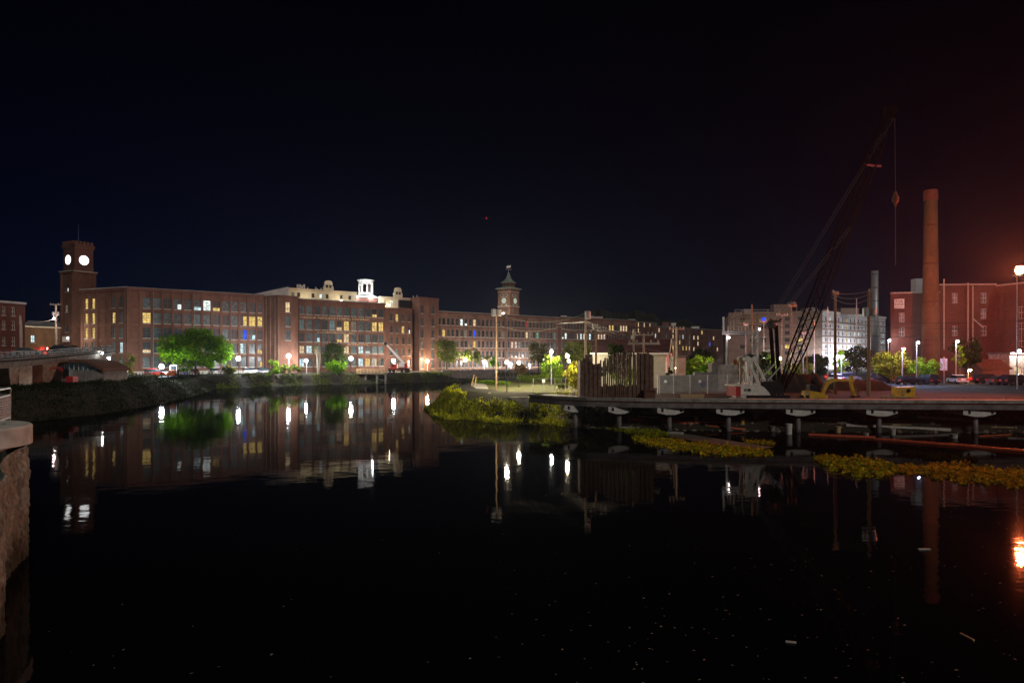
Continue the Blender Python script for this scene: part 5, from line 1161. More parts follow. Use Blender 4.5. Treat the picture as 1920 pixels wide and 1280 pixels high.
# boom: foot at the cab, tip high over the bank (leaning back over the yard)
foot = Vector((kx(1472), Yk+1.2, kz(738))); tip = Vector((gx(1667, 96), 96, gz(212, 96)))
ax = (tip - foot).normalized(); sv = ax.cross(Vector((0, 1, 0))).normalized(); sw = ax.cross(sv).normalized(); Lb = (tip-foot).length
def bw_(t): return .65*min(1, .25 + t*6, .25 + (1-t)*6)
corner = lambda t, i, j: foot + ax*(Lb*t) + sv*(i*bw_(t)) + sw*(j*bw_(t))
NS = 30
mb = MB()
for i, j in ((-1,-1),(1,-1),(1,1),(-1,1)):
    for k in range(NS): mb.beam(corner(k/NS, i, j), corner((k+1)/NS, i, j), .13)
mb.build("boom_chord", 'boom_dark', cr)
mb = MB()
for k in range(NS):
    for (i, j), (p, q) in (((-1,-1),(1,-1)), ((1,-1),(1,1)), ((1,1),(-1,1)), ((-1,1),(-1,-1))):
        mb.beam(corner(k/NS, i, j), corner((k+1)/NS, p, q), .06)
mb.build("boom_lacing", 'boom_dark', cr)
mb = MB().box(tuple(tip), (1.3, .9, 1.8)); mb.cyl(tip + Vector((.5, -.6, .2)), tip + Vector((.5, .6, .2)), .55, n=12); mb.build("boom_head", 'boom_dark', cr)
gh_ = Vector((kx(1409), Yk+1.5, kz(672)))
for dy in (-.5, .5):
    for tt in (.55, .98): MB().cyl(gh_ + Vector((0, dy, 0)), foot + ax*(Lb*tt) + sv*(-.7) + Vector((0, dy, 0)), .03, n=4).build("pendant", 'wire_mat', cr)
hk = Vector((gx(1679, 94), 94, gz(375, 94)))
MB().cyl(tip + Vector((.8, 0, 0)), hk + Vector((0, 0, 1.2)), .03, n=4).build("hoist_rope", 'wire_mat', cr)
h_ = MB().lathe([(.08, -.9), (.2, -.5), (.42, -.2), (.45, .3), (.3, .7), (.12, 1.2)], tuple(hk), 10); h_.build("hook_block", 'rust', cr)
MB().cyl(hk + Vector((0,0,-.9)), hk + Vector((0,0,-9)), .025, n=4).build("tag_line", 'wire_mat', cr)
mid = foot + ax*(Lb*.77); MB().beam(mid + Vector((-.4, 0, .3)), mid + Vector((1.7, 0, .1)), .22).build("boom_joint", 'red_paint', cr)
# ================================================================== PILE LEADS WITH HAMMER
Yl = 92; lx = lambda p: gx(p, Yl); lz = lambda p: gz(p, Yl)
pl = thing("pile_driver_leads", "pair of dark leaning pile-driver posts with a round hammer head left of the boom", "pile driver", (lx(1455), Yl, GZ))
MB().cyl((lx(1453), Yl, GZ), (lx(1444.5), Yl, lz(610)), .26, n=10).build("lead", 'boom_dark', pl); MB().cyl((lx(1462), Yl, GZ), (lx(1455), Yl, lz(610)), .26, n=10).build("lead", 'boom_dark', pl)
MB().lathe([(.35, 0), (.62, .15), (.68, .5), (.62, .85), (.3, 1.0)], (lx(1446), Yl, lz(616)), 14).build("hammer_head", 'black_metal', pl)
mb = MB()
pr = [(1441, 604), (1443, 597), (1448, 600), (1462, 600), (1465, 596), (1464, 602), (1459, 604.5), (1447, 605)]
mb.extr([(lx(a), lz(b_)) for a, b_ in pr], Yl-.3, Yl+.3).build("cradle", 'rust', pl)
MB().beam((lx(1448), Yl, lz(640)), (lx(1457.5), Yl, lz(640)), .12).build("cross_tie", 'boom_dark', pl)
# dark spoil heap and covered stack behind the excavator
def heap(name, px0, px1, Y, ytop, m_, label, cat, seed, dep=5.0):
    rr_ = random.Random(seed); x0, x1 = gx(px0, Y), gx(px1, Y); n_, q = 26, 10; H_ = gz(ytop, Y) - GZ; vs = []; fs = []
    for j in range(q+1):
        for i in range(n_+1):
            u, v = i/n_, j/q; e = max(0, min(1, 5*u))*max(0, min(1, 5*(1-u))); e2 = math.sin(math.pi*v)**.6
            vs.append((x0+(x1-x0)*u, Y + dep*v, GZ - .05 + H_*e**.7*e2*(1 + rr_.uniform(-.14, .06))))
    for j in range(q):
        for i in range(n_): a = j*(n_+1)+i; fs.append((a, a+1, a+n_+2, a+n_+1))
    return tag(MB().add(vs, fs).build(name, m_, smooth=True), label, cat)
heap("spoil_heap", 1462, 1566, 86, 700, 'earth', "tall dark spoil heap between the crane cab and the yellow excavator", "heap", 3)
heap("spoil_heap", 1562, 1690, 92, 712, 'earth', "long low brown spoil heap behind the excavator arm", "heap", 4)
heap("tarp_pile", 1370, 1401, 74.0, 744.5, 'tarp', "crumpled pale tarp lying left of the crane's tracks", "tarp", 5, 1.6)
# ================================================================== EXCAVATOR
Ye = 75.3; ex = lambda p: gx(p, Ye); ez = lambda p: gz(p, Ye)
xc_ = thing("excavator", "yellow excavator with arched boom beside the utility pole", "excavator", (ex(1540), Ye, GZ))
pr = [(ex(1517), ez(748)), (ex(1519), ez(734.5)), (ex(1524), ez(733)), (ex(1540), ez(736)), (ex(1553), ez(742)), (ex(1554), ez(748))]
MB().extr(pr, Ye, Ye+2.2).build("counterweight_body", 'yellow_paint', xc_)
MB().bx(ex(1516), ex(1556), Ye+.1, Ye+.75, GZ-.02, GZ+.28).bx(ex(1516), ex(1556), Ye+1.6, Ye+2.3, GZ-.02, GZ+.28).build("track", 'rubber', xc_)
arc_u = [(1545, 738), (1549, 729), (1553, 720), (1559, 713), (1568, 710), (1580, 710.5), (1592, 711.5), (1604, 712)]
arc_l = [(1604, 715.5), (1592, 715), (1578, 715), (1566, 716.5), (1559, 722), (1555, 731), (1551, 741)]
MB().extr([(ex(a), ez(b_)) for a, b_ in arc_u + arc_l], Ye+.7, Ye+1.2).build("boom", 'yellow_paint', xc_)
MB().extr([(ex(a), ez(b_)) for a, b_ in ((1601, 707), (1604, 704), (1607, 710), (1611, 728), (1612, 741), (1608, 742), (1604, 728), (1601, 714))], Ye+.72, Ye+1.18).build("stick", 'yellow_paint', xc_)
MB().cyl((ex(1554.5), Ye+.5, ez(738)), (ex(1561.5), Ye+.5, ez(721)), .07, n=8).build("ram", 'chrome', xc_)
MB().cyl((ex(1607.5), Ye+.6, ez(716)), (ex(1615), Ye+.6, ez(741)), .07, n=8).build("ram", 'chrome', xc_)
MB().extr([(ex(a), ez(b_)) for a, b_ in ((1606, 742), (1616, 741), (1617, 748), (1604, 748.5))], Ye+.4, Ye+1.5).build("bucket", 'rust', xc_)
cb_ = MB().extr([(ex(a), ez(b_)) for a, b_ in ((1527, 733.7), (1528, 722), (1541, 722), (1545, 737))], Ye+1.25, Ye+2.2).build("cab", 'black_metal', xc_)
MB().bx(ex(1529), ex(1540), Ye+1.22, Ye+1.247, ez(732), ez(724)).build("cab_window", 'glass_dark', cb_)
# yellow hydraulic power box
Yy = 76.3; x0, x1 = gx(1686, Yy), gx(1718, Yy)
pb_ = thing("power_unit", "boxy yellow power unit on skids right of the excavator", "machine", (x0, Yy, GZ))
MB().add([(x0, Yy, gz(746, Yy)), (x1, Yy+.2, gz(746, Yy)), (x1, Yy+1.6, gz(746, Yy)), (x0, Yy+1.5, gz(746, Yy)), (x0-.02, Yy, gz(726.5, Yy)), (x1+.04, Yy+.2, gz(725, Yy)), (x1+.04, Yy+1.6, gz(725, Yy)), (x0-.02, Yy+1.5, gz(726.5, Yy))], [(0,3,2,1),(4,5,6,7),(0,1,5,4),(1,2,6,5),(2,3,7,6),(3,0,4,7)]).build("housing", 'yellow_paint', pb_)
MB().bx(x0+.9, x0+1.25, Yy-.05, Yy+.08, gz(735, Yy), gz(729, Yy)).build("door_vent", 'black_metal', pb_); MB().bx(x0+.35, x0+.6, Yy-.03, Yy+.05, gz(742, Yy), gz(730, Yy)).build("panel", 'lumber', pb_)
MB().bx(x0-1.4, x1+.3, Yy-.1, Yy+.15, GZ, GZ+.14).bx(x0-1.4, x1+.3, Yy+1.2, Yy+1.45, GZ, GZ+.14).build("skid", 'lumber', pb_)
# lumber stack
Yz = 74.6
for k in range(7):
    x0, x1 = gx(1274 + rnd.uniform(-2, 2), Yz), gx(1322 + rnd.uniform(-4, 2), Yz); r_, c_ = divmod(k, 3)
    o_ = tag(MB().bx(x0, x1, Yz + c_*.34, Yz + c_*.34 + .28, GZ + r_*.16 + .02, GZ + r_*.16 + .16).build("timber", 'lumber'), "pale sawn timber in the low stack by the boardwalk, %s" % ("front of the bottom layer,middle of the bottom layer,back of the bottom layer,front of the second layer,middle of the second layer,back of the second layer,single one on top".split(",")[k]), "timber", "timbers stacked by the boardwalk")
# ================================================================== POLES AND WIRES
def pole(px, ytop, Y, label, m_='wood_pole', r=.17, arms=(), trans=(), zb=GZ, name="utility_pole", extra=None):
    x = gx(px, Y); p = thing(name, label, "utility pole", (x, Y, zb)); zt_ = gz(ytop, Y)
    MB().cyl((x, Y, zb-.3), (x, Y, zt_), r, r*.72, 10).build("shaft", m_, p)
    for dy, hw, rz in arms:
        z = gz(ytop + dy, Y); a = MB().box((x, Y-.14, z), (2*hw, .12, .14), R(rz)).build("crossarm", m_, p)
        for u in (-.9, -.45, .45, .9): MB().lathe([(.05, 0), (.1, .08), (.05, .16), (.1, .24), (.04, .32)], (x + hw*u*math.cos(R(rz)), Y-.14 + hw*u*math.sin(R(rz)), z+.073), 6).build("insulator", 'plank_pale', a)
    for dy, dx in trans:
        z = gz(ytop + dy, Y); MB().lathe([(.2, -.5), (.34, -.45), (.36, .4), (.25, .5), (.08, .55)], (x+dx, Y-.1, z), 10).build("transformer", 'galvanised', p)
    return p
pole(105, 570, 172, "utility pole with transformers beside the battlemented clock tower", 'pale_pole', .3, ((1, 1.4, 0),), ((18, -.55), (18, .55)), zb=GZ)
pole(930.5, 580, 93.5, "pale utility pole rising from the park path, brightly lit at its foot", 'wood_pole', .13, ((6, .5, 30),), ((6, -.35), (6, .4)))
pole(1098, 583, 84, "pale utility pole behind the left end of the pile wall", 'pale_pole', .17, (), ((8, .28),))
pole(1117.5, 620, 83, "short brown pole with long crossarm behind the pile wall", 'wood_pole', .16, ((4, 1.3, 0),))
pole(1188, 617, 88, "pole carrying the left ends of two insulator crossarms before the house roof", 'pale_pole', .15)
pole(1207, 625, 88, "pole carrying two wide crossarms before the house roof", 'pale_pole', .16, ((3, 1.2, 0), (20, 2.1, 0), (18, 2.0, 0)))
pole(1264, 640, 93, "left pole of the pair at the white house gable", 'wood_pole', .15)
pole(1268.5, 613, 94, "taller right pole of the pair at the white house gable", 'pale_pole', .16, ((4, 1.2, 20),))
pole(1410, 570, 100, "slim brown pole behind the substation frame", 'wood_pole', .17)
pole(1566, 546, 84, "brown utility pole behind the yellow excavator", 'wood_pole', .2, ((5, 1.3, 50),))
pole(1629, 545, 80, "stout brown utility pole with transformers right of the excavator", 'wood_pole', .22, ((4, .9, 60),), ((40, -.42), (40, .45)))
pole(1606, 560, 150, "thin grey mast before the pale apartment block", 'galvanised', .12)
pole(1552, 575, 140, "thin grey lamp-like mast at the corner of the pale apartment block", 'galvanised', .12)
def cable(name, pts, label, r=.022, sag=.3, m_='wire_mat'):
    mb = MB()
    for a, b_ in zip(pts[:-1], pts[1:]):
        a, b_ = Vector(a), Vector(b_); n_ = 8; q = [a.lerp(b_, k/n_) - Vector((0, 0, sag*4*(k/n_)*(1-k/n_))) for k in range(n_+1)]; mb.tube(q, r, 4)
    return tag(mb.build(name, m_), label, "cable")
w1 = [P(930, 590, 93.5), P(1098, 585, 84), P(1117, 626, 83)]
cable("power_cable", [P(930, 586, 93.5), P(1096, 588, 84)], "upper cable from the park pole to the pale pole by the pile wall", .02, 1.2, 'wire_pale')
cable("power_cable", [P(930, 607, 93.5), P(1050, 612, 86), P(1110, 603, 84)], "lower cable from the park pole towards the pile wall", .02, .8, 'wire_pale')
for k, (dx, lab) in enumerate(((0, "left"), (9, "middle"), (18, "right"))):
    cable("power_cable", [P(1040 + dx, 606 - dx*.1, 110), P(1092+dx*.6, 603, 92), P(1140 + dx*1.2, 627 - dx*.3, 84), P(1200, 644, 88)], "%s strand of the three drooping cables above the white house" % lab, .02, .1, 'wire_pale')
cable("power_cable", [P(1190, 646, 88), P(1266, 660, 93)], "slack cable from the twin crossarms to the house gable poles", .02, .3, 'wire_pale')
for k, (ya, yb) in enumerate(((548, 543), (552, 549), (557, 556))):
    cable("power_cable", [P(1559, ya, 83.5), P(1636, yb, 79.5)], "%s of the three cables between the two tall brown poles" % ("topmost,middle,lowest".split(",")[k]), .03, .35 + .25*k, 'wire_pale')
for k, (ya, yb, yc) in enumerate(((600, 601, 598), (609, 610, 612), (633, 628, 625))):
    cable("power_cable", [P(1410, ya, 100), P(1566, yb, 84), P(1629, yb+1, 80), P(1960, yc, 70)], "long %s cable running right past the two brown poles" % ("upper,middle,lower".split(",")[k]), .022, .3, 'wire_mat')
cable("power_cable", [P(-20, 611, 150), P(104, 598, 172)], "cable from the left edge to the pole by the clock tower", .05, .5, 'wire_pale')
# bare lattice of stay wires behind the crane is part of the crane; small round no-entry sign
Yn = 110; ns = thing("no_entry_sign", "round red no-entry sign on a post behind the spoil heap", "sign", (gx(1549, Yn), Yn, GZ))
x, z = gx(1549, Yn), gz(706, Yn)
MB().cyl((x, Yn+.05, GZ), (x, Yn+.05, z+.3), .04, n=6).build("post", 'galvanised', ns); MB().cyl((x, Yn, z), (x, Yn-.03, z), .36, n=20).build("disc", 'sign_red', ns); MB().bx(x-.24, x+.24, Yn-.045, Yn-.033, z-.06, z+.06).build("bar", 'sign_white', ns)
# banner post
Yn = 118; x = gx(1769, Yn); bn = thing("street_banner", "pale blue vertical banner on a post right of the bright green shrub", "banner", (x, Yn, GZ))
MB().cyl((x+.1, Yn, GZ), (x+.1, Yn, gz(668, Yn)), .06, n=8).build("post", 'galvanised', bn); MB().bx(x-.55, x+.0, Yn-.03, Yn+.03, gz(694, Yn), gz(672, Yn)).build("cloth", 'banner_mat', bn); MB().bx(x+.2, x+.65, Yn-.03, Yn+.03, gz(694, Yn), gz(672, Yn)).build("cloth", 'banner_mat', bn)
# ================================================================== VEHICLES
def car(px, Y, rz, m_, label, name="parked_car", group=None, z=GZ+.02, sc_=1.0, lit=None, kind='car'):
    x = gx(px, Y); c = thing(name, label, "car", (x, Y, z), group)
    Lh, wh = 2.2, .88
    if kind == 'suv': roof = [(-2.15,.95), (-1.95,1.65), (.55,1.68), (1.15,1.05)]
    else: roof = [(-1.75,.92), (-1.2,1.42), (.35,1.45), (1.05,.95)]
    lower = [(-2.2,.35), (-2.25,.75), (roof[0][0]-.02, roof[0][1]), (roof[3][0]+.02, roof[3][1]), (2.1,.82), (2.2,.55), (2.15,.32)]
    MB().extr(lower, -wh, wh).build("body", m_, c, local=True)
    g = MB(); top = [(a, b_) for a, b_ in roof]; n = 4; vs = []
    for s in (-1, 1): vs += [(a, s*(wh-.03 if b_ < 1.2 else wh-.2), b_) for a, b_ in top]
    g.add(vs, [(3,2,1,0), (4,5,6,7), (0,1,5,4), (1,2,6,5), (2,3,7,6), (3,0,4,7)]).build("glasshouse", 'glass_dark', c, local=True)
    MB().add([(roof[1][0]+.02, -(wh-.17), roof[1][1]+.01), (roof[2][0]-.02, -(wh-.17), roof[2][1]+.01), (roof[2][0]-.02, wh-.17, roof[2][1]+.01), (roof[1][0]+.02, wh-.17, roof[1][1]+.01),
              (roof[1][0]+.1, -(wh-.25), roof[1][1]+.06), (roof[2][0]-.1, -(wh-.25), roof[2][1]+.06), (roof[2][0]-.1, wh-.25, roof[2][1]+.06), (roof[1][0]+.1, wh-.25, roof[1][1]+.06)], [(0,3,2,1),(4,5,6,7),(0,1,5,4),(1,2,6,5),(2,3,7,6),(3,0,4,7)]).build("roof", m_, c, local=True)
    for a in (-1.35, 1.35):
        for s in (-1, 1):
            t = MB().cyl((a, s*(wh-.2), .33), (a, s*(wh+.02), .33), .33, n=12).build("wheel", 'rubber', c, local=True); MB().cyl((a, s*(wh+.0), .33), (a, s*(wh+.03), .33), .19, n=10).build("rim", 'chrome', t, local=True)
    for s in (-1, 1):
        MB().bx(2.08, 2.2, s*.62-.16, s*.62+.16, .58, .74).build("headlight", 'chrome', c, local=True); MB().bx(-2.28, -2.16, s*.62-.22, s*.62+.22, .62, .9).build("taillight", 'tail_red' if lit else 'red_paint', c, local=True)
    c.rotation_euler = (0, 0, R(rz)); c.scale = (sc_,)*3; return c
def front(px, k): p = off_mill(px, k); return 960 + F*p.x/p.y, p.y
zl_ = GZ + .035
for k, (px, kk, rz, m_, kd, lab) in enumerate((
    (262, 17, 38, 'car_red', 'suv', "red parked car left of the orange tractor"), (277, 14, 38, 'car_white', 'car', "white parked car just left of the orange tractor"),
    (312, 9, 128, 'car_silver', 'car', "silver car right of the orange tractor"), (327, 8.5, 128, 'car_blue', 'suv', "blue car parked before the big tree"), (349, 8, 128, 'car_grey', 'car', "grey car parked behind the left of the big tree"),
    (385, 8, 128, 'car_white', 'suv', "white car seen under the big tree's crown"), (407, 7.5, 128, 'car_silver', 'car', "silver car right of the big tree's trunk"), (457, 6.5, 40, 'car_white', 'suv', "white car parked right of the lamp by the big tree"),
    (478, 6.5, 40, 'car_silver', 'car', "silver car parked at the foot of the stair block"), (487, 4.5, 40, 'car_black', 'suv', "black car parked at the foot of the stair block"))):
    p, Y = front(px, kk); car(p, Y, rz, m_, lab, group="cars parked by the mill", z=zl_, kind=kd)
car(115, 131, 33, 'car_black', "car braking on the bridge with glowing red tail lights", z=8.62, lit=True)
car(52, 117.5, 33, 'car_silver', "silver car far behind the braking car on the bridge", z=7.95)
for k, (px, Y, rz, m_, kd, lab) in enumerate((
    (1590, 126, 5, 'car_silver', 'suv', "large pale car under the blue twin lamps"), (1566, 124, 85, 'car_white', 'car', "white car behind the left brown pole"),
    (1655, 118, 0, 'car_black', 'suv', "dark car right of the stout brown pole"), (1704, 112, 10, 'car_black', 'car', "dark car in front of the pale shrub"), (1736, 113, 95, 'car_black', 'suv', "dark open-backed car below the bright green shrub"),
    (1795, 118, 80, 'car_white', 'car', "white car right of the street banner"), (1812, 124, 80, 'car_red', 'car', "red car beneath the lit tree at the right"), (1852, 116, 3, 'car_black', 'suv', "dark car before the red-roofed shed"),
    (1880, 112, 4, 'car_grey', 'car', "grey car right of the red-roofed shed"), (1906, 110, 4, 'car_black', 'suv', "dark car nearest the right edge"))):
    car(px, Y, rz, m_, lab, group="cars parked by the factory", z=GZ+.025, kind=kd)
# orange tractor
p, Y = front(294, 17.5); x = gx(p, Y)
tr_ = thing("tractor", "orange tractor with white cab on the far bank", "tractor", (x, Y, zl_))
MB().bx(-.55, .55, -1.7, .2, .7, 1.35).build("bonnet", 'orange_paint', tr_, local=True); MB().bx(-.5, .5, -1.78, -1.7, .75, 1.3).build("grille", 'black_metal', tr_, local=True)
cb_ = MB().bx(-.75, .75, .2, 1.7, 2.45, 2.6).bx(-.75, -.66, .2, .29, 1.2, 2.45).bx(.66, .75, .2, .29, 1.2, 2.45).bx(-.75, -.66, 1.6, 1.7, 1.2, 2.45).bx(.66, .75, 1.6, 1.7, 1.2, 2.45).bx(-.75, .75, .2, 1.7, .8, 1.25).build("cab", 'car_white', tr_, local=True)
MB().bx(-.64, .64, .3, 1.58, 1.26, 2.44).build("cab_glass", 'glass_dark', cb_, local=True)
for s in (-1, 1):
    MB().cyl((s*.75, 1.1, .72), (s*1.15, 1.1, .72), .72, n=16).build("rear_wheel", 'rubber', tr_, local=True); MB().cyl((s*.6, -1.25, .48), (s*.9, -1.25, .48), .48, n=14).build("front_wheel", 'rubber', tr_, local=True)
    MB().cyl((s*1.14, 1.1, .72), (s*1.17, 1.1, .72), .4, n=12).build("rim", 'orange_paint', tr_, local=True)
MB().bx(-.9, .9, -2.6, -2.35, .2, .9).build("bucket", 'orange_paint', tr_, local=True)
tr_.rotation_euler = (0, 0, R(12))
# green skip, white hoarding, telescopic truck crane, small red digger
p, Y = front(203, 20); x = gx(201, 152); Y = 152
sk = thing("skip", "green waste skip at the right end of the bridge", "skip", (x, Y, GZ))
MB().add([(x-.8,Y,GZ), (x+.8,Y,GZ), (x+.8,Y+1.6,GZ), (x-.8,Y+1.6,GZ), (x-.95,Y-.1,GZ+1.7), (x+.95,Y-.1,GZ+1.7), (x+.95,Y+1.7,GZ+1.7), (x-.95,Y+1.7,GZ+1.7)], [(0,3,2,1),(4,5,6,7),(0,1,5,4),(1,2,6,5),(2,3,7,6),(3,0,4,7)]).build("bin", 'green_paint', sk)
MB().bx(x-1.0, x+1.0, Y-.18, Y+1.78, GZ+1.703, GZ+1.82).build("lid", 'green_paint', sk); MB().bx(x-.7, x+.5, Y-.14, Y-.105, GZ+1.2, GZ+1.45).build("label_strip", 'yellow_paint', sk)
p0, p1 = G(207, 166), G(240, 163)
hb = thing("site_hoarding", "row of pale hoarding panels at the foot of the clock mill", "hoarding", (p0.x, p0.y, GZ))
for k in range(6):
    a, b_ = p0.lerp(p1, k/6), p0.lerp(p1, (k+.97)/6); MB().prism([tuple(a), tuple(b_), tuple(b_ + Vector((0, .06))), tuple(a + Vector((0, .06)))], GZ, GZ+2.3).build("panel", 'tarp', hb)
Yr = 207; rx = lambda q: gx(q, Yr); rz_ = lambda q: gz(q, Yr)
tk = thing("truck_crane", "red truck crane with a raised white telescopic boom by the river", "truck crane", (rx(750), Yr, GZ))
MB().bx(rx(727), rx(768), Yr, Yr+2.3, GZ+.75, GZ+1.25).build("chassis", 'black_metal', tk); cb_ = MB().extr([(rx(732), GZ+1.0), (rx(732), GZ+2.0), (rx(735), GZ+2.5), (rx(744), GZ+2.5), (rx(744), GZ+1.0)], Yr-.05, Yr+2.3).build("cab", 'red_paint', tk)
MB().bx(rx(734), rx(739), Yr-.08, Yr-.053, GZ+1.7, GZ+2.3).build("cab_window", 'glass_dark', cb_)
for q in (731, 738, 754, 761, 766): MB().cyl((rx(q), Yr-.1, GZ+.45), (rx(q), Yr+.3, GZ+.45), .45, n=12).build("wheel", 'rubber', tk)
MB().bx(rx(749), rx(764), Yr+.2, Yr+2.1, GZ+1.26, GZ+2.7).build("turntable", 'red_paint', tk)
MB().bx(rx(748), rx(758), Yr+.0, Yr+.19, GZ+1.6, GZ+2.9).build("operator_cab", 'car_white', tk)
ba, bb = Vector((rx(757), Yr+1.1, GZ+2.6)), Vector((rx(722), Yr+1.1, rz_(644)))
for k, (t0, t1, wd) in enumerate(((0, .5, .7), (.45, .78, .55), (.75, 1.0, .42))): MB().beam(ba.lerp(bb, t0), ba.lerp(bb, t1), wd).build("boom_section", 'car_white', tk)
MB().box(tuple(bb), (.9, .7, .9)).build("boom_head", 'black_metal', tk)
# yellow timber guard rail on the little footbridge
Yq = 199.5; qx = lambda q: gx(q, Yq)
fb = thing("timber_footbridge", "footbridge with yellow timber railing at the mill's water gate", "footbridge", (qx(695), Yq, 0))
MB().bx(qx(667), qx(724), Yq, Yq+2.4, GZ-.35, GZ-.05).build("deck", 'wood_pole', fb)
for k in range(9): x = qx(669 + 52*k/8); MB().bx(x-.07, x+.07, Yq+.05, Yq+.19, GZ-.05, GZ+1.15).build("rail_post", 'lumber', fb)
for z in (.35, .7, 1.1): MB().bx(qx(668), qx(722), Yq+.0, Yq+.05, GZ+z-.07, GZ+z+.07).build("rail", 'lumber', fb)
for q in (668, 685, 706, 722): MB().bx(qx(q)-.2, qx(q)+.2, Yq+.3, Yq+2.0, -1.2, GZ-.355).build("support", 'concrete_dark', fb)
MB().bx(qx(667), qx(723), Yq+2.0, Yq+2.3, -1.2, 1.4).build("weir_wall", 'concrete_dark', fb)
# dark railing along the left bank
fl = thing("bank_fence", "low dark post-and-rail fence along the top of the left bank", "fence", (gx(220, 140), 140, GZ))
fpts = [(gx(196, 128), 128), (gx(230, 140), 140), (gx(262, 150), 150), (gx(288, 160), 160)]
ff = along(fpts, 2.0); pm = MB().bx(-.07, .07, -.07, .07, -.3, 1.25).mesh("post", 'black_metal')
for q in ff: inst("post", pm, fl, Vector((q.x, q.y, gh(q.x, q.y))) - fl.location)
for zz in (.5, 1.1):
    mb = MB()
    for a, b_ in zip(ff[:-1], ff[1:]): mb.beam((a.x, a.y, gh(a.x, a.y)+zz), (b_.x, b_.y, gh(b_.x, b_.y)+zz), .09)
    mb.build("rail", 'black_metal', fl)
# small red digger under the bridge
Yd = 112; dx_ = lambda q: gx(q, Yd); dz_ = lambda q: gz(q, Yd); zb_ = gh(dx_(125), Yd)
dg = thing("mini_excavator", "small dim red digger parked under the bridge", "excavator", (dx_(125), Yd, zb_))
MB().bx(dx_(114), dx_(136), Yd, Yd+.4, zb_, zb_+.45).bx(dx_(114), dx_(136), Yd+1.2, Yd+1.6, zb_, zb_+.45).build("track", 'rubber', dg)
MB().bx(dx_(122), dx_(136), Yd+.1, Yd+1.5, zb_+.46, zb_+1.4).build("body", 'red_paint', dg); MB().bx(dx_(116), dx_(127), Yd+.3, Yd+1.3, zb_+1.0, dz_(692)).build("cab", 'black_metal', dg)
MB().extr([(dx_(a), dz_(b_)) for a, b_ in ((116, 706), (112, 696), (104, 691), (90, 692), (86, 694), (90, 690), (104, 687.5), (115, 694), (119, 704))], Yd+.6, Yd+.95).build("boom", 'red_paint', dg)
# ================================================================== SHORE DEBRIS
def lie(px, py, zz=None):
    """where the sight line through a photo point meets height zz"""
    Y = (CAMZ - zz)*F/(py - HZ); return Vector((gx(px, Y), Y, zz))
def board(name, pa, pb, zz, wd, th, m_, label, cat):
    a, b_ = (hit(*pa), hit(*pb)) if zz is None else (lie(*pa, zz), lie(*pb, zz)); return tag(MB().beam(a + Vector((0,0,th/2)), b_ + Vector((0,0,th/2)), wd, th).build(name, m_), label, cat)
board("floating_boom", (1178, 788), (1300, 797), None, .22, .2, 'orange_boom', "thin orange floating boom beneath the third pier", "boom")
board("floating_boom", (1240, 793), (1368, 797), None, .25, .22, 'orange_boom', "orange floating boom left of the fourth pier", "boom")
board("floating_boom", (1327, 801.5), (1398, 806.5), None, .25, .2, 'orange_boom', "short bright orange boom under the fourth pier", "boom")
board("floating_boom", (1516, 815.5), (1640, 821), .02, .2, .18, 'orange_boom', "dim orange boom right of the fifth pier", "boom")
board("floating_boom", (1640, 824), (1840, 839), .02, .2, .18, 'orange_boom', "long dim red boom below the pale plank", "boom")
board("floating_boom", (1838, 840), (2000, 852), .02, .2, .18, 'orange_boom', "red boom running out of the right edge", "boom")
board("plank", (1586, 799), (1782, 809), None, .3, .28, 'plank_pale', "long pale plank lying along the shore under the sixth pier", "plank")
board("plank", (1720, 786), (1818, 790), None, .3, .22, 'plank_pale', "grey-green plank high on the bank under the last piers", "plank")
board("plank", (1600, 788), (1700, 792), None, .2, .1, 'rust', "brown plank on the bank behind the long pale plank", "plank")
board("plank", (1201, 777), (1262, 777.5), None, .3, .25, 'steel_grey', "grey beam on the bank under the boardwalk left of the third pier", "beam")
board("plank", (1405, 790), (1460, 793), None, .5, .2, 'rust', "brown slab on the bank under the boardwalk", "slab")
board("plank", (1835, 818), (1895, 814.5), .03, .12, .06, 'orange_boom', "thin orange stick on the water near the right edge", "stick")
for k, (px, py, zz, r_, h_, m_, lab) in enumerate(((1305.5, 791.5, .25, .24, .45, 'plank_pale', "pale bucket between the third and fourth piers"), (1479, 814, .05, .33, 1.0, 'cap_concrete', "tall pale concrete drum left of the fifth pier"), (1392, 797, .2, .2, .4, 'yellow_paint', "yellow bucket right of the fourth pier"),
        (1448, 806, .05, .3, .35, 'steel_grey', "grey drum sunk in mud left of the pale drum"), (1571, 811, .05, .28, .6, 'lumber', "yellowish drum right of the fifth pier"), (1674, 815, .05, .26, .55, 'plank_pale', "pale drum below the long plank"), (1624, 818, .03, .25, .3, 'concrete', "low grey drum left of the pale drum below the plank"), (1788, 821, .03, .35, .35, 'concrete', "squat grey drum right of the long plank"))):
    q = hit(px, py); rr = thing("bucket" if 'bucket' in lab else "drum", lab, "bucket" if 'bucket' in lab else "drum", tuple(q))
    MB().lathe([(r_*.86, -.25), (r_, h_)], tuple(q), 14).build("shell", m_, rr); MB().lathe([(r_*1.08, h_+.002), (r_*1.08, h_+.05)], tuple(q), 14).build("rim", m_, rr)
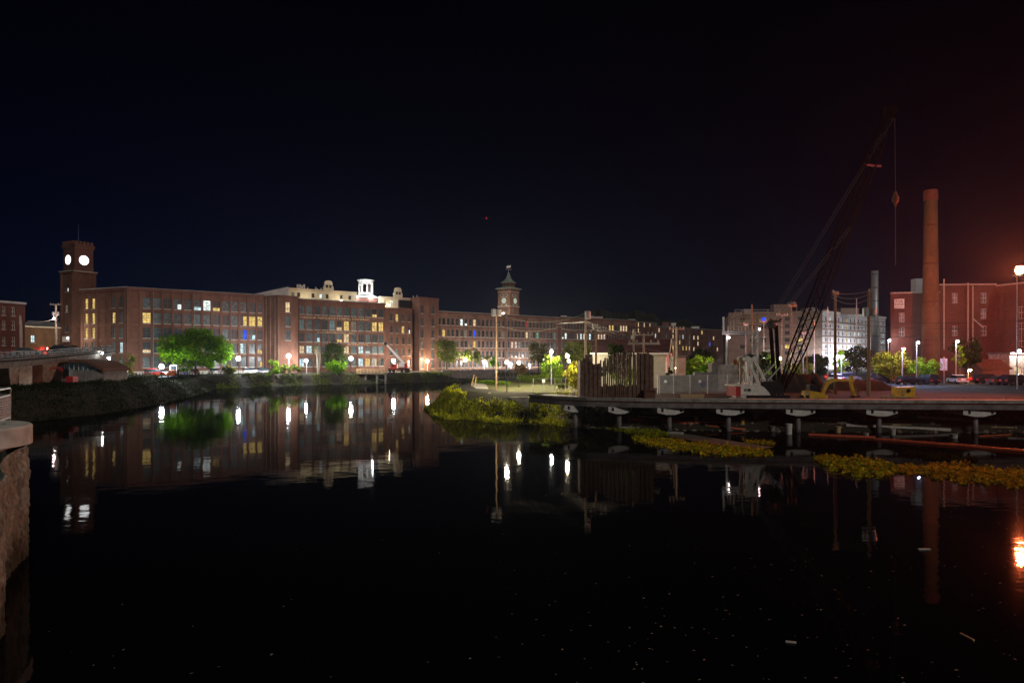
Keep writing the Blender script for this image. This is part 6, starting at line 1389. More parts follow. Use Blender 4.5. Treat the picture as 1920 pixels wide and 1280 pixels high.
# concrete table-like stub on the bank between piers
q = hit(1418, 785.5); cs = thing("concrete_stub", "small mushroom-shaped concrete stub behind the boardwalk girder", "concrete stub", tuple(q))
MB().cyl(tuple(q - Vector((0,0,.4))), (q.x, q.y, gz(773, q.y)), .26, n=12).build("stem", 'cap_concrete', cs); x0, x1 = gx(1402, q.y), gx(1441, q.y); MB().extr([(x0, gz(768, q.y)), (x1, gz(768, q.y)), (x1-.3, gz(771, q.y)), (q.x+.3, gz(773, q.y)), (q.x-.3, gz(773, q.y)), (x0+.3, gz(771, q.y))], q.y-.5, q.y+.5).build("head", 'cap_concrete', cs)
board("footing_slab", (1242, 812), (1282, 813), None, 1.2, .12, 'concrete', "flat footing slab awash beside the third pier", "slab")
board("footing_slab", (1160, 801), (1190, 803), None, 1.5, .1, 'concrete', "flat footing slab awash beside the second pier", "slab")

rr_ = random.Random(21); kinds = (('plank_pale', "pale"), ('rust', "rusty"), ('lumber', "tan"), ('steel_grey', "grey"))
for k, (px, py, ln, sl_) in enumerate(((1215, 783, 40, 1), (1290, 783, 30, -1), (1330, 786, 26, 2), (1440, 783, 34, 1), (1545, 786, 44, 2), (1565, 797, 30, -1), (1690, 797, 36, 2), (1760, 797, 60, 3), (1800, 803, 40, -2), (1868, 795, 60, 2), (1880, 804, 44, -1), (1905, 822, 30, 1), (1660, 783, 50, 1), (1860, 784, 40, 0))):
    m_, w_ = kinds[k % 4]
    board("scrap_timber", (px-ln/2, py), (px+ln/2, py+sl_), None, .12 + .12*rr_.random(), .1, m_, "%s scrap piece on the mud under the boardwalk, %s from the left of fourteen" % (w_, "first second third fourth fifth sixth eighth ninth tenth twelfth thirteenth fourteenth seventh eleventh".split()[k]), "scrap")

# thin masts crowding behind the crane
for k, (px, yt, Y, m_, arm, lab) in enumerate(((1432, 600, 120, 'galvanised', .8, "thin grey mast just right of the crane gantry"), (1466, 588, 128, 'wood_pole', 1.2, "thin brown mast behind the pile-driver posts"), (1484, 571, 118, 'wood_pole', 1.0, "brown mast left of the crane boom's foot"),
        (1506, 622, 112, 'galvanised', .6, "short grey mast between boom and pale block"), (1527, 600, 122, 'galvanised', 0, "bare grey mast right of the crane boom"), (1398, 606, 108, 'galvanised', .9, "grey mast inside the substation frame"), (1513, 640, 106, 'wood_pole', .8, "short brown mast by the spoil heap"))):
    pole(px, yt, Y, lab, m_, .1, ((3, arm, 10*k),) if arm else ())
for k, (ya, yb) in enumerate(((600, 606), (612, 618), (628, 622), (640, 650), (655, 648))):
    cable("power_cable", [P(1360, ya, 96), P(1466, (ya+yb)/2, 118), P(1552, yb, 126)], "%s of the five cables strung behind the crane" % ("topmost,second,middle,fourth,lowest".split(",")[k]), .03, .5, 'wire_mat')
cable("power_cable", [P(1484, 580, 118), P(1545, 660, 118)], "steep stay cable right of the boom's foot", .03, .1, 'wire_mat')
cable("power_cable", [P(1506, 630, 112), P(1560, 600, 118)], "rising stay cable before the pale block", .03, .1, 'wire_mat')
# ================================================================== VEGETATION
def leaf_cloud(centres, per, size, seed, flat=0.0):
    """many leaf-sized quads round clump centres (x, y, z, r); returns an MB"""
    g = np.random.default_rng(seed); cs = np.array(centres, float); n = len(cs)*per
    c = np.repeat(cs, per, 0); v = g.normal(size=(n, 3)); v /= np.linalg.norm(v, axis=1)[:, None]
    rr = c[:, 3:4] * g.random((n, 1))**.42; p = c[:, :3] + v*rr*np.array([1, 1, .82])
    a = g.normal(size=(n, 3)); a[:, 2] *= (1-flat); a /= np.linalg.norm(a, axis=1)[:, None]; b_ = np.cross(a, g.normal(size=(n, 3))); b_ /= np.linalg.norm(b_, axis=1)[:, None]
    s = size*(.55 + .9*g.random((n, 1))); a = a*s*.5; b_ = b_*s*.32
    q = np.stack([p-a, p-b_*1.0, p+a, p+b_*1.0], 1).reshape(-1, 3)
    mb = MB(); mb.v = [tuple(x) for x in q.tolist()]; mb.f = [(4*i, 4*i+1, 4*i+2, 4*i+3) for i in range(n)]; return mb
def crown_centres(c, rx_, ry_, rz_, n, seed, r0, low=-.9, wob=1.0):
    g = random.Random(seed); res = []
    while len(res) < n:
        x, y, z = g.uniform(-1, 1), g.uniform(-1, 1), g.uniform(low, 1)
        d = x*x + y*y + z*z
        if d > 1 or (d < .16 and g.random() < .7): continue
        k = 1 + wob*.18*math.sin(3*math.atan2(y, x) + seed) + wob*.12*math.sin(5*z + seed*2)
        res.append((c[0] + x*rx_*k, c[1] + y*ry_*k, c[2] + z*rz_, r0*g.uniform(.65, 1.25)))
    return res
def tree(px, Y, ybase, ytop, wpx, m_, label, seed, n=34, per=110, leafs=.42, trunk='bark', name="tree", cat="tree", low=-.85, crown_lo=.3, stems=1, zb=None, r0k=.34, bare=False, group=None, sy=1.0, wob=1.0):
    x = gx(px, Y); zb = gh(x, Y) if zb is None else zb; zt_ = gz(ytop, Y); H_ = zt_ - zb; W = wpx/F*Y/2
    t = thing(name, label, cat, (x, Y, zb), group); g = random.Random(seed*13+5)
    cz0 = zb + H_*crown_lo; cz = (cz0 + zt_)/2; rz_ = (zt_ - cz0)/2
    r0 = r0k*min(W, rz_*1.2)
    cs = crown_centres((x, Y, cz), max(.3, W - r0*.6), max(.3, W*sy - r0*.6), max(.3, rz_ - r0*.5), n, seed, r0, low, wob)
    tr_ = max(.05, H_*.022)
    tm = MB()
    for s in range(stems):
        dx = 0 if stems == 1 else g.uniform(-.35, .35)*W; bx_ = x + dx*.25; topx = x + dx
        pts = [Vector((bx_, Y, zb-.3)), Vector((bx_ + (topx-bx_)*.4 + g.uniform(-.1,.1), Y, zb + H_*.25)), Vector((topx, Y + g.uniform(-.2,.2), zb + H_*.55)), Vector((topx + g.uniform(-.2,.2), Y, zb + H_*.85))]
        rs = [tr_*1.2, tr_*.95, tr_*.65, tr_*.2]
        for k in range(3): tm.cyl(pts[k], pts[k+1], rs[k], rs[k+1], 8)
        for k in range(9):
            c = g.choice(cs); f_ = g.uniform(.25, .8); p0 = pts[1].lerp(pts[3], f_*.8); m2 = p0.lerp(Vector(c[:3]), .5) + Vector((0, 0, H_*.02)); tm.cyl(p0, m2, tr_*.38, tr_*.22, 5); tm.cyl(m2, Vector(c[:3]), tr_*.22, tr_*.06, 5)
    tm.build("trunk", trunk, t)
    leaf_cloud(cs, per, leafs, seed).build("crown", m_, t)
    return t
def shrub(px, Y, ytop, wpx, m_, label, seed, n=16, per=90, leafs=.34, zb=None, ybase=None, group=None):
    return tree(px, Y, None, ytop, wpx, m_, label, seed, n, per, leafs, 'bark', "shrub", "shrub", -1.0, .02, 3, zb, .4, group=group)
# trees before the mills
p, Y = front(368, 16); tree(367, Y, 0, 611, 138, 'leaf_green', "big round green tree on the left bank before the mill", 4, 110, 150, .5, crown_lo=.08, r0k=.25, low=-1, wob=.5)
shrub(428, 176, 683, 34, 'leaf_olive', "low olive shrub at the right foot of the big tree", 2)
p, Y = front(240, 22); tree(238, Y, 0, 660, 32, 'leaf_olive', "thin sapling with sparse leaves beside the site hoarding", 3, 16, 40, .3, crown_lo=.25)
shrub(247, 158, 689, 18, 'leaf_yellow', "small yellow shrub beside the red parked car", 4, 8, 60)
shrub(512, 184, 668, 26, 'leaf_lime', "pointed lime shrub below the stair block", 5, 16, 80)
shrub(540, 189.5, 681, 52, 'leaf_olive', "broad olive shrub under the brightest lamp", 6, 24, 90)
shrub(470, 180, 699, 44, 'leaf_olive', "low spreading shrub on the bank left of the stair block", 61, 20, 80)
tree(597, 195, 0, 640, 24, 'leaf_olive', "bare pale multi-stemmed tree right of the brightest lamps", 7, 12, 10, .3, 'bark_pale', crown_lo=.4, stems=4)
tree(626, 201, 0, 638, 52, 'leaf_dark', "dark green bushy tree before the middle mill", 8, 34, 110, .42, crown_lo=.1)
shrub(633, 197.5, 672, 48, 'leaf_green', "bright green bush at the foot of the dark tree by the river", 9, 26, 110, .38)
shrub(585, 193.5, 703, 60, 'leaf_olive', "low shrub mass at the water's edge beneath the bare tree", 10, 24, 80, .34)
tree(838, 222, 0, 633, 52, 'leaf_olive', "tall pale olive tree at the corner of the square stair tower", 11, 34, 110, .45, crown_lo=.12)
shrub(829, 217.5, 697, 62, 'leaf_lime', "wide bright green bush on the bank below the tall olive tree", 12, 28, 110, .4)
shrub(790, 211, 703, 36, 'leaf_dark', "dark low bush right of the truck crane", 13, 16, 80, .36)
tree(888, 229, 0, 650, 56, 'leaf_olive', "loose olive tree left of the pale utility pole", 14, 28, 80, .42, crown_lo=.25)
tree(925, 233, 0, 668, 26, 'leaf_green', "small green tree behind the pale utility pole", 15, 16, 70, .4, crown_lo=.2)
# park trees
tree(977, 140, 0, 680, 28, 'leaf_autumn', "small golden tree between the two park lamps", 16, 22, 90, .32, crown_lo=.2)
tree(1010, 175, 0, 636, 48, 'leaf_olive', "tall loose tree behind the bright park bush", 17, 30, 70, .42, crown_lo=.2)
tree(1037, 112, 0, 664, 52, 'leaf_lime', "dazzling lime park bush lit from behind", 18, 40, 120, .30, crown_lo=.03, r0k=.3)
shrub(1080, 100, 679, 46, 'leaf_yellow', "golden bush left of the pile wall", 19, 34, 120, .26)
shrub(1055, 96, 716, 20, 'leaf_olive', "low olive shrub at the foot of the tallest park lamp", 20, 10, 80, .24)
tree(1082, 128, 0, 634, 64, 'leaf_olive', "broad dark olive tree behind the pale pole and park lamp", 21, 44, 100, .36, crown_lo=.25)
tree(1155, 88.5, 0, 640, 52, 'leaf_dark', "dark leafy tree growing behind the pile wall", 22, 40, 120, .26, crown_lo=.25)
tree(1172, 82.5, 0, 670, 50, 'leaf_lime', "yellow-green bush glimpsed between the thin piles", 23, 30, 100, .24, crown_lo=.05)
shrub(1255, 96, 687, 14, 'leaf_dark', "small dark conifer against the white house", 24, 10, 70, .22)
tree(1308, 128, 0, 664, 78, 'leaf_lime', "bright yellow-green bush right of the white house", 25, 36, 110, .36, crown_lo=.08)
tree(1330, 118, 0, 673, 30, 'leaf_green', "green bush above the grey block wall", 26, 18, 90, .3, crown_lo=.1)
tree(1318, 210, 0, 648, 60, 'leaf_dark', "dark tree far behind the yellow-green bush", 27, 26, 60, .5, crown_lo=.2)
tree(1388, 112, 0, 668, 40, 'leaf_autumn', "amber autumn tree behind the substation frame", 28, 26, 70, .32, crown_lo=.15)
tree(1448, 124, 0, 665, 44, 'leaf_lime', "vivid green tree behind the pile-driver posts", 29, 26, 90, .34, crown_lo=.12)
tree(1428, 118, 0, 655, 44, 'leaf_dark', "dark tree behind the crane gantry", 30, 26, 80, .36, crown_lo=.15)
tree(1502, 128, 0, 678, 52, 'leaf_olive', "olive tree behind the crane boom", 31, 26, 80, .36, crown_lo=.1)
tree(1530, 135, 0, 658, 54, 'leaf_dark', "dark conifer-like tree at the foot of the pale block's corner", 32, 34, 80, .4, crown_lo=.08)
tree(1574, 128, 0, 652, 30, 'leaf_lime', "bright green tree beneath the blue twin lamps", 33, 20, 90, .34, crown_lo=.1)
tree(1606, 132, 0, 646, 60, 'leaf_dark', "dark tree between the two tall brown poles", 34, 36, 80, .38, crown_lo=.1)
tree(1668, 118, 0, 652, 66, 'leaf_yellow', "pale yellow-green tree right of the stout brown pole", 35, 44, 110, .32, crown_lo=.08)
tree(1697, 122, 0, 660, 44, 'leaf_olive', "olive tree behind the pale yellow-green tree", 36, 24, 80, .34, crown_lo=.1)
tree(1732, 115, 0, 670, 58, 'leaf_lime', "bright lime shrub-like tree left of the banner", 37, 36, 110, .28, crown_lo=.1)
tree(1816, 126, 0, 628, 56, 'leaf_dark', "dark tree with lit left side before the factory", 38, 36, 90, .34, crown_lo=.25)
tree(1800, 121, 0, 642, 22, 'leaf_lime', "slim lit tree in front of the dark tree by the factory", 39, 16, 80, .28, crown_lo=.35)
# hedge
hcs = [(gx(975 + 48*k/16, 124), 124 + .3*math.sin(k), GZ + .75, .85) for k in range(17)]
leaf_cloud(hcs, 110, .22, 71).build("foliage", 'leaf_lime', hd)
hcs2 = [(gx(930 + 90*k/20, 150), 150, GZ + .7, 1.0) for k in range(21)]
h2 = thing("hedge", "dark hedge row behind the small golden tree", "hedge", (gx(975, 150), 150, GZ)); leaf_cloud(hcs2, 80, .26, 72).build("foliage", 'leaf_dark', h2)
h3 = thing("hedge", "pale green strip of low planting along the park path", "hedge", (gx(925, 112), 112, GZ)); leaf_cloud([(gx(893 + 60*k/18, 118-k*.4), 118-k*.4, GZ+.3, .5) for k in range(19)], 70, .2, 73).build("foliage", 'leaf_lime', h3)
# two leaning yellow stakes in the island reeds
for k, (pa, pb, lab) in enumerate((((879, 729), (889, 703), "left leaning yellow pole in the reeds"), ((887, 728), (893, 706), "right leaning yellow pole in the reeds"))):
    a, b_ = P(*pa, 108), P(*pb, 108); a.z -= 1.0; tag(MB().cyl(a, b_, .09, .07, 8).build("leaning_pole", 'yellow_pole'), lab, "pole")

def stuff_leaves(name, pts, size, m_, seed, label, hgt, blades=False):
    """pts: (x, y, z) bases; a tuft of leaves or blades over each"""
    g = np.random.default_rng(seed); p = np.array(pts, float); n = len(p)
    if blades:
        h_ = hgt*(.3 + .9*g.random((n, 1))**1.5)*np.clip(.75 + .6*np.sin(p[:, :1]*1.9 + seed)*np.sin(p[:, 1:2]*1.3), .25, 1.5); t = g.uniform(0, 2*np.pi, (n, 1)); w_ = size*(.6+.8*g.random((n, 1)))
        d = np.concatenate([np.cos(t), np.sin(t), 0*t], 1); lean = g.normal(size=(n, 3))*h_*.28; lean[:, 2] = 0
        q = np.stack([p - d*w_/2, p + d*w_/2, p + lean*.45 + d*w_*.4 + np.array([0,0,1])*h_*.6, p + lean + np.array([0,0,1])*h_], 1).reshape(-1, 3)
    else:
        a = g.normal(size=(n, 3)); a /= np.linalg.norm(a, axis=1)[:, None]; b_ = np.cross(a, g.normal(size=(n, 3))); b_ /= np.linalg.norm(b_, axis=1)[:, None]
        lump = (.6 + .25*np.sin(p[:, :1]*2.1 + seed)*np.sin(p[:, 1:2]*1.7 + 2*seed) + .2*np.sin(p[:, :1]*5.3 + p[:, 1:2]*3.1) + .35*np.sin(p[:, :1]*11.7 + 1.3*p[:, 1:2])*np.sin(p[:, 1:2]*9.1))
        s = size*(.3 + 1.3*g.random((n, 1))**2); p = p + np.array([0, 0, 1])*hgt*np.clip(lump, .08, 1.5)*g.random((n, 1))**1.3
        q = np.stack([p-a*s*.5, p-b_*s*.35, p+a*s*.5, p+b_*s*.35], 1).reshape(-1, 3)
    mb = MB(); mb.v = [tuple(x) for x in q.tolist()]; mb.f = [(4*i, 4*i+1, 4*i+2, 4*i+3) for i in range(n)]
    o = mb.build(name, m_); return tag(o, label, None, None, "stuff")
def scatter(n, seed, xr, yr, cond):
    g = np.random.default_rng(seed); out_ = []
    tries = 0
    while len(out_) < n and tries < 60:
        x = g.uniform(*xr, 40000); y = g.uniform(*yr, 40000); d = shore_dist(x, y); h_ = ground_h(x, y); k = cond(x, y, d, g); 
        out_ += list(zip(x[k], y[k], np.maximum(h_[k], 0))); tries += 1
    return out_[:n]
# bank grass on the left slope, dark
stuff_leaves("bank_grass", scatter(16000, 81, (-112, -54), (80, 172), lambda x, y, d, g: (d > -.2) & (d < 26) & (x/y > -.78) & (g.random(len(x)) < .8)), .10, 'weed_dark', 81, "dark rough grass covering the left bank", .5, True)
stuff_leaves("bank_scrub", scatter(9000, 82, (-92, -54), (82, 178), lambda x, y, d, g: (d > 0) & (d < 15) & (np.sin(x*.8)*np.sin(y*.55+1) > .1)), .24, 'weed_dark', 82, "dark low scrub in clumps along the left bank", .95)
stuff_leaves("far_bank_scrub", scatter(7000, 83, (-74, -8), (164, 226), lambda x, y, d, g: (d > -.3) & (d < 3.2) & (np.sin(x*.7+y*.3) > -.5)), .34, 'leaf_olive', 83, "low scrub at the water's edge below the mills", 1.1)
# island reeds at the tip of the park
isl = lambda x, y, d, g: (d > -1.2 + 1.0*np.sin(x*.9)) & (d < np.where(x > -6, 2.3, 3.2)) & (x < 6) & (y < 114)
pts = [(x, y, max(z, 0)) for x, y, z in scatter(15000, 84, (-19, 8), (76, 118), isl)]
stuff_leaves("reed_bed", pts, .09, 'weed', 84, "yellow-green reeds and water plants round the park's tip", .68, True)
stuff_leaves("reed_leaves", [(x, y, max(z, 0)) for x, y, z in scatter(13000, 85, (-19, 8), (76, 118), isl)], .24, 'weed', 85, "broad yellowish leaves among the reeds of the park's tip", .5)
stuff_leaves("shore_reeds", [(x, y, max(z, 0)) for x, y, z in scatter(3500, 86, (2, 14), (78, 90), lambda x, y, d, g: (d > -2.5) & (d < 3))], .2, 'weed', 86, "sparse weeds under the first piers of the boardwalk", .5)
# floating weed mats along the right shore
def mat_weed(name, seed, pts_px, n, m_, label, hgt=.45, size=.2):
    """a band of floating plants along photo points (px, py, half width px in py)"""
    g = np.random.default_rng(seed); L_ = [lie(p, q, 0) for p, q, _ in pts_px]; res = []
    for _ in range(n):
        t = g.random()*(len(L_)-1); i = min(int(t), len(L_)-2); f_ = t - i; hw = pts_px[i][2]*(1-f_) + pts_px[i+1][2]*f_
        px_ = pts_px[i][0]*(1-f_) + pts_px[i+1][0]*f_; py_ = pts_px[i][1]*(1-f_) + pts_px[i+1][1]*f_
        q = lie(px_ + g.normal()*3, py_ + np.clip(g.normal()*.5, -1.1, 1.1)*hw*(.78+.18*math.sin(px_*.13)+.14*math.sin(px_*.31)+.12*math.sin(px_*.043)), 0)
        res.append((q.x, q.y, 0.0))
    return stuff_leaves(name, res, size, m_, seed, label, hgt)
mat_weed("floating_weed", 91, ((1000, 784, 6), (1060, 790, 6), (1120, 797, 6), (1190, 808, 6)), 6000, 'weed', "thin floating weed trailing from the park tip", .1, .16)
mat_weed("floating_weed", 92, ((1150, 801, 6), (1210, 809, 7), (1250, 815, 5)), 3600, 'weed', "small floating weed mat before the second pier", .2, .22)
mat_weed("floating_weed", 93, ((1190, 820, 6), (1260, 833, 12), (1330, 842, 11), (1445, 850, 8)), 9500, 'weed', "long yellow-green floating weed mat before the third and fourth piers", .22, .24)
mat_weed("floating_weed", 94, ((1400, 829, 4), (1450, 832, 4)), 900, 'weed', "small floating weed patch right of the fourth pier", .3)
mat_weed("floating_weed", 95, ((1530, 860, 6), (1585, 873, 20), (1630, 878, 19), (1675, 880, 9)), 7500, 'weed', "round bushy weed mat below the fifth pier", .26, .24)
mat_weed("floating_weed", 96, ((1655, 878, 5), (1700, 880, 9), (1770, 884, 16), (1830, 890, 19), (1900, 896, 20), (1990, 903, 20)), 12000, 'weed_amber_lit', "wide weed mat with amber lamplight in its colour, reaching the right edge", .18, .24)
mat_weed("floating_weed", 97, ((1700, 850, 5), (1760, 858, 6), (1830, 862, 5)), 1400, 'weed_dark', "dark weed patch behind the amber-lit mat", .35)
# wet mud bar under the weeds
for k, (ps, lab) in enumerate(((((1090, 796), (1140, 800), (1200, 806), (1300, 826), (1420, 843), (1450, 838), (1300, 815), (1180, 800)), "pale wet mud bar between the weed mats"),)):
    tag(MB().add([tuple(lie(p, q, .02)) for p, q in ps], [tuple(range(len(ps)))]).build("mud_bar", 'mud'), kind="structure")
# floating leaves on the dark water
g = np.random.default_rng(99); lv = []
for _ in range(230):
    px_, py_ = g.uniform(930, 1910), 900 + 380*g.random()**.8; lv.append(tuple(lie(px_, py_, .006)))
for _ in range(40): lv.append(tuple(lie(g.uniform(70, 900), g.uniform(930, 1270), .006)))
mb = MB()
for x, y, z in lv:
    s = g.uniform(.012, .05)*(1 + .5*g.random()); t = g.uniform(0, 6.28); e = g.uniform(.25, .7)
    mb.add([(x+s*math.cos(t), y+s*math.sin(t), z), (x-s*e*math.sin(t), y+s*e*math.cos(t), z+.004), (x-s*math.cos(t), y-s*math.sin(t), z), (x+s*e*math.sin(t), y-s*e*math.cos(t), z+.004)], [(0,1,2,3)])
tag(mb.build("floating_leaves", 'debris'), "tiny pale leaves scattered on the black water", kind="stuff")
board("floating_stick", (1801, 1188), (1826, 1201), .01, .05, .04, 'lumber', "short orange-lit stick afloat at the lower right", "stick")
board("floating_stick", (1722, 1030), (1744, 1030), .01, .08, .05, 'plank_pale', "pale stick afloat below the chimney's reflection", "stick")
board("floating_stick", (1473, 1203), (1493, 1205), .01, .05, .04, 'plank_pale', "small pale stick afloat near the bottom centre right", "stick")
# ================================================================== LAMPS
LK = 2.3
def lampmat(name, col, s): return emit(name, col, s, sample=True)
def flood(px, py, Y, power, label, col=(1, .97, .9), r=.3, style='pole', zb=None, group=None, name="flood_lamp"):
    """lamp with a glowing drum; radiant intensity about `power`"""
    x, z = gx(px, Y), gz(py, Y); zb = gh(x, Y) if zb is None else zb
    nm = "glow_%d_%d" % (px, py); lampmat(nm, col, LK*power/(math.pi*r*r))
    t = thing(name, label, "lamp", (x, Y, zb), group)
    if style == 'pole':
        MB().cyl((x, Y+.0, zb), (x, Y, z-r*1.1), .07, .05, 8).build("post", 'black_metal', t)
        MB().lathe([(.1, z-r*1.15), (r*.7, z-r*1.02), (r*.72, z-r*.92)], (x, Y, 0), 10).build("collar", 'black_metal', t)
        MB().lathe([(r*.6, z+r*1.0), (r*.75, z+r*1.06), (.04, z+r*1.4)], (x, Y, 0), 10).build("cap", 'black_metal', t)
    elif style == 'tall':
        MB().cyl((x, Y+.5, zb), (x, Y+.5, z+r*.5), .09, .06, 8).build("post", 'galvanised', t); MB().beam((x, Y+.5, z+r*.9), (x, Y, z+r*1.05), .1).build("arm", 'galvanised', t)
        MB().lathe([(r*1.0, z+r*1.0), (r*.9, z+r*1.25)], (x, Y, 0), 10).build("hood", 'galvanised', t)
    elif style == 'wall':
        MB().bx(x-r*.6, x+r*.6, Y+r*1.1, Y+r*1.1+.6, z-r*.5, z+r*.6).build("bracket", 'black_metal', t)
    elif style == 'base':
        MB().lathe([(r*.9, z-r*1.5), (r*.7, z-r*1.01)], (x, Y, 0), 8).build("base", 'black_metal', t)
    MB().ball((x, Y, z), r, 10, 6).build("globe", nm, t, True)
    return t
WH = (1.0, .96, .88); CW = (.92, .98, 1.0); WM = (1.0, .78, .5)
for k, (px, py, kk, pw, col, lab, st) in enumerate((
    (204, 672, 9, 130, WH, "bright lamp at the foot of the clock mill left of the big tree", 'tall'),
    (447, 672, 12, 260, CW, "white starry lamp right of the big tree", 'pole'), (541, 667, 14, 330, CW, "brightest white lamp before the stair block", 'tall'), (574, 676, 9, 150, WH, "smaller lamp just right of the brightest lamp", 'tall'),
    (658, 672, 14.5, 220, WH, "lamp right of the dark tree before the middle mill", 'pole'), (738, 676, 9, 330, WH, "strong lamp above the red truck crane", 'tall'), (801, 677, 5.5, 260, WM, "strong warm lamp on the square stair tower's foot", 'tall'),
    (872, 675, 12.5, 240, WH, "globe lamp left of the loose olive tree", 'pole'), (908, 677, 7, 240, WH, "lamp half hidden behind the loose olive tree", 'tall'), (957, 683, 7, 200, CW, "cool lamp behind the left park lamp post", 'tall'),
    (993, 684, 6, 80, WH, "dim lamp at the mill's foot right of the golden tree", 'tall'), (303, 687, 18, 210, CW, "lamp in front of the left side of the big tree", 'pole'), (1020, 672, 7, 190, WH, "lamp hidden by the bright park bush", 'tall'))):
    p = off_mill(px, kk); Y = 254.2; 
    # distance at which this column lies kk metres in front of the mill
    kx_ = (px-960)/F; Y = (254.2 - kk*1.288)/(1 - .813*kx_)
    flood(px, py, Y, pw, lab, col, .5 if pw > 195 else .34 if pw > 120 else .26, st, GZ+.02, "lamps along the mill bank")
# park globes on black posts
for px, py, Y, pw, lab in ((950.5, 679, 88.5, 215, "left black lamp post with glowing globe on the lawn"), (973, 680, 101, 165, "second black lamp post on the lawn, right of the left one"), (1063.5, 667, 97, 185, "tallest black lamp post with a warm globe by the golden bush"), (1066, 676.5, 117, 70, "lower globe lamp just behind the tallest lamp post")):
    flood(px, py, Y, pw, lab, (1, .85, .58), .22, 'pole', GZ, "globe lamps in the park", "lamp_post")
flood(1034, 659, 110.5, 160, "street lamp arm glowing above the bright park bush", (1, .95, .8), .2, 'tall', GZ, None, "street_lamp")
# rooftop floodlights for attic and cupola
for px, py, dY, pw, lab in ((578, 561, -1.5, 8, "roof floodlight at the left of the cream attic"), (640, 563, -1.5, 9, "roof floodlight at the right of the cream attic"), (730, 572, -1.5, 10, "roof floodlight below the second cream gable")):
    Y = mill(px).y + 1.5; flood(px, py, Y, pw, lab, (1, .9, .62), .12, 'base', None, "rooftop floodlights", "roof_floodlight")
for k, (dx, dy, lab) in enumerate(((-2.6, -5.4, "left small floodlight on the cupola's roof"), (3.2, -5.2, "right small floodlight on the cupola's roof"))):
    x, y = cp.x + dx, cp.y + dy; flood(960 + F*x/y, 555.5, y, 80, lab, (.95, .98, 1.0), .12, 'base', None, "cupola floodlights", "roof_floodlight")
x, y = G(944, 261); flood(944, 587, y, 260, "added roof floodlight brightening the spired clock tower", (1, .9, .72), .14, 'base', 23.4, None, "roof_floodlight")  # lamp added to brighten the spired tower
# right-hand lots
flood(1571, 668.5, 124, 80, "left blue-white lamp of the twin lamps", (.45, .5, 1), .2, 'tall', GZ, "twin lamps", "street_lamp"); flood(1580, 668.5, 124, 80, "right blue-white lamp of the twin lamps", (.45, .5, 1), .2, 'tall', GZ, "twin lamps", "street_lamp")
flood(1695, 654, 114, 90, "blue-white lamp left of the lime shrub", (.5, .6, 1), .14, 'tall', GZ, None, "street_lamp"); flood(1722, 642, 111, 90, "blue-white lamp on an arm above the lime shrub", (.5, .6, 1), .14, 'tall', GZ, None, "street_lamp")
flood(1668, 638, 150, 30, "white lamp between the stout pole and the factory", (.95, .95, 1), .15, 'tall', GZ, None, "street_lamp")
flood(1912, 658, 130.9, 60, "white lamp on the shopfront at the right edge", (1, .93, .85), .26, 'wall', GZ)
flood(1367, 633, 95.5, 1.6, "small pinkish lamp on the left substation post", (1, .8, .8), .13, 'wall', GZ); flood(1424, 617, 99.5, 1.5, "small pinkish lamp on the brown pole by the substation", (1, .7, .72), .12, 'wall', GZ)
flood(1462, 672, 119, 90, "hidden street lamp lighting the vivid green tree", (.9, 1, .85), .2, 'tall', GZ, None, "street_lamp")
flood(1356, 689, 122, 170, "added lamp hidden behind the block walls, lighting the yellow-green bush", (1, .95, .7), .2, 'tall', GZ, None, "street_lamp")  # added out of sight behind the walls to brighten the bush
flood(1796, 640, 118.5, 36, "lamp beside the slim lit tree by the factory", (1, .97, .75), .16, 'tall', GZ, None, "street_lamp")
flood(1819, 694, 121, 16, "low amber lamp under the dark tree by the factory", (1, .55, .2), .16, 'tall', GZ, None, "street_lamp")
for k, (px, lab) in enumerate(((1556, "left"), (1592, "middle"), (1622, "right"))):
    flood(px, 668, 248 + k*10, 330, "%s ground lamp washing the pale apartment block's bright face" % lab, (.95, .95, 1), .2, 'tall', GZ, "lamps before the apartment block", "street_lamp")
flood(101, 597, 170, 14, "street lamp on the pole by the battlemented clock tower", (1, .7, .7), .2, 'wall', GZ, None, "street_lamp")
flood(127, 634, 176.5, 60, "lamp lighting the sign panel on the clock tower", (1, .9, .75), .12, 'base', GZ, None, "flood_lamp")
flood(192, 662, 136, 7, "lamp under the rounded end of the bridge", (.95, 1, .95), .16, 'wall', GZ, None, "flood_lamp")
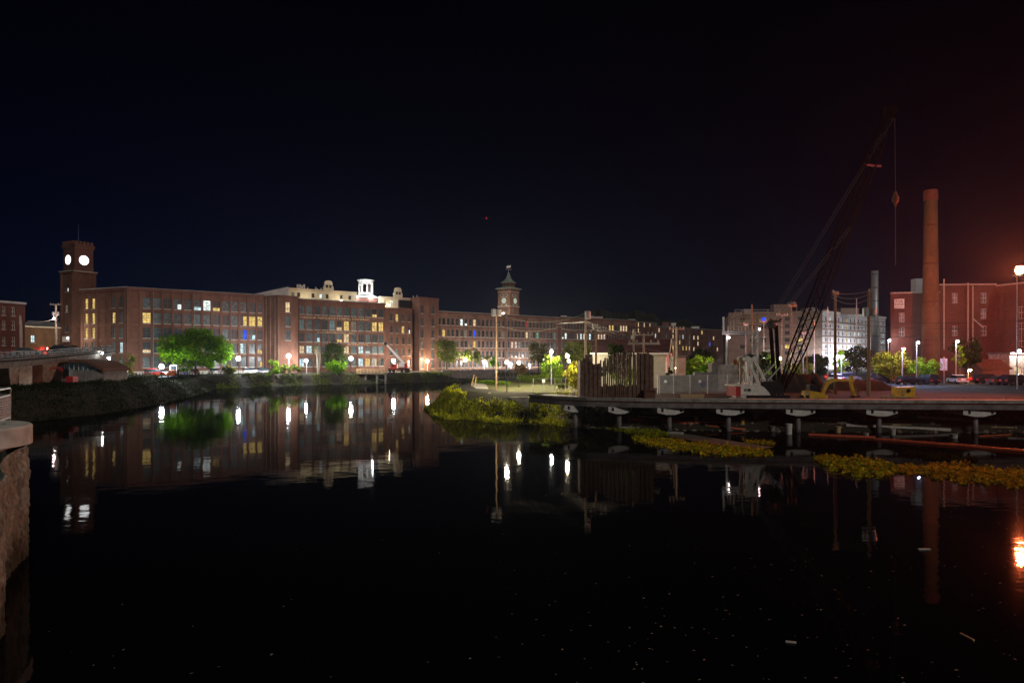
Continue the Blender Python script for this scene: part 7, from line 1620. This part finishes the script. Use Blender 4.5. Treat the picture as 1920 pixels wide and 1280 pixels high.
flood(1173, 728, 79.5, 30, "added lamp hidden behind the short piles, lighting the bush from below", (1, .92, .72), .18, 'tall', GZ, None, "street_lamp")  # added behind the short piles so the bush is lit from below
flood(1268, 690, 101, 4, "small lamp by the house gable poles", (1, .9, .7), .14, 'tall', GZ, None, "street_lamp")
# tall mast with a red-orange lamp at the right edge
mt = flood(1912, 507, 96, 3000, "tall mast with a glowing red-orange lamp at the right edge", (1.0, .15, .045), .5, 'tall', GZ, None, "signal_mast")
x, z = gx(1912, 96), gz(507, 96); MB().lathe([(.1, z-.8), (.95, z-.72), (1.0, z-.62), (.1, z-.68)], (x, 96, 0), 20).build("light_shield", 'black_metal', mt)  # shield added under the globe to keep its light off the yard
# small aircraft with a red beacon
ap_ = P(912, 409, 900); ar = thing("aircraft", "distant aircraft seen only as a red light above the middle mill", "aircraft", tuple(ap_))
MB().cyl(ap_ + Vector((-6,0,.6)), ap_ + Vector((6,0,.6)), .9, .5, 8).build("fuselage", 'black_metal', ar); MB().bx(ap_.x-1, ap_.x+1, ap_.y-7, ap_.y+7, ap_.z+.5, ap_.z+.75).build("wing", 'black_metal', ar); MB().bx(ap_.x+4.8, ap_.x+6, ap_.y-.1, ap_.y+.1, ap_.z+.8, ap_.z+2.6).build("tail_fin", 'black_metal', ar); MB().ball(ap_ + Vector((0,-.2,-.5)), .6, 8, 5).build("beacon", 'beacon_red', ar)
# ================================================================== NIGHT AIR
HAZE = 0.00011
m = bpy.data.materials.new('haze_mat'); m.use_nodes = True; n = m.node_tree; n.nodes.clear()
o = n.nodes.new("ShaderNodeOutputMaterial"); v = n.nodes.new("ShaderNodeVolumePrincipled")
v.inputs["Density"].default_value = HAZE; v.inputs["Color"].default_value = (.74, .82, 1.0, 1); v.inputs["Anisotropy"].default_value = 0.65
n.links.new(v.outputs[0], o.inputs["Volume"]); M['haze_mat'] = m
if HAZE > 0: tag(MB().bx(-470, 470, -125, 720, -2.7, 47.5).build("haze", 'haze_mat'), kind="stuff")
